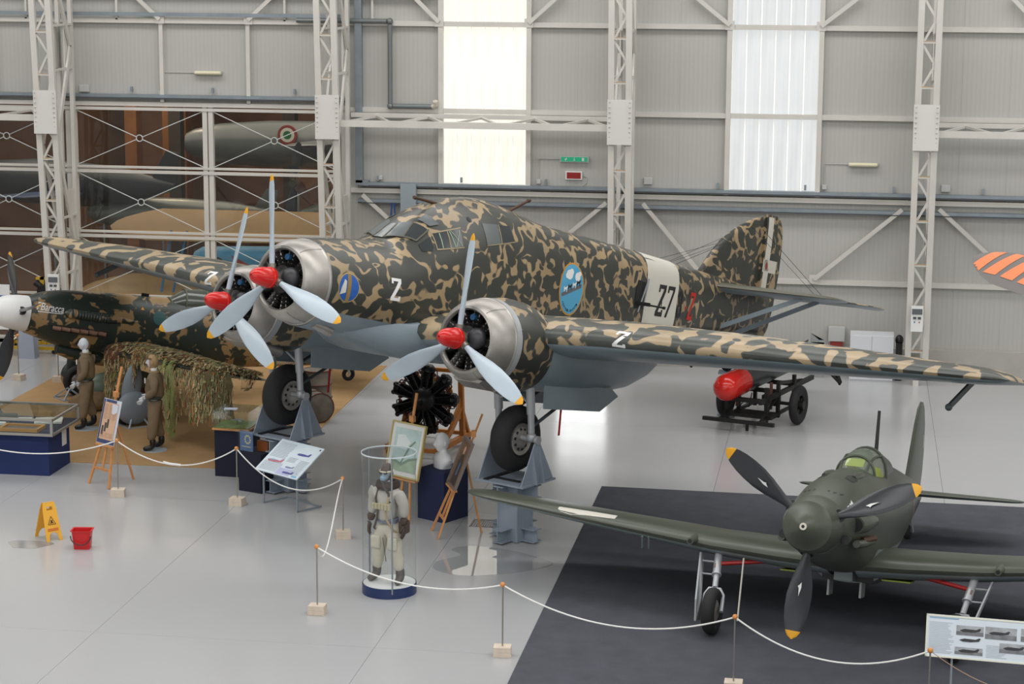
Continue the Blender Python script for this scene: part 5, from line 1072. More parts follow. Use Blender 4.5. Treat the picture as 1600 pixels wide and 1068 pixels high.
# ================================================================ SIGNS
def text_rows(T, name, O, U, W_, N_, x0, y0, x1, y1, step, m, ragged=.1):
    b = MB(); y = y1
    while y > y0:
        xe = x1-random.random()*ragged*(x1-x0); b.prism(R_(x0, y-step*.38, xe, y), O+N_*.0125, U, W_, N_*.002); y -= step
    return pt(T, name, b, m, False, kind='stuff')
T = thing('sloping_sign', 'sloping white information board with coloured aircraft profiles on a tube stand', 'sign', (-9.38, 35.1, 0), radians(-35))
hb_ = math.atan2(.42, .62); U, W_ = V((1, 0, 0)), V((0, cos(hb_), sin(hb_))); N_ = V((0, -sin(hb_), cos(hb_))); O = V((0, -.3, .60))
b = MB(); b.prism(R_(-.55, 0, .55, .76), O, U, W_, N_*.02); pt(T, 'board', b, mat('board_blue_white', '#ccdbe4', .3), False)
grey_ink = mat('ink_light', '#a9b5bd', .7)
text_rows(T, 'print_lines', O, U, W_, N_, -.50, .34, -.08, .70, .03, grey_ink); text_rows(T, 'print_lines', O, U, W_, N_, -.50, .04, -.02, .24, .03, grey_ink); text_rows(T, 'print_lines', O, U, W_, N_, .28, .06, .50, .40, .03, grey_ink); text_rows(T, 'print_lines', O, U, W_, N_, -.02, .3, .2, .42, .03, grey_ink)
def onb(name, poly, m, l=.013): b = MB(); b.prism(poly, O+N_*l, U, W_, N_*.002); return pt(T, name, b, m, False)
prof_ = lambda x, y, k: [(x, y), (x+.05*k, y+.025*k), (x+.18*k, y+.03*k), (x+.3*k, y+.02*k), (x+.34*k, y+.07*k), (x+.38*k, y+.07*k), (x+.36*k, y-.01*k), (x+.18*k, y-.03*k), (x+.04*k, y-.03*k)]
onb('printed_profile', prof_(-.46, .27, 1), mat('print_pink', '#b9707f', .5)); onb('printed_cockpit', [(-.44, .28), (-.32, .31), (-.25, .29), (-.32, .28)], mat('print_sky', '#7fc0d4', .5), .016); onb('printed_profile', prof_(.08, .52, .85), mat('print_indigo', '#4d4f9a', .5)); onb('printed_profile', prof_(.06, .2, .55), mat('print_violet', '#7a7aa6', .5)); onb('printed_profile', prof_(.1, .08, .7), MATS['print_indigo'], .016); onb('printed_photo', R_(-.04, .02, .3, .16), mat('print_lilac', '#b9bfe0', .5), .012)
onb('printed_logo', R_(.38, .02, .5, .05), mat('print_cyan', '#79b9dc', .5)); onb('printed_logo', R_(.48, .69, .51, .72), black)
tube_m = mat('tube_grey_blue', '#98a3ab', .4, .4)
for x in (-.44, .44): b = MB(); b.box((x, -.2, .34), (.025, .025, .68)); pt(T, 'leg', b, tube_m, False); b = MB(); b.box((x, .06, .0125), (.025, .54, .025)); pt(T, 'foot', b, tube_m, False); b = MB(); b.bar((x, -.2, .62), (x, .12, .86), .02, .02); pt(T, 'support', b, tube_m, False)
b = MB(); b.box((0, .32, .0125), (.88, .025, .025)); pt(T, 'crossbar', b, tube_m, False)
T = thing('photo_sign', 'white information board with black and white aircraft photographs', 'sign', (1.08, 26.42, 0), radians(-6))
tl = .14; U, W_, N_ = V((1, 0, 0)), V((0, sin(tl), cos(tl))), V((0, -cos(tl), sin(tl))); O = V((-.03, 0, .80)); SW, SH = 1.5, .53
b = MB(); b.prism(R_(0, 0, SW, SH), O, U, W_, N_*.02); pt(T, 'board', b, mat('board_pale', '#dbe6ee', .3), False)
for (x0, y0, x1, y1) in ((0, 0, SW, .02), (0, SH-.02, SW, SH), (0, 0, .02, SH), (SW-.02, 0, SW, SH)): b = MB(); b.prism(R_(x0, y0, x1, y1), O+N_*.008, U, W_, N_*.02); pt(T, 'frame', b, mat('frame_ivory', '#e9ead9', .4), False)
gi2 = mat('ink_pale', '#b8c3cb', .7); text_rows(T, 'print_lines', O, U, W_, N_, .04, .05, .35, .44, .018, gi2, .3); text_rows(T, 'print_lines', O, U, W_, N_, .74, .05, 1.0, .2, .018, gi2, .3); text_rows(T, 'print_lines', O, U, W_, N_, .04, .48, .4, .50, .04, mat('ink_blue', '#8fb6cf', .6), .3)
for (x0, y0, x1, y1) in ((.37, .30, .70, .42), (.72, .28, 1.1, .43), (.36, .06, .70, .15), (.37, .21, .70, .27), (.9, .12, 1.2, .24), (1.15, .28, 1.45, .44)):
    if y1-y0 > .08: b = MB(); b.prism(R_(x0, y0, x1, y1), O+N_*.013, U, W_, N_*.002); pt(T, 'printed_photo', b, mat('photo_grey', '#a9aeb2', .5, var=.25, vscale=12), False); b = MB(); b.prism(R_(x0, y0, x1, y0+(y1-y0)*.4), O+N_*.015, U, W_, N_*.002); pt(T, 'photo_ground', b, mat('photo_dark', '#7a7d80', .5, var=.25, vscale=14), False)
    k = (x1-x0)*.24/.1*.1/.1; xx, yy = x0+.04, (y0+y1)/2; b = MB(); b.prism([(xx, yy), (xx+.06, yy+.02), (xx+.2, yy+.015), (xx+.24, yy+.035), (xx+.26, yy+.03), (xx+.24, yy-.005), (xx+.14, yy-.02), (xx+.04, yy-.018)], O+N_*.017, U, W_, N_*.002); pt(T, 'photo_aircraft', b, mat('photo_black', '#3c3e41', .6), False)
for x in (.3, 1.2): b = MB(); b.box((x, .03, .42), (.025, .025, .84)); pt(T, 'leg', b, tube_m, False); b = MB(); b.box((x, .2, .0125), (.025, .5, .025)); pt(T, 'foot', b, tube_m, False)
# wet floor sign and bucket
T = thing('wet_floor_sign', 'yellow folding wet floor sign beside the red bucket', 'sign', (-12.68, 32.43, 0), radians(46)); wy = mat('sign_yellow', '#e6aa32', .45)
for s in (-1, 1):
    top = V((0, s*.015, .60)); bot = V((0, s*.22, 0)); W2 = (top-bot).normalized(); nn = V((0, s, 0)); Hh = (top-bot).length
    bm_poly = [(-.14, 0), (-.085, 0), (-.07, .1), (-.03, .14), (.03, .14), (.07, .1), (.085, 0), (.14, 0), (.105, Hh-.03), (.09, Hh), (.06, Hh-.01), (-.06, Hh-.01), (-.09, Hh), (-.105, Hh-.03)]
    # panel with a handle slot: side strips around the slot
    def pnl(poly): b.prism(poly, bot, (1, 0, 0), W2, W2.cross(V((1, 0, 0)))*.012)
    b = MB(); pnl([(-.14, 0), (-.085, 0), (-.07, .1), (-.03, .14), (.03, .14), (.07, .1), (.085, 0), (.14, 0), (.118, Hh-.13), (-.118, Hh-.13)]); pnl([(-.118, Hh-.13), (-.05, Hh-.13), (-.05, Hh-.075), (-.11, Hh-.075)]); pnl([(.05, Hh-.13), (.118, Hh-.13), (.11, Hh-.075), (.05, Hh-.075)]); pnl([(-.11, Hh-.075), (.11, Hh-.075), (.105, Hh-.03), (.09, Hh), (.06, Hh-.01), (-.06, Hh-.01), (-.09, Hh), (-.105, Hh-.03)])
    pn = pt(T, 'panel', b, wy, False)
    if s < 0:
        Nf = V((0, -1, .3)).normalized(); b = MB(); P_ = [(-.065, .27), (.065, .27), (0, .4)]
        for a_, c_ in ((0, 1), (1, 2), (2, 0)): b.bar(bot+V((P_[a_][0], 0, 0))+W2*P_[a_][1]+Nf*.01, bot+V((P_[c_][0], 0, 0))+W2*P_[c_][1]+Nf*.01, .006, .006)
        b.prism([(-.03, .285), (-.02, .30), (-.01, .32), (-.022, .335), (.0, .335), (.012, .345), (.02, .335), (.008, .32), (.02, .30), (.035, .295), (.02, .285), (0, .30), (-.018, .28)], bot+Nf*.011, (1, 0, 0), W2, Nf*.003); pt(pn, 'hazard_pictogram', b, black, False, kind='stuff')
        b = MB()
        for k_, z in enumerate((.19, .165)):
            x = -.09
            while x < .09: w2 = .008+.012*random.random(); b.prism(R_(x, z, min(x+w2, .095), z+.013), bot+Nf*.011, (1, 0, 0), W2, Nf*.002); x += w2+.004
        pt(pn, 'red_print', b, mat('print_red', '#c0442a', .5), False, kind='stuff')
T = thing('bucket', 'square red plastic bucket with a dark handle on the open floor', 'bucket', (-11.94, 31.97, 0), radians(8)); rp = mat('bucket_red', '#c81e22', .35)
L_ = []
for x, y, z in ((.125, .10, 0), (.15, .12, .29), (.17, .14, .295), (.17, .14, .305), (.145, .115, .302), (.115, .09, .015)):
    r = .03; L_.append([(sx*(x-r)+r*cos(a), sy*(y-r)+r*sin(a), z) for sx, sy, a0 in ((1, 1, 0), (-1, 1, pi/2), (-1, -1, pi), (1, -1, 1.5*pi)) for a in [a0+pi/2*k/4 for k in range(5)]])
b = MB(); b.loft(L_); pt(T, 'tub', b, rp); b = MB(); b.tube([V((.16*cos(a), -.135-.03*sin(a), .23-.14*sin(a))) for a in [pi*k/16 for k in range(17)]], .009, 8); pt(T, 'handle', b, mat('handle_dark', '#2f2a2d', .5))
# puddle and floor grate
b = MB(); pp2 = [(-6.2, 31.75), (-5.75, 31.5), (-5.2, 31.65), (-4.7, 32.0), (-4.45, 32.4), (-4.8, 32.75), (-5.3, 33.05), (-5.9, 33.15), (-6.15, 32.9), (-5.95, 32.6), (-6.25, 32.2)]
sm = []
for i in range(len(pp2)):
    a, c, d, e = [V(pp2[(i+k) % len(pp2)]) for k in (-1, 0, 1, 2)]
    for t in (0, .25, .5, .75): sm.append(tuple(.5*((2*c)+(d-a)*t+(2*a-5*c+4*d-e)*t*t+(3*c-a-3*d+e)*t**3)))
b.prism(sm, (0, 0, .0015), (1, 0, 0), (0, 1, 0), (0, 0, .003)); wet = mat('wet_floor', '#9b9d9e', .01, spec=1.0); tag(b.build('water_film', wet, None, False), 'thin film of water on the floor in front of the jack stand', 'puddle', kind='stuff')
b = MB(); sm2 = [(-12.85+.34*cos(a)*(1+.25*sin(3*a)), 32.0+.28*sin(a)*(1+.2*cos(2*a))) for a in [2*pi*k/24 for k in range(24)]]; b.prism(sm2, (0, 0, .001), (1, 0, 0), (0, 1, 0), (0, 0, .002)); tag(b.build('water_film', mat('wet_patch_reflection', '#858788', .09), None, False), 'small wet patch beside the yellow sign', 'puddle', kind='stuff')  # wet floor; its base is darkened to paint in the dark hall's reflection
T = thing('floor_grate', 'small steel drain grate in the floor behind the easel leg', 'grate', (-5.92, 34.55, 0))
b = MB()
for s in (-1, 1): b.box((s*.19, 0, .003), (.02, .46, .006)); b.box((0, s*.22, .003), (.4, .02, .006))
pt(T, 'rim', b, mat('grate_steel', '#8d8d88', .5), False)
for k_ in range(10): b = MB(); b.box((-.17+k_*.038, 0, .003), (.016, .42, .006)); pt(T, 'slat', b, mat('grate_steel', '#8d8d88', .5), False)
# ================================================================ CAMOUFLAGE NET ON THE BLOTCHED FIGHTER'S WING
Bm = frame_of(Bq['o'], Bq['yaw'], Bq['pit']); Bi = Bm.inverted(); DN = (Bi.to_3x3() @ V((0, 0, -1))).normalized()
def w_le(y): return -1.75-.125*(y-.2) if y < 4.6 else -2.3-.55*(1-sqrt(max(0, 1-((y-4.6)/.66)**2)))
def w_ch(y): return 2.35-.227*(y-.2) if y < 4.6 else 1.35*sqrt(max(.02, 1-((y-4.6)/.66)**2))
def hang(u):
    pts = [(0, .95), (.12, 1.15), (.22, 1.0), (.30, .22), (.46, .16), (.52, 1.0), (.62, 1.35), (.70, .9), (.78, 1.05), (1, .85)]
    for (a, x), (b_, y) in zip(pts[:-1], pts[1:]):
        if a <= u <= b_: return x+(y-x)*(u-a)/(b_-a)
    return .8
def nsurf(u, v, lift=.03):
    y = .62+4.62*u; le, ch = w_le(y), w_ch(y)
    if v <= 1:
        x = le-ch*(.86-.86*v); p = V((x, y, 2)); h = wvb.ray_cast(p, V((0, 0, -1)))
        z = h[0].z if h[0] is not None else -.35
        q = V((x, y, z+lift+.02*sin(9*u+5*v)*cos(7*v)))
        if v > .96 : q.x += .0
        return q
    b0 = nsurf(u, .999, lift); f = v-1; L_ = hang(u)
    o_ = V((.10+.05*sin(u*23), 0, 0))*min(1, f*5)+V((0, .06*sin(u*17+f*4), 0))*f
    return b0+o_+DN*(L_*f)
T = thing('camouflage_net', 'brown and green camouflage net draped over the wing of the blotched fighter', 'net', M=Bm)
b = MB()
def strip(b, P, wd, mi=0, side=None):
    for p, q in zip(P[:-1], P[1:]):
        d = (q-p)
        if d.length < 1e-4: continue
        d.normalize(); s_ = (d.cross(side or V((0, 0, 1))) if abs(d.z) < .9 else d.cross(V((1, 0, 0)))).normalized()*wd/2; b.add([p-s_, p+s_, q+s_, q-s_], [(0, 1, 2, 3)], mi)
for i in range(86):
    u = i/85; strip(b, [nsurf(u+.012*(j % 2)*0, 2.0*j/22) for j in range(23)], .009)
for j in range(62):
    v = 2*j/61; strip(b, [nsurf(i/44, v) for i in range(45)], .009)
pt(T, 'netting', b, mat('net_cord', '#a99570', .9), False, kind='stuff')
scrap = [mat('scrap_green', '#979a70', .95), mat('scrap_rust', '#a8683a', .95), mat('scrap_tan', '#c9b48c', .95), mat('scrap_brown', '#735a40', .95), mat('scrap_olive', '#94965f', .95)]
b = MB(); rr = random.Random(7)
for k in range(8500):
    u, v = rr.random(), rr.random()*2
    if v > 1 and hang(u) < .3 and rr.random() < .7: continue
    if .55 < u < .8 and v > 1.25 and rr.random() < .75: continue
    p = nsurf(u, v, .045+rr.random()*.05); n_ = 3; wd = .02+rr.random()*.035; ln = .07+rr.random()*.14
    if v > 1: d = DN*ln/n_+V((rr.uniform(-.01, .01), rr.uniform(-.012, .012), 0))
    else:
        p2 = nsurf(min(1, max(0, u+rr.uniform(-.02, .02))), min(1, v+.06), .05); d = (p2-p)
        d = d.normalized()*ln/n_ if d.length > 1e-3 else V((ln/n_, 0, 0))
    P = [p]
    for q in range(n_): P.append(P[-1]+d+V((rr.uniform(-.008, .008), rr.uniform(-.012, .012), rr.uniform(-.006, .012))))
    strip(b, P, wd, rr.choice((0, 0, 1, 2, 2, 3, 4)))
pt(T, 'cloth_scraps', b, scrap, False, kind='stuff')
def sheet(name, u0, u1, v0, v1, m, nu=10, nv=14, lift=.09, taper=0, wob=.03, extra=0):
    b = MB(); G_ = []
    for j in range(nv+1):
        v = v0+(v1-v0)*j/nv; row = []
        for i in range(nu+1):
            f = i/nu; uc = (u0+u1)/2; hw = (u1-u0)/2*(1-taper*j/nv); u = uc+hw*(2*f-1); p = nsurf(u, min(v, 2), lift)
            if v > 2: p = p+DN*(v-2)*1.0
            row.append(p+V((wob*sin(f*14+j*.3), wob*.5*cos(f*11+j*.5), 0)))
        G_.append(row)
    vs = [p for r_ in G_ for p in r_]; n = nu+1; b.add(vs, [(j*n+i, j*n+i+1, (j+1)*n+i+1, (j+1)*n+i) for j in range(nv) for i in range(nu)])
    return pt(T, name, b, m)
sheet('brown_cloth', .0, .13, .75, 1.45, mat('cloth_rust_brown', '#5f3a2a', .95, var=.2, vscale=12, bump=1, bscale=60), lift=.075)
sheet('green_cloth', .54, .66, 1.05, 2.25, mat('cloth_green', '#87935a', .9, var=.15, vscale=10), lift=.1, taper=.35, wob=.045)
sheet('brown_drape', .86, 1.0, 1.0, 1.95, mat('cloth_olive_brown', '#5b5236', .95, var=.25, vscale=12), lift=.07)
b = MB(); strip(b, [nsurf(.555, 2, .05)+DN*.05*k+V((0, .02*sin(k), 0)) for k in range(9)], .05); pt(T, 'cloth_strip', b, scrap[1], False)
# things stowed under that fighter
T = thing('drop_tank', 'pale green teardrop fuel tank lying under the fighter with the white nose', 'tank', (-15.0, 42.6, .42), radians(40))
b = MB(); b.rings([((-.9, 0, 0), .02), ((-.75, 0, 0), .16), ((-.4, 0, 0), .27), ((0, 0, 0), .3), ((.45, 0, 0), .25), ((.9, 0, 0), .08), ((1.0, 0, 0), .02)], 24); pt(T, 'shell', b, mat('tank_green', '#78897a', .4)); b = MB(); b.box((-.3, 0, -.3), (.06, .5, .22)); b.box((.35, 0, -.3), (.06, .5, .22)); pt(T, 'cradle', b, black, False, kind='stuff')
for k, (x, y, r) in enumerate(((-15.3, 41.8, .26), (-14.45, 42.3, .22))):
    b = MB(); b.ball((0, 0, .2), (.5-.1*k, .26, .2), 18); o = b.build('kit_bag', mat('bag_brown', '#7b6549', .95, var=.2, vscale=6, bump=.8, bscale=14)); o.location = (x, y, 0); o.rotation_euler.z = .4; tag(o, ('large' if k == 0 else 'small') + ' brown canvas kit bag lying under the fighter with the white nose', 'bag')
for k, (x, y) in enumerate(((-16.2, 42.9), (-14.0, 40.62))):
    T = thing('wheel_chock', ('grey tube chock at the far wheel behind the bald mannequin', 'grey tube trestle against the near wheel of the blotched fighter')[k], 'chock', (x, y, 0), radians(-45)); b = MB(); h = .22 if k == 0 else .42
    for sx in (-.25, .25): b = MB(); b.bar((sx, -.25, .015), (sx, .2, .015), .03, .03); pt(T, 'rail', b, blue_stand, False); b = MB(); b.bar((sx, -.25, .015), (sx*.2, -.02, h), .03, .03); b.bar((sx, .2, .015), (sx*.2, -.02, h), .03, .03); pt(T, 'strut', b, blue_stand, False)
    b = MB(); b.bar((-.25, -.25, .015), (.25, -.25, .015), .03, .03); pt(T, 'crossbar', b, blue_stand, False)
# ================================================================ RADIAL ENGINE ON ITS ORANGE STAND
em = mat('engine_black', '#0f0f10', .38, .2, var=.2, vscale=9)
EM = Mx.Translation((-7.93, 39.75, .96)) @ Mx.Rotation(radians(258), 4, 'Z')
T = thing('radial_engine', 'black nine-cylinder radial engine mounted upright behind the pale painting', 'engine', M=EM)
b = MB(); b.lathe([(.42, 0), (.42, .05), (.3, .07), (.28, .12), (.2, .22), (.1, .27), (-.2, .28), (-.25, .22), (-.42, .24), (-.45, 0)], 28); cc = pt(T, 'crankcase', b, em)
for k in range(9):
    a = 2*pi*k/9+.12; d = V((0, sin(a), cos(a))); q = V((0, cos(a), -sin(a))); b = MB(); pr = [(.24, .10)]
    for j in range(9): pr += [(.27+j*.03, .105), (.28+j*.03, .125), (.29+j*.03, .105)]
    pr += [(.55, .13), (.62, .12), (.67, .07)]
    b.rings([(d*r, rr_) for r, rr_ in pr], 14); cy = pt(T, 'cylinder', b, em)
    for s in (-1, 1):
        b = MB(); b.cyl(V((.16, 0, 0))+d*.2+q*s*.05, V((.13, 0, 0))+d*.62+q*s*.09, .016, n=8); pt(cy, 'pushrod', b, em); b = MB(); b.ball(V((.09, 0, 0))+d*.63+q*s*.08, (.06, .05, .05), 10); pt(cy, 'rocker_box', b, em)
        b = MB(); b.cyl(V((.02, 0, 0))+d*.5+q*s*.13, V((.05, 0, 0))+d*.5+q*s*.15, .035, n=12); pt(cy, 'port_cap', b, mat('cap_rust', '#5a3426', .6))
    b = MB(); b.tube([d*.66, d*.58+q*.17, d*.44+q*.19, d*.36+q*.14+V((-.1, 0, 0))], .012, 6); pt(cy, 'ignition_lead', b, em)
om = mat('stand_orange', '#b5702a', .5, var=.1); T = thing('engine_stand', 'orange steel engine stand on castors behind the white bust', 'stand', (-7.9, 39.75, 0), radians(258))
for s in (-1, 1):
    b = MB(); b.bar((-.55, s*.5, .12), (-.45, s*.5, 1.45), .09, .09); pt(T, 'upright', b, om, False); b = MB(); b.bar((-.9, s*.5, .14), (.75, s*.5, .14), .1, .1); pt(T, 'base_rail', b, om, False)
    b = MB(); b.bar((.5, s*.5, .17), (-.5, s*.5, .75), .06, .06); pt(T, 'diagonal', b, om, False); b = MB(); b.bar((-.85, s*.5, .17), (-.52, s*.5, .7), .06, .06); pt(T, 'diagonal', b, om, False)
    b = MB(); b.prism([(-.5, .55), (-.45, .95), (0, .6), (.25, .2), (0, .3), (-.3, .5)], (0, s*.5, 0), (1, 0, 0), (0, 0, 1), (0, .02, 0)); pt(T, 'gusset', b, om, False)
    for x in (-.85, .7): b = MB(); b.cyl((x, s*.5-.03, .06), (x, s*.5+.03, .06), .06, n=14); pt(T, 'castor', b, black)
for z, x in ((.14, -.9), (.14, .75), (1.45, -.45), (.8, -.5)): b = MB(); b.bar((x, -.5, z), (x, .5, z), .07, .07, (1, 0, 0)); pt(T, 'crossbar', b, om, False)
b = MB(); b.bar((-.45, -.5, 1.4), (-.5, .1, .85), .06, .06); pt(T, 'diagonal', b, om, False); b = MB(); b.lathe([(-.5, .2), (-.5, .33), (-.46, .33), (-.46, .2)], 24, Mx.Translation((0, 0, .96)), closed=True); pt(T, 'mounting_ring', b, om)
# oil drums
dm = mat('drum_grey_rust', '#6b6459', .6, .2, var=.28, vscale=5); dr = mat('drum_rust', '#5b3427', .8)
def drum(M, label):
    T = thing('oil_drum', label, 'drum', M=M)
    b = MB(); b.lathe([(0, 0), (0, .27), (.01, .285), (.03, .285), (.28, .285), (.3, .30), (.32, .285), (.56, .285), (.58, .30), (.60, .285), (.86, .285), (.88, .285), (.88, .27), (.865, .26), (.865, 0)], 36, Mx.Rotation(-pi/2, 4, 'Y')); pt(T, 'shell', b, dm)
    for z in (.3, .58, .87, .015): b = MB(); b.lathe([(z-.012, .284), (z-.012, .306), (z+.012, .306), (z+.012, .284)], 36, Mx.Rotation(-pi/2, 4, 'Y'), closed=True); pt(T, 'hoop', b, dr)
drum(Mx.Translation((-10.75, 42.55, .012)), 'rusty grey oil drum standing upright behind the bomber wheel')
drum(Mx.Translation((-10.42, 41.45, .32)) @ Mx.Rotation(radians(125), 4, 'Z') @ Mx.Rotation(pi/2, 4, 'Y'), 'rusty grey oil drum lying on its side beside the upright drum')
# ================================================================ TORPEDO ON ITS TROLLEY
dirn = V((.32, .95, 0)).normalized(); TA = math.atan2(-dirn.y, -dirn.x); TM = Mx.Translation((-2.38, 42.25, .88)) @ Mx.Rotation(TA, 4, 'Z')
T = thing('torpedo', 'dark torpedo with a glossy red warhead lying on the black trolley', 'torpedo', M=TM)
b = MB(); b.lathe([(.27, 0), (.268, .04), (.24, .12), (.17, .2), (.08, .25), (0, .268), (-.75, .268), (-.75, 0)], 36); pt(T, 'warhead', b, mat('warhead_red', '#c4231b', .16)); b = MB(); b.lathe([(-.75, 0), (-.75, .262), (-3.2, .262), (-3.9, .2), (-4.4, .1), (-4.5, 0)], 36); pt(T, 'body', b, mat('torpedo_dark', '#2f3537', .35, .3))
for k in range(4): a = k*pi/2+.4; b = MB(); b.prism([(-3.9, .1), (-4.35, .08), (-4.35, .3), (-4.1, .3)], (0, 0, 0), (1, 0, 0), (0, sin(a), cos(a)), V((0, cos(a), -sin(a)))*.02); pt(T, 'fin', b, MATS['torpedo_dark'], False)
bk = mat('trolley_black', '#1c1c1b', .5, .2); T = thing('torpedo_trolley', 'black two-wheeled trolley carrying the torpedo behind the bomber wing', 'trolley', (-1.75, 43.3, 0), TA)
def tp(n, c, d, m=bk): b = MB(); b.box(c, d); return pt(T, n, b, m, False)
for s in (-1, 1):
    tp('side_rail', (-.4, s*.42, .62), (3.0, .07, .09)); tp('lower_rail', (.2, s*.42, .22), (1.9, .06, .06))
    for x in (-.8, .1, .75): tp('post', (x, s*.42, .5), (.07, .07, .72))
    b = MB(); b.bar((.1, s*.42, .85), (-1.5, s*.35, .62), .06, .06); pt(T, 'diagonal', b, bk, False); b = MB(); b.bar((1.15, s*.42, .2), (.1, s*.42, .6), .04, .04); pt(T, 'diagonal', b, bk, False)
    t = tyre_mb((-.1, s*.78, .40), .40, .17, 32).build('wheel', rubber, T, ang=60); b = MB(); b.cyl((-.1, s*.66, .4), (-.1, s*.9, .4), .09, n=14); pt(t, 'hub', b, bk)
    for k in range(5): a = 2*pi*k/5; b = MB(); b.bar((-.1, s*.78, .4), (-.1+.2*cos(a), s*.78, .4+.2*sin(a)), .05, .05); pt(t, 'spoke', b, bk, False)
    tp('rust_post', (.35, s*.36, .62), (.05, .05, .55), mat('trolley_rust', '#53382a', .8))
b = MB(); b.cyl((-.1, -.8, .4), (-.1, .8, .4), .035, n=10); pt(T, 'axle', b, bk)
for x in (-1.2, -.3, .8): tp('cradle', (x, 0, .58), (.08, .8, .08))
tp('bumper', (1.18, 0, .22), (.08, 1.5, .07)); tp('bumper', (.55, .1, .26), (.5, .9, .06)); tp('foot', (.95, .1, .1), (.05, .05, .2)); tp('gear_box', (-.1, .2, .45), (.3, .3, .2)); tp('winch', (-.7, -.45, .95), (.25, .15, .2))
b = MB(); b.tube([V((-.3, -.3, .5)), V((.1, -.2, .3)), V((.5, -.3, .35)), V((.7, -.1, .5))], .012, 6); pt(T, 'cable', b, bk)
# ================================================================ GLASS TABLE CASE
T = thing('table_case', 'long glass table case with aluminium edges on a royal blue base', 'display case', (-15.7, 36.9, 0))
bl = mat('base_royal_blue', '#1c2c5e', .8, bump=.3, bscale=200); X0, X1 = -1.6, 1.53
b = MB(); b.box((0, 0, .38), (3.06, 1.06, .76)); pt(T, 'base', b, bl, False)
for x in (-.05,): b = MB(); b.box((x, -.535, .38), (.015, .012, .74)); pt(T, 'panel_joint', b, navy, False)
al = mat('case_aluminium', '#a8a6a0', .35, .6); b = MB(); b.box((0, 0, .79), (3.3, 1.34, .05)); pt(T, 'tray', b, mat('case_cloth', '#2a2f45', .9), False)
for z in (.79, 1.06):
    for y in (-.68, .68): b = MB(); b.box((0, y, z), (3.36, .04, .045)); pt(T, 'edge_rail', b, al, False)
    for x in (-1.66, 1.66): b = MB(); b.box((x, 0, z), (.04, 1.36, .045)); pt(T, 'edge_rail', b, al, False)
for x in (-1.66, 1.66):
    for y in (-.68, .68): b = MB(); b.box((x, y, .925), (.046, .046, .22)); pt(T, 'corner_post', b, al, False)
for c_, d_ in (((0, 0, 1.075), (3.3, 1.34, .006)), ((0, -.68, .93), (3.3, .006, .24)), ((0, .68, .93), (3.3, .006, .24)), ((1.66, 0, .93), (.006, 1.34, .24))): b = MB(); b.box(c_, d_); pt(T, 'pane', b, glass, False)
b = MB(); b.box((1.536, .25, .55), (.006, .22, .3)); o = b.build('notice', white, T, False)
CX, CY = -15.7, 36.9
def item(name, label, cat, x, y, z, d, m, rz=0, extra=None, group=None):
    b = MB(); b.box((0, 0, d[2]/2), d); o = b.build(name, m, None, False); o.location = (CX+x, CY+y, .817+z); o.rotation_euler.z = rz; md = o.modifiers.new('b', 'BEVEL'); md.width = min(d)*.25; md.segments = 2; return tag(o, label, cat, group)
T = thing('photograph_frame', 'framed photograph in gold wood lying in the table case near its front corner', 'picture', (CX+1.0, CY-.42, .817)); fw_ = mat('frame_wood_gold', '#b98845', .45)
for c_, d_ in (((0, -.19, .03), (.74, .05, .06)), ((0, .19, .03), (.74, .05, .06)), ((-.35, 0, .03), (.05, .34, .06)), ((.35, 0, .03), (.05, .34, .06))): b = MB(); b.box(c_, d_); pt(T, 'frame_bar', b, fw_, False)
b = MB(); b.box((0, 0, .01), (.66, .33, .02)); pt(T, 'photograph', b, mat('photo_sepia', '#5c6165', .4, var=.4, vscale=14), False)
item('document', 'white paper lying at the left front of the table case', 'paper', .2, -.48, 0, (.42, .2, .008), white, .06); item('document', 'narrow white letter beside the gold frame in the table case', 'paper', .52, -.46, 0.0, (.2, .18, .01), mat('paper_white', '#d9dce4', .6), -.05)
item('cap', 'dark cloth cap in the middle of the table case', 'cap', -.05, .1, 0, (.34, .26, .1), mat('cap_dark', '#2e3436', .9)); item('badge_card', 'small white card with badges standing near the front of the table case', 'card', .15, -.1, 0, (.2, .04, .09), white, .1); item('badge_card', 'white label card beside the gold frame', 'card', .52, -.18, 0, (.16, .05, .07), white, .05)
item('gloves', 'brown leather gloves at the left of the table case', 'gloves', -.25, -.4, 0, (.3, .2, .06), mat('leather_tan', '#6b533d', .7), .3); item('lace_cloth', 'crumpled white lace cloth at the rear corner of the table case', 'cloth', 1.25, .25, 0, (.5, .42, .05), mat('lace_white', '#d8d8d2', .9, bump=1, bscale=30), .3); item('lace_cloth', 'small white doily by the rear glass of the table case', 'cloth', .75, .35, 0, (.26, .2, .03), mat('lace_white', '#d8d8d2', .9), .2)
item('model_car', 'small dark model vehicle near the rear of the table case', 'model', .45, .35, 0, (.3, .12, .11), mat('model_dark', '#3a4544', .5), .15); item('medal_row', 'row of small dark medals in the table case', 'medals', .45, .0, 0, (.3, .1, .03), mat('medal_dark', '#4d443c', .5, var=.5, vscale=30), .05)
item('booklet', 'pale booklet near the left edge of the table case', 'booklet', -.6, .05, 0, (.3, .22, .02), mat('booklet', '#c6c9cf', .6), .1); item('photo_card', 'dark photograph behind the white papers in the table case', 'photograph', .0, -.25, 0, (.26, .18, .012), mat('photo_sepia2', '#6b5b4a', .5, var=.3, vscale=12), .1)
b = MB(); b.prism([(-.12, 0), (.12, 0), (0, .2)], (0, 0, 0), (1, 0, 0), (0, 0, 1), (0, .02, 0)); o = b.build('stand_card', mat('slate', '#5d6a6c', .5), None, False); o.location = (CX+.25, CY+.4, .817); tag(o, 'grey triangular stand near the rear of the table case', 'stand')
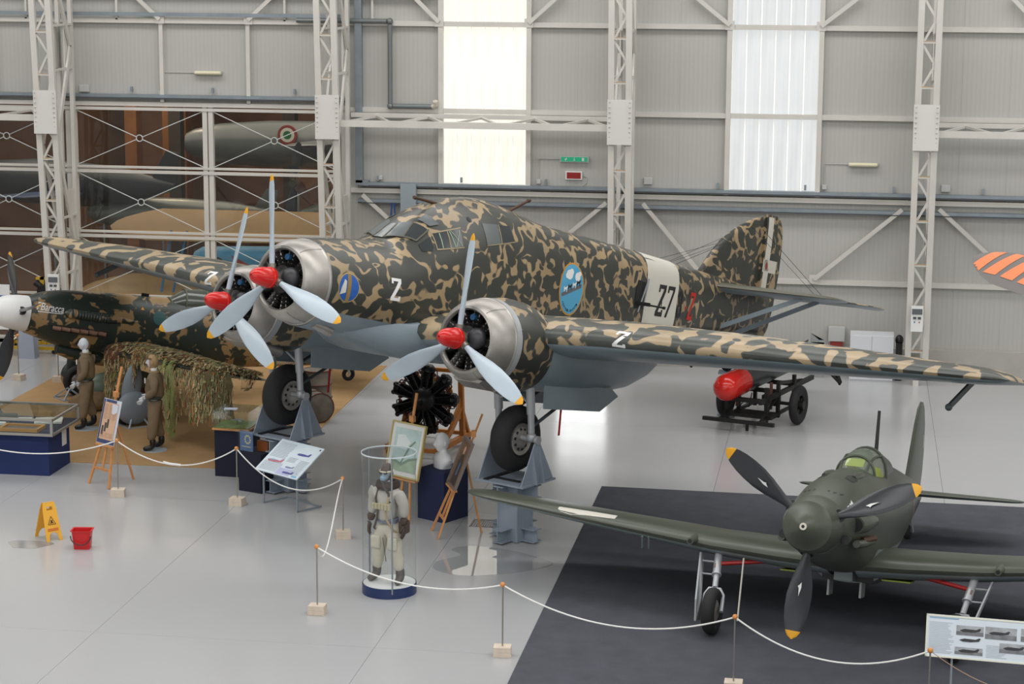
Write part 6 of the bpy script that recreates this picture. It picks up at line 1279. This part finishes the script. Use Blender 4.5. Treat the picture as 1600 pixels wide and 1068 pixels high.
# ================================================================ WALL FITTINGS
def wallbox(name, label, cat, x, z, d, m, y=None, group=None):
    b = MB(); b.box((0, 0, 0), d); o = b.build(name, m, None, False); o.location = (x, (WY-d[1]/2-.002) if y is None else y, z); md = o.modifiers.new('b', 'BEVEL'); md.width = min(d)*.2; md.segments = 2; return tag(o, label, cat, group)
jb = mat('box_grey', '#b9bab8', .5); lamp_m = mat('lamp_cover', '#d8d2b4', .4)
for x, z, lab in ((-14.85, 6.5, 'long tube lamp on the wall above the glass partition'), (.16, 4.69, 'long tube lamp on the wall right of the cool window')):
    T = thing('tube_lamp', lab, 'lamp', (x, WY-.01, z)); b = MB(); b.box((0, -.04, 0), (.66, .08, .07)); pt(T, 'housing', b, jb, False); b = MB(); b.rings([((-.31, -.08, 0), .03), ((-.3, -.085, 0), .045), ((.3, -.085, 0), .045), ((.31, -.08, 0), .03)], 16); pt(T, 'cover', b, lamp_m)
    xj = x-1.15 if x < -5 else x-.84; zj = 6.08 if x < -5 else 4.23
    b = MB(); b.tube([V((x-.33, WY-.02, z)), V((xj, WY-.02, z+.0)), V((xj, WY-.02, zj))], .01, 6); tag(b.build('conduit', jb), 'thin conduit running to the ' + ('lamp above the glass partition' if x < -5 else 'lamp right of the cool window'), 'conduit')
    wallbox('junction_box', 'small junction box below the ' + ('lamp above the glass partition' if x < -5 else 'lamp right of the cool window'), 'box', xj, zj-.06, (.11, .06, .11), jb)
wallbox('junction_box', 'larger grey wall box beside the leftmost steel column', 'box', -17.85, 6.1, (.24, .1, .17), jb); wallbox('junction_box', 'small wall box above the cable tray left of the warm window', 'box', -10.82, 4.16, (.15, .08, .1), jb); wallbox('junction_box', 'wall box beside the column right of the exit sign', 'box', -4.62, 4.22, (.2, .08, .16), jb); wallbox('junction_box', 'wall box beside the far right column', 'box', 1.98, 4.2, (.2, .08, .16), jb); wallbox('junction_box', 'small box under the green exit sign', 'box', -7.12, 4.15, (.1, .06, .1), jb)
T = thing('exit_sign', 'green emergency exit sign with running figure and arrow', 'sign', (-6.3, WY-.01, 4.68)); b = MB(); b.box((0, -.04, 0), (.66, .08, .13)); pt(T, 'housing', b, jb, False); b = MB(); b.box((0, -.083, 0), (.60, .006, .10)); pt(T, 'panel', b, mat('exit_green', '#1f9a72', .4, emit=.35), False)
for c_, d_ in (((.2, -.088, 0), (.05, .004, .07)), ((0, -.088, .012), (.012, .004, .05)), ((0, -.088, -.02), (.035, .004, .02)), ((-.19, -.088, .0), (.05, .004, .018)), ((-.18, -.088, .02), (.02, .004, .03)), ((-.2, -.088, -.02), (.015, .004, .03))): b = MB(); b.box(c_, d_); pt(T, 'pictogram', b, white, False)
b = MB(); b.tube([V((-6.62, WY-.02, 4.68)), V((-7.12, WY-.02, 4.68)), V((-7.12, WY-.02, 4.2))], .009, 6); tag(b.build('conduit', jb), 'thin conduit running to the green exit sign', 'conduit')
T = thing('fire_alarm_panel', 'red fire alarm light panel in a white frame below the exit sign', 'alarm', (-6.31, WY-.01, 4.31)); b = MB(); b.box((0, -.03, 0), (.38, .06, .19)); pt(T, 'frame', b, white, False); b = MB(); b.box((0, -.063, 0), (.32, .01, .14)); pt(T, 'panel', b, mat('alarm_red', '#8e1f1c', .3), False)
b = MB(); b.tube([V((-6.12, WY-.02, 4.32)), V((-6.02, WY-.02, 4.28)), V((-6.02, WY-.02, 4.15)), V((-6.15, WY-.02, 4.05))], .009, 6); tag(b.build('conduit', jb), 'curled cable of the red fire alarm panel', 'cable')
T = thing('rain_pipe', 'galvanised pipe dropping beside the second column and turning along the wall', 'pipe', (0, 0, 0))
for P_ in ([(-12.7, 7.73), (-10.6, 7.73)], [(-10.53, 7.66), (-10.53, 5.88)], [(-10.46, 5.82), (-9.55, 5.82)]): b = MB(); b.tube([V((x, WY-.18, z)) for x, z in P_], .055, 12); pt(T, 'pipe_length', b, mat('pipe_grey', '#747a7b', .45, .4))
for x, z in ((-10.53, 7.73), (-10.53, 5.82)): b = MB(); b.ball((x, WY-.18, z), .075, 14); pt(T, 'elbow', b, MATS['pipe_grey'])
b = MB(); b.tube([V((-9.55, WY-.18, 5.82)), V((-9.47, WY-.2, 5.86)), V((-9.47, WY-.25, 5.95))], .06, 10); pt(T, 'outlet', b, mat('outlet_pale', '#c4beb0', .5))
b = MB(); b.box((-11.27, WY-.12, 9.2), (.16, .14, 10.3)); b.box((-11.2, WY-.12, 4.05), (.3, .14, .12)); tag(b.build('cable_duct', galv, None, False), 'tall galvanised cable duct beside the second column', 'duct')
b = MB(); b.box((-10.1, WY-.22, 3.1), (.36, .14, 1.9)); tag(b.build('wall_duct', mat('duct_blue_grey', '#9aa5ad', .45, .3), None, False), 'wide blue-grey duct on the wall behind the bomber cockpit', 'duct')
b = MB(); b.tube([V((-10.5, WY-.2, 3.6)), V((-10.52, WY-.22, 3.2)), V((-10.55, WY-.2, 2.7))], .02, 6); b.tube([V((-10.44, WY-.2, 3.6)), V((-10.42, WY-.22, 3.1)), V((-10.4, WY-.2, 2.7))], .02, 6); tag(b.build('blue_cables', mat('cable_blue', '#274a86', .5)), 'bundle of blue cables hanging beside the wide duct', 'cable', kind='stuff')
b = MB(); b.box((-10.6, WY-.15, 8.42), (2.2, .12, .28)); b.box((-17, WY-.15, 8.45), (9.8, .12, .3)); tag(b.build('air_duct', mat('duct_pale_blue', '#aebcc4', .4, .3), None, False), 'pale blue-grey duct running along the top of the wall at upper left', 'duct', kind='stuff')
def cabinet(x, y, w_, d_, h, label, m):
    T = thing('storage_cabinet', label, 'cabinet', (x, y, 0)); b = MB(); b.box((0, 0, h/2), (w_, d_, h)); pt(T, 'body', b, m, False)
    for s in (-1, 1): b = MB(); b.box((s*w_/4, -d_/2-.01, h/2), (w_/2-.012, .02, h-.05)); dr_ = pt(T, 'door', b, m, False); b = MB(); b.box((s*.05, -d_/2-.03, h/2), (.015, .02, .1)); pt(dr_, 'handle', b, silver, False)
cabinet(.48, 48.15, .95, .5, 1.03, 'white double-door metal cabinet against the wall behind the wing', mat('cabinet_white', '#cfd2d6', .4))
T = thing('first_aid_box', 'pale wall box with a red fire hose below, left of the white cabinet', 'box', (-.3, WY-.05, .78)); b = MB(); b.box((0, -.09, .1), (.36, .18, .32)); pt(T, 'cover', b, jb, False); b = MB(); b.box((0, -.1, -.12), (.28, .12, .1)); pt(T, 'red_hose', b, mat('hose_red', '#93332c', .5), False)
b = MB(); b.box((0, 0, .4), (.3, .3, .8)); b.prism([(-.15, .8), (.15, .8), (.15, .72), (-.15, .95)], (0, 0, 0), (1, 0, 0), (0, 0, 1), (0, .3, 0)); o = b.build('control_console', mat('console_grey', '#8f9493', .5), None, False); o.location = (-.72, 48.2, 0); tag(o, 'low grey sloping console left of the pale wall box', 'console')
T = thing('camera_tripod', 'black floor heater standing between white cabinet and column', 'heater', (1.08, 48.1, 0)); b = MB(); b.box((0, 0, .42), (.14, .2, .84)); pt(T, 'body', b, black, False); b = MB(); b.ball((0, 0, .9), (.09, .09, .12), 14); pt(T, 'top', b, black)
T['label'] = 'small black machine standing between the white cabinet and the column'; T['category'] = 'machine'; T.name = 'floor_machine'
for x, z, y, lab in ((1.42, 1.52, 47.32, 'instrument panel with grey display on the column at the right'), (-18.15, 1.66, 47.25, 'instrument panel with grey display on the leftmost column')):
    T = thing('instrument_panel', lab, 'panel', (x, y, z)); b = MB(); b.box((0, 0, 0), (.26, .05, .56)); pt(T, 'plate', b, white, False); b = MB(); b.box((0, -.03, .16), (.22, .02, .12)); pt(T, 'display', b, mat('display_grey', '#5d6265', .3), False)
    for s, c_ in ((-1, 'dot_blue'), (1, 'dot_red')): b = MB(); b.box((s*.05, -.03, .02), (.07, .02, .05)); pt(T, 'gauge', b, mat('gauge_dark', '#4b4e50', .4), False); b = MB(); b.cyl((s*.05, -.03, -.07), (s*.05, -.036, -.07), .015, n=10); pt(T, 'lamp', b, mat(c_, '#2d4a8e' if s < 0 else '#a03028', .4))
# ================================================================ HANGING WINGS AT THE EDGES
T = thing('red_wing', 'glossy red wing tip of a suspended aircraft at the left edge', 'aircraft wing', (-15.65, 36.0, 5.42))
st = [(-.0-k*0-yy, 0, 0, 0, 0) for k, yy in ()] ; L_ = []
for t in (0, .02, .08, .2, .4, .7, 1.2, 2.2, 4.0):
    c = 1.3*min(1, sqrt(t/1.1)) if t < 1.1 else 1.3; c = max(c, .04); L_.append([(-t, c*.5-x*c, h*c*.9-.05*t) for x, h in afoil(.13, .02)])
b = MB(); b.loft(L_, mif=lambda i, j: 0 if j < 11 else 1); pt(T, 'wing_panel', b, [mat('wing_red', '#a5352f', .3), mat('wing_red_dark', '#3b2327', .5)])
b = MB(); b.cyl((-2.6, 0, 0), (-2.6, 0, 9.5), .012, n=6); b.cyl((-3.8, 0, 0), (-3.8, 0, 9.5), .012, n=6); pt(T, 'suspension_cable', b, silver, kind='stuff')
WM = Mx.Translation((1.66, 30, 5.34)) @ Mx.Rotation(radians(-32), 4, 'Z') @ Mx.Rotation(radians(12), 4, 'Y') @ Mx.Rotation(radians(14), 4, 'X') @ Mx.Scale(.72, 4)
T = thing('striped_wing', 'grey wing tip with bright orange stripes hanging at the right edge', 'aircraft wing', M=WM)
L_ = []
for t in (0, .02, .07, .16, .3, .5, .8, 1.4, 2.4, 4.0): c = max(1.5*min(1, sqrt(t/.8)), .05); L_.append([(t, c*.45-x*c, h*c) for x, h in afoil(.11, .02)])
b = MB(); b.loft(L_); pt(T, 'wing_panel', b, mat('wing_weathered', '#5f5a57', .5)); sv = bvh_of(b)
for k in range(8):
    x0 = .12+k*.36; decal('orange_stripe', [poly2([(x0, -.55), (x0+.26, -.55), (x0+.26+.05, .45), (x0+.12, .45)])], sv, (0, 0, 0), (1, 0, 0), (0, 1, 0), (0, 0, -1), .006, mat('stripe_orange', '#d9743c', .5), T, .12)
b = MB(); b.cyl((2.8, 0, 0), (2.8, 3.4, 9.0), .012, n=6); pt(T, 'suspension_cable', b, silver)
# ================================================================ FAR LEFT FLOOR GROUP
T = thing('engine_cart', 'yellow tube engine cart against the glass at the far left', 'cart', (-18.95, 48.0, 0)); ym = mat('cart_yellow', '#c9a22a', .5)
for y in (-.35, .35): b = MB(); b.box((0, y, .12), (1.4, .06, .07)); pt(T, 'rail', b, ym, False)
for x in (-.65, 0, .65): b = MB(); b.box((x, 0, .12), (.06, .75, .07)); pt(T, 'crossbar', b, ym, False)
b = MB(); b.box((.25, 0, .95), (.1, .1, 1.6)); pt(T, 'post', b, ym, False); b = MB(); b.box((.35, 0, 1.72), (.5, .1, .06)); pt(T, 'arm', b, ym, False); b = MB(); b.bar((-.6, -.3, .15), (.25, 0, .9), .05, .05); pt(T, 'brace', b, ym, False)
for x in (-.6, .6):
    for y in (-.35, .35): b = MB(); b.cyl((x, y-.03, .045), (x, y+.03, .045), .045, n=12); pt(T, 'castor', b, black)
T = thing('small_engine', 'small dark aero engine hanging on the yellow cart', 'engine', (-18.62, 47.95, 1.45)); b = MB(); b.cyl((0, -.2, 0), (0, .25, 0), .14, n=16); pt(T, 'crankcase', b, engine_dark)
for k in range(5): a = 2*pi*k/5; b = MB(); b.cyl((0, 0, 0), (.3*cos(a), 0, .3*sin(a)), .07, .08, n=12); pt(T, 'cylinder', b, engine_dark)
b = MB(); b.prism([(-.2, 0), (.2, 0), (.15, 1.05), (.26, 1.3), (.22, 1.36), (-.22, 1.36), (-.26, 1.3), (-.15, 1.05)], (0, 0, 0), (1, 0, 0), (0, 0, 1), (0, .3, 0)); o = b.build('exhibit_pillar', mat('pillar_lilac_grey', '#9aa1b0', .45), None, False); o.location = (-18.75, 47.1, 0); tag(o, 'lilac-grey flared metal exhibit pillar beside the propeller blade', 'pillar')
b = MB(); b.box((0, 0, .28), (1.35, .5, .56)); o = b.build('crate', white, None, False); o.location = (-17.25, 47.1, 0); tag(o, 'low white crate behind the nose of the blotched fighter', 'crate')
T = thing('poster_board', 'white poster board with blue pictures at the far left edge', 'poster', (-19.5, 47.2, 0)); b = MB(); b.box((0, 0, 1.15), (.6, .03, 1.05)); pt(T, 'board', b, white, False)
for z in (1.35, 1.0): b = MB(); b.box((.12, -.018, z), (.26, .006, .16)); pt(T, 'printed_photo', b, mat('poster_blue', '#4a6f98', .5, var=.3, vscale=9), False)
for x in (-.25, .25): b = MB(); b.box((x, 0, .32), (.03, .03, .64)); pt(T, 'leg', b, silver_paint, False)
# ================================================================ AIRCRAFT IN THE HALL BEHIND THE GLASS
gold = mat('canvas_gold', '#a98656', .5, var=.06); blu = mat('fabric_blue', '#4d8cb0', .45, var=.06)
T = thing('biplane', 'pale blue biplane with golden wings behind the glass partition', 'aircraft', (-13.3, 52.0, 0))
def bi(nm, b, m, **k): return pt(T, nm, b, m, **k)
def slab_wing(nm, x0, x1, y0, z0, ch, tilt, m):
    L_ = []; 
    for f in (0, .01, .03, .07, .12, .3, .6, .85, 1.0):
        c = ch*(min(1, sqrt(f/.12)) if f < .12 else 1); c = max(c, .06); x = x0+(x1-x0)*f; L_.append([(x, y0+(ch-c)*.4+q*c*cos(tilt), z0+(ch-c)*.4*sin(tilt)+q*c*sin(tilt)+h*c) for q, h in afoil(.10, .03)])
    b = MB(); b.loft(L_); return bi(nm, b, m)
u_ = slab_wing('upper_wing', -4.95, 4.2, -1.1, 2.28, 1.5, .42, gold); slab_wing('lower_wing', -5.6, 3.6, -1.6, .75, 1.5, .38, gold)
for x in (-4.2, -3.2, -2.2): b = MB(); b.box((x, -.6, 2.66), (.02, 1.3, .16)); 
b = MB(); L_ = []
for x, r, z in ((-2.4, .30, 1.9), (-2.2, .42, 1.88), (-1.2, .48, 1.85), (0, .5, 1.85), (1.5, .42, 1.9), (3.6, .12, 2.1)): L_.append([(x, -1.7+r*cos(a), z-.1+r*1.1*sin(a)) for a in [2*pi*k/20 for k in range(20)]])
b.loft(L_); fbb = bvh_of(b); bi('fuselage', b, blu)
decal('roundel', [disc2(-1.75, 1.75, .24, .3)], fbb, (0, 0, 0), (1, 0, 0), (0, 0, 1), (0, 1, 0), .01, mat('roundel_dark', '#232a38', .5), T); decal('red_stripe', [poly2([(-1.4, 2.1), (-1.3, 1.95), (-.2, 1.4), (-.3, 1.62)])], fbb, (0, 0, 0), (1, 0, 0), (0, 0, 1), (0, 1, 0), .012, mat('stripe_dark_red', '#8e2427', .5), T)
for xa, xb in ((-3.25, -3.35), (-2.85, -3.05)): b = MB(); b.bar((xa, -.9, 2.5), (xb-.1, -1.2, 1.0), .06, .03); bi('strut', b, mat('strut_blue', '#3f7fb5', .4), smooth=False)
for x in (-1.4, .2):
    b = MB(); b.bar((x, -1.5, 1.4), (x-.2, -1.5, .5), .05, .03); bi('strut', b, blu, smooth=False); b = MB(); b.cyl((x-.2, -1.56, .35), (x-.2, -1.44, .35), .35, n=20); bi('wheel', b, rubber)
gm = mat('jet_grey', '#6e7274', .35, .3, var=.1); jd = mat('jet_dark', '#3b4046', .4)
def hulk(name, label, x, y, z, ln, r, m, wing_z=0, rz=0, wl=2.4, col2=None):
    T = thing(name, label, 'aircraft', (x, y, z), rz); b = MB(); b.rings([((-ln/2, 0, 0), r*.42), ((-ln*.47, 0, 0), r*.6), ((-ln*.38, 0, 0), r*.85), ((-ln*.2, 0, 0), r), ((0, 0, 0), r), ((ln*.25, 0, .02), r*.8), ((ln*.5, 0, .1), r*.15)], 24); pt(T, 'fuselage', b, m)
    for s in (-1, 1): st = tipify([(s*.2, ln*.12, 1.6, wing_z, .1), (s*wl, ln*.05, 1.1, wing_z+.1, .09)], 4, .3); b = wing_mb(st, 1, 1, .01); pt(T, 'wing', b, [col2 or m, col2 or m])
    b = MB(); b.prism([(ln*.36, 0), (ln*.5, 0), (ln*.52, r*1.6), (ln*.46, r*1.7)], (0, 0, 0), (1, 0, 0), (0, 0, 1), (0, .05, 0)); pt(T, 'fin', b, m)
    for sx in (-.1, .15): b = MB(); b.bar((ln*sx, 0, -r*.5), (ln*sx, 0, -z+.25), .06, .06); pt(T, 'landing_leg', b, silver_paint, False); b = MB(); b.cyl((ln*sx, -.06, -z+.25), (ln*sx, .06, -z+.25), .25, n=18); pt(T, 'wheel', b, rubber)
    return T
j = hulk('silver_jet', 'grey aircraft with a tricolour roundel high behind the upper glass', -13.9, 56.2, 4.2, 7.5, .62, gm, .1, .06)
for r_, c_ in ((.26, '#8f3a34'), (.19, '#d8d8d0'), (.11, '#2c6a45')): b = MB(); b.cyl((-.9, -.58-(.3-r_)*.06, .30), (-.9, -.64-(.3-r_)*.06, .30), r_, n=24); pt(j, 'roundel', b, mat('roundel'+c_[1:], c_, .5))
hulk('silver_jet', 'long silver fuselage behind the middle row of glass', -17.3, 54.3, 2.5, 5.0, .42, mat('jet_silver', '#80837f', .3, .4), -.1, .0)
hulk('olive_fighter', 'dark green aircraft behind the glass beside the second column', -11.9, 53.6, 2.6, 4.2, .5, mat('jet_olive', '#3f4a3a', .4), .2, .5, col2=mat('wing_olive_gold', '#77683a', .5))
hulk('dark_aircraft', 'dark aircraft with blue wings behind the glass at the far left', -20.3, 54.5, 3.2, 6.5, .6, jd, -.2, -.3, col2=mat('wing_deep_blue', '#2b4670', .4))
for x, z, hh, w_ in ((-19.3, 3.9, 3.4, .7), (-20.6, 4.0, 3.0, .35)): b = MB(); b.box((0, 0, z-hh/2+hh/2), (w_, .5, z*2-.4)); o = b.build('bronze_pillar', mat('bronze_warm', '#8a5a34', .35, .3, var=.2)); o.location = (x, 60.3, 0.2); tag(o, ('wide' if w_ > .5 else 'narrow')+' warm brown pillar lit behind the glass partition', 'pillar')
for k, (x, z, lab) in enumerate(((-14.0, 3.5, 'dark propeller hub standing behind the right-hand pane'), (-13.5, 2.9, 'brown propeller leaning behind the right-hand pane'))):
    T = thing('display_propeller', lab, 'propeller', (x, 53.2, z)); m = jd if k == 0 else mat('prop_wood', '#5b3526', .4)
    for q in range(2): b = blade2(1.05, .26, .06, .02, (0.15 if k == 0 else -.6)+q*pi, .06, 20, 10); b.v = [(p[1], p[0], p[2]) for p in b.v]; pt(T, 'blade', b, m)
    b = MB(); b.cyl((0, -.1, 0), (0, .1, 0), .1, n=16); pt(T, 'hub', b, m); b = MB(); b.cyl((0, .1, 0), (0, .1, -z), .03, n=8); pt(T, 'post', b, m)

area('bronze_spot', (-19.2, 57.5, 7.6), (1, 1), 160, (radians(40), 0, 0), (1, .75, .5))
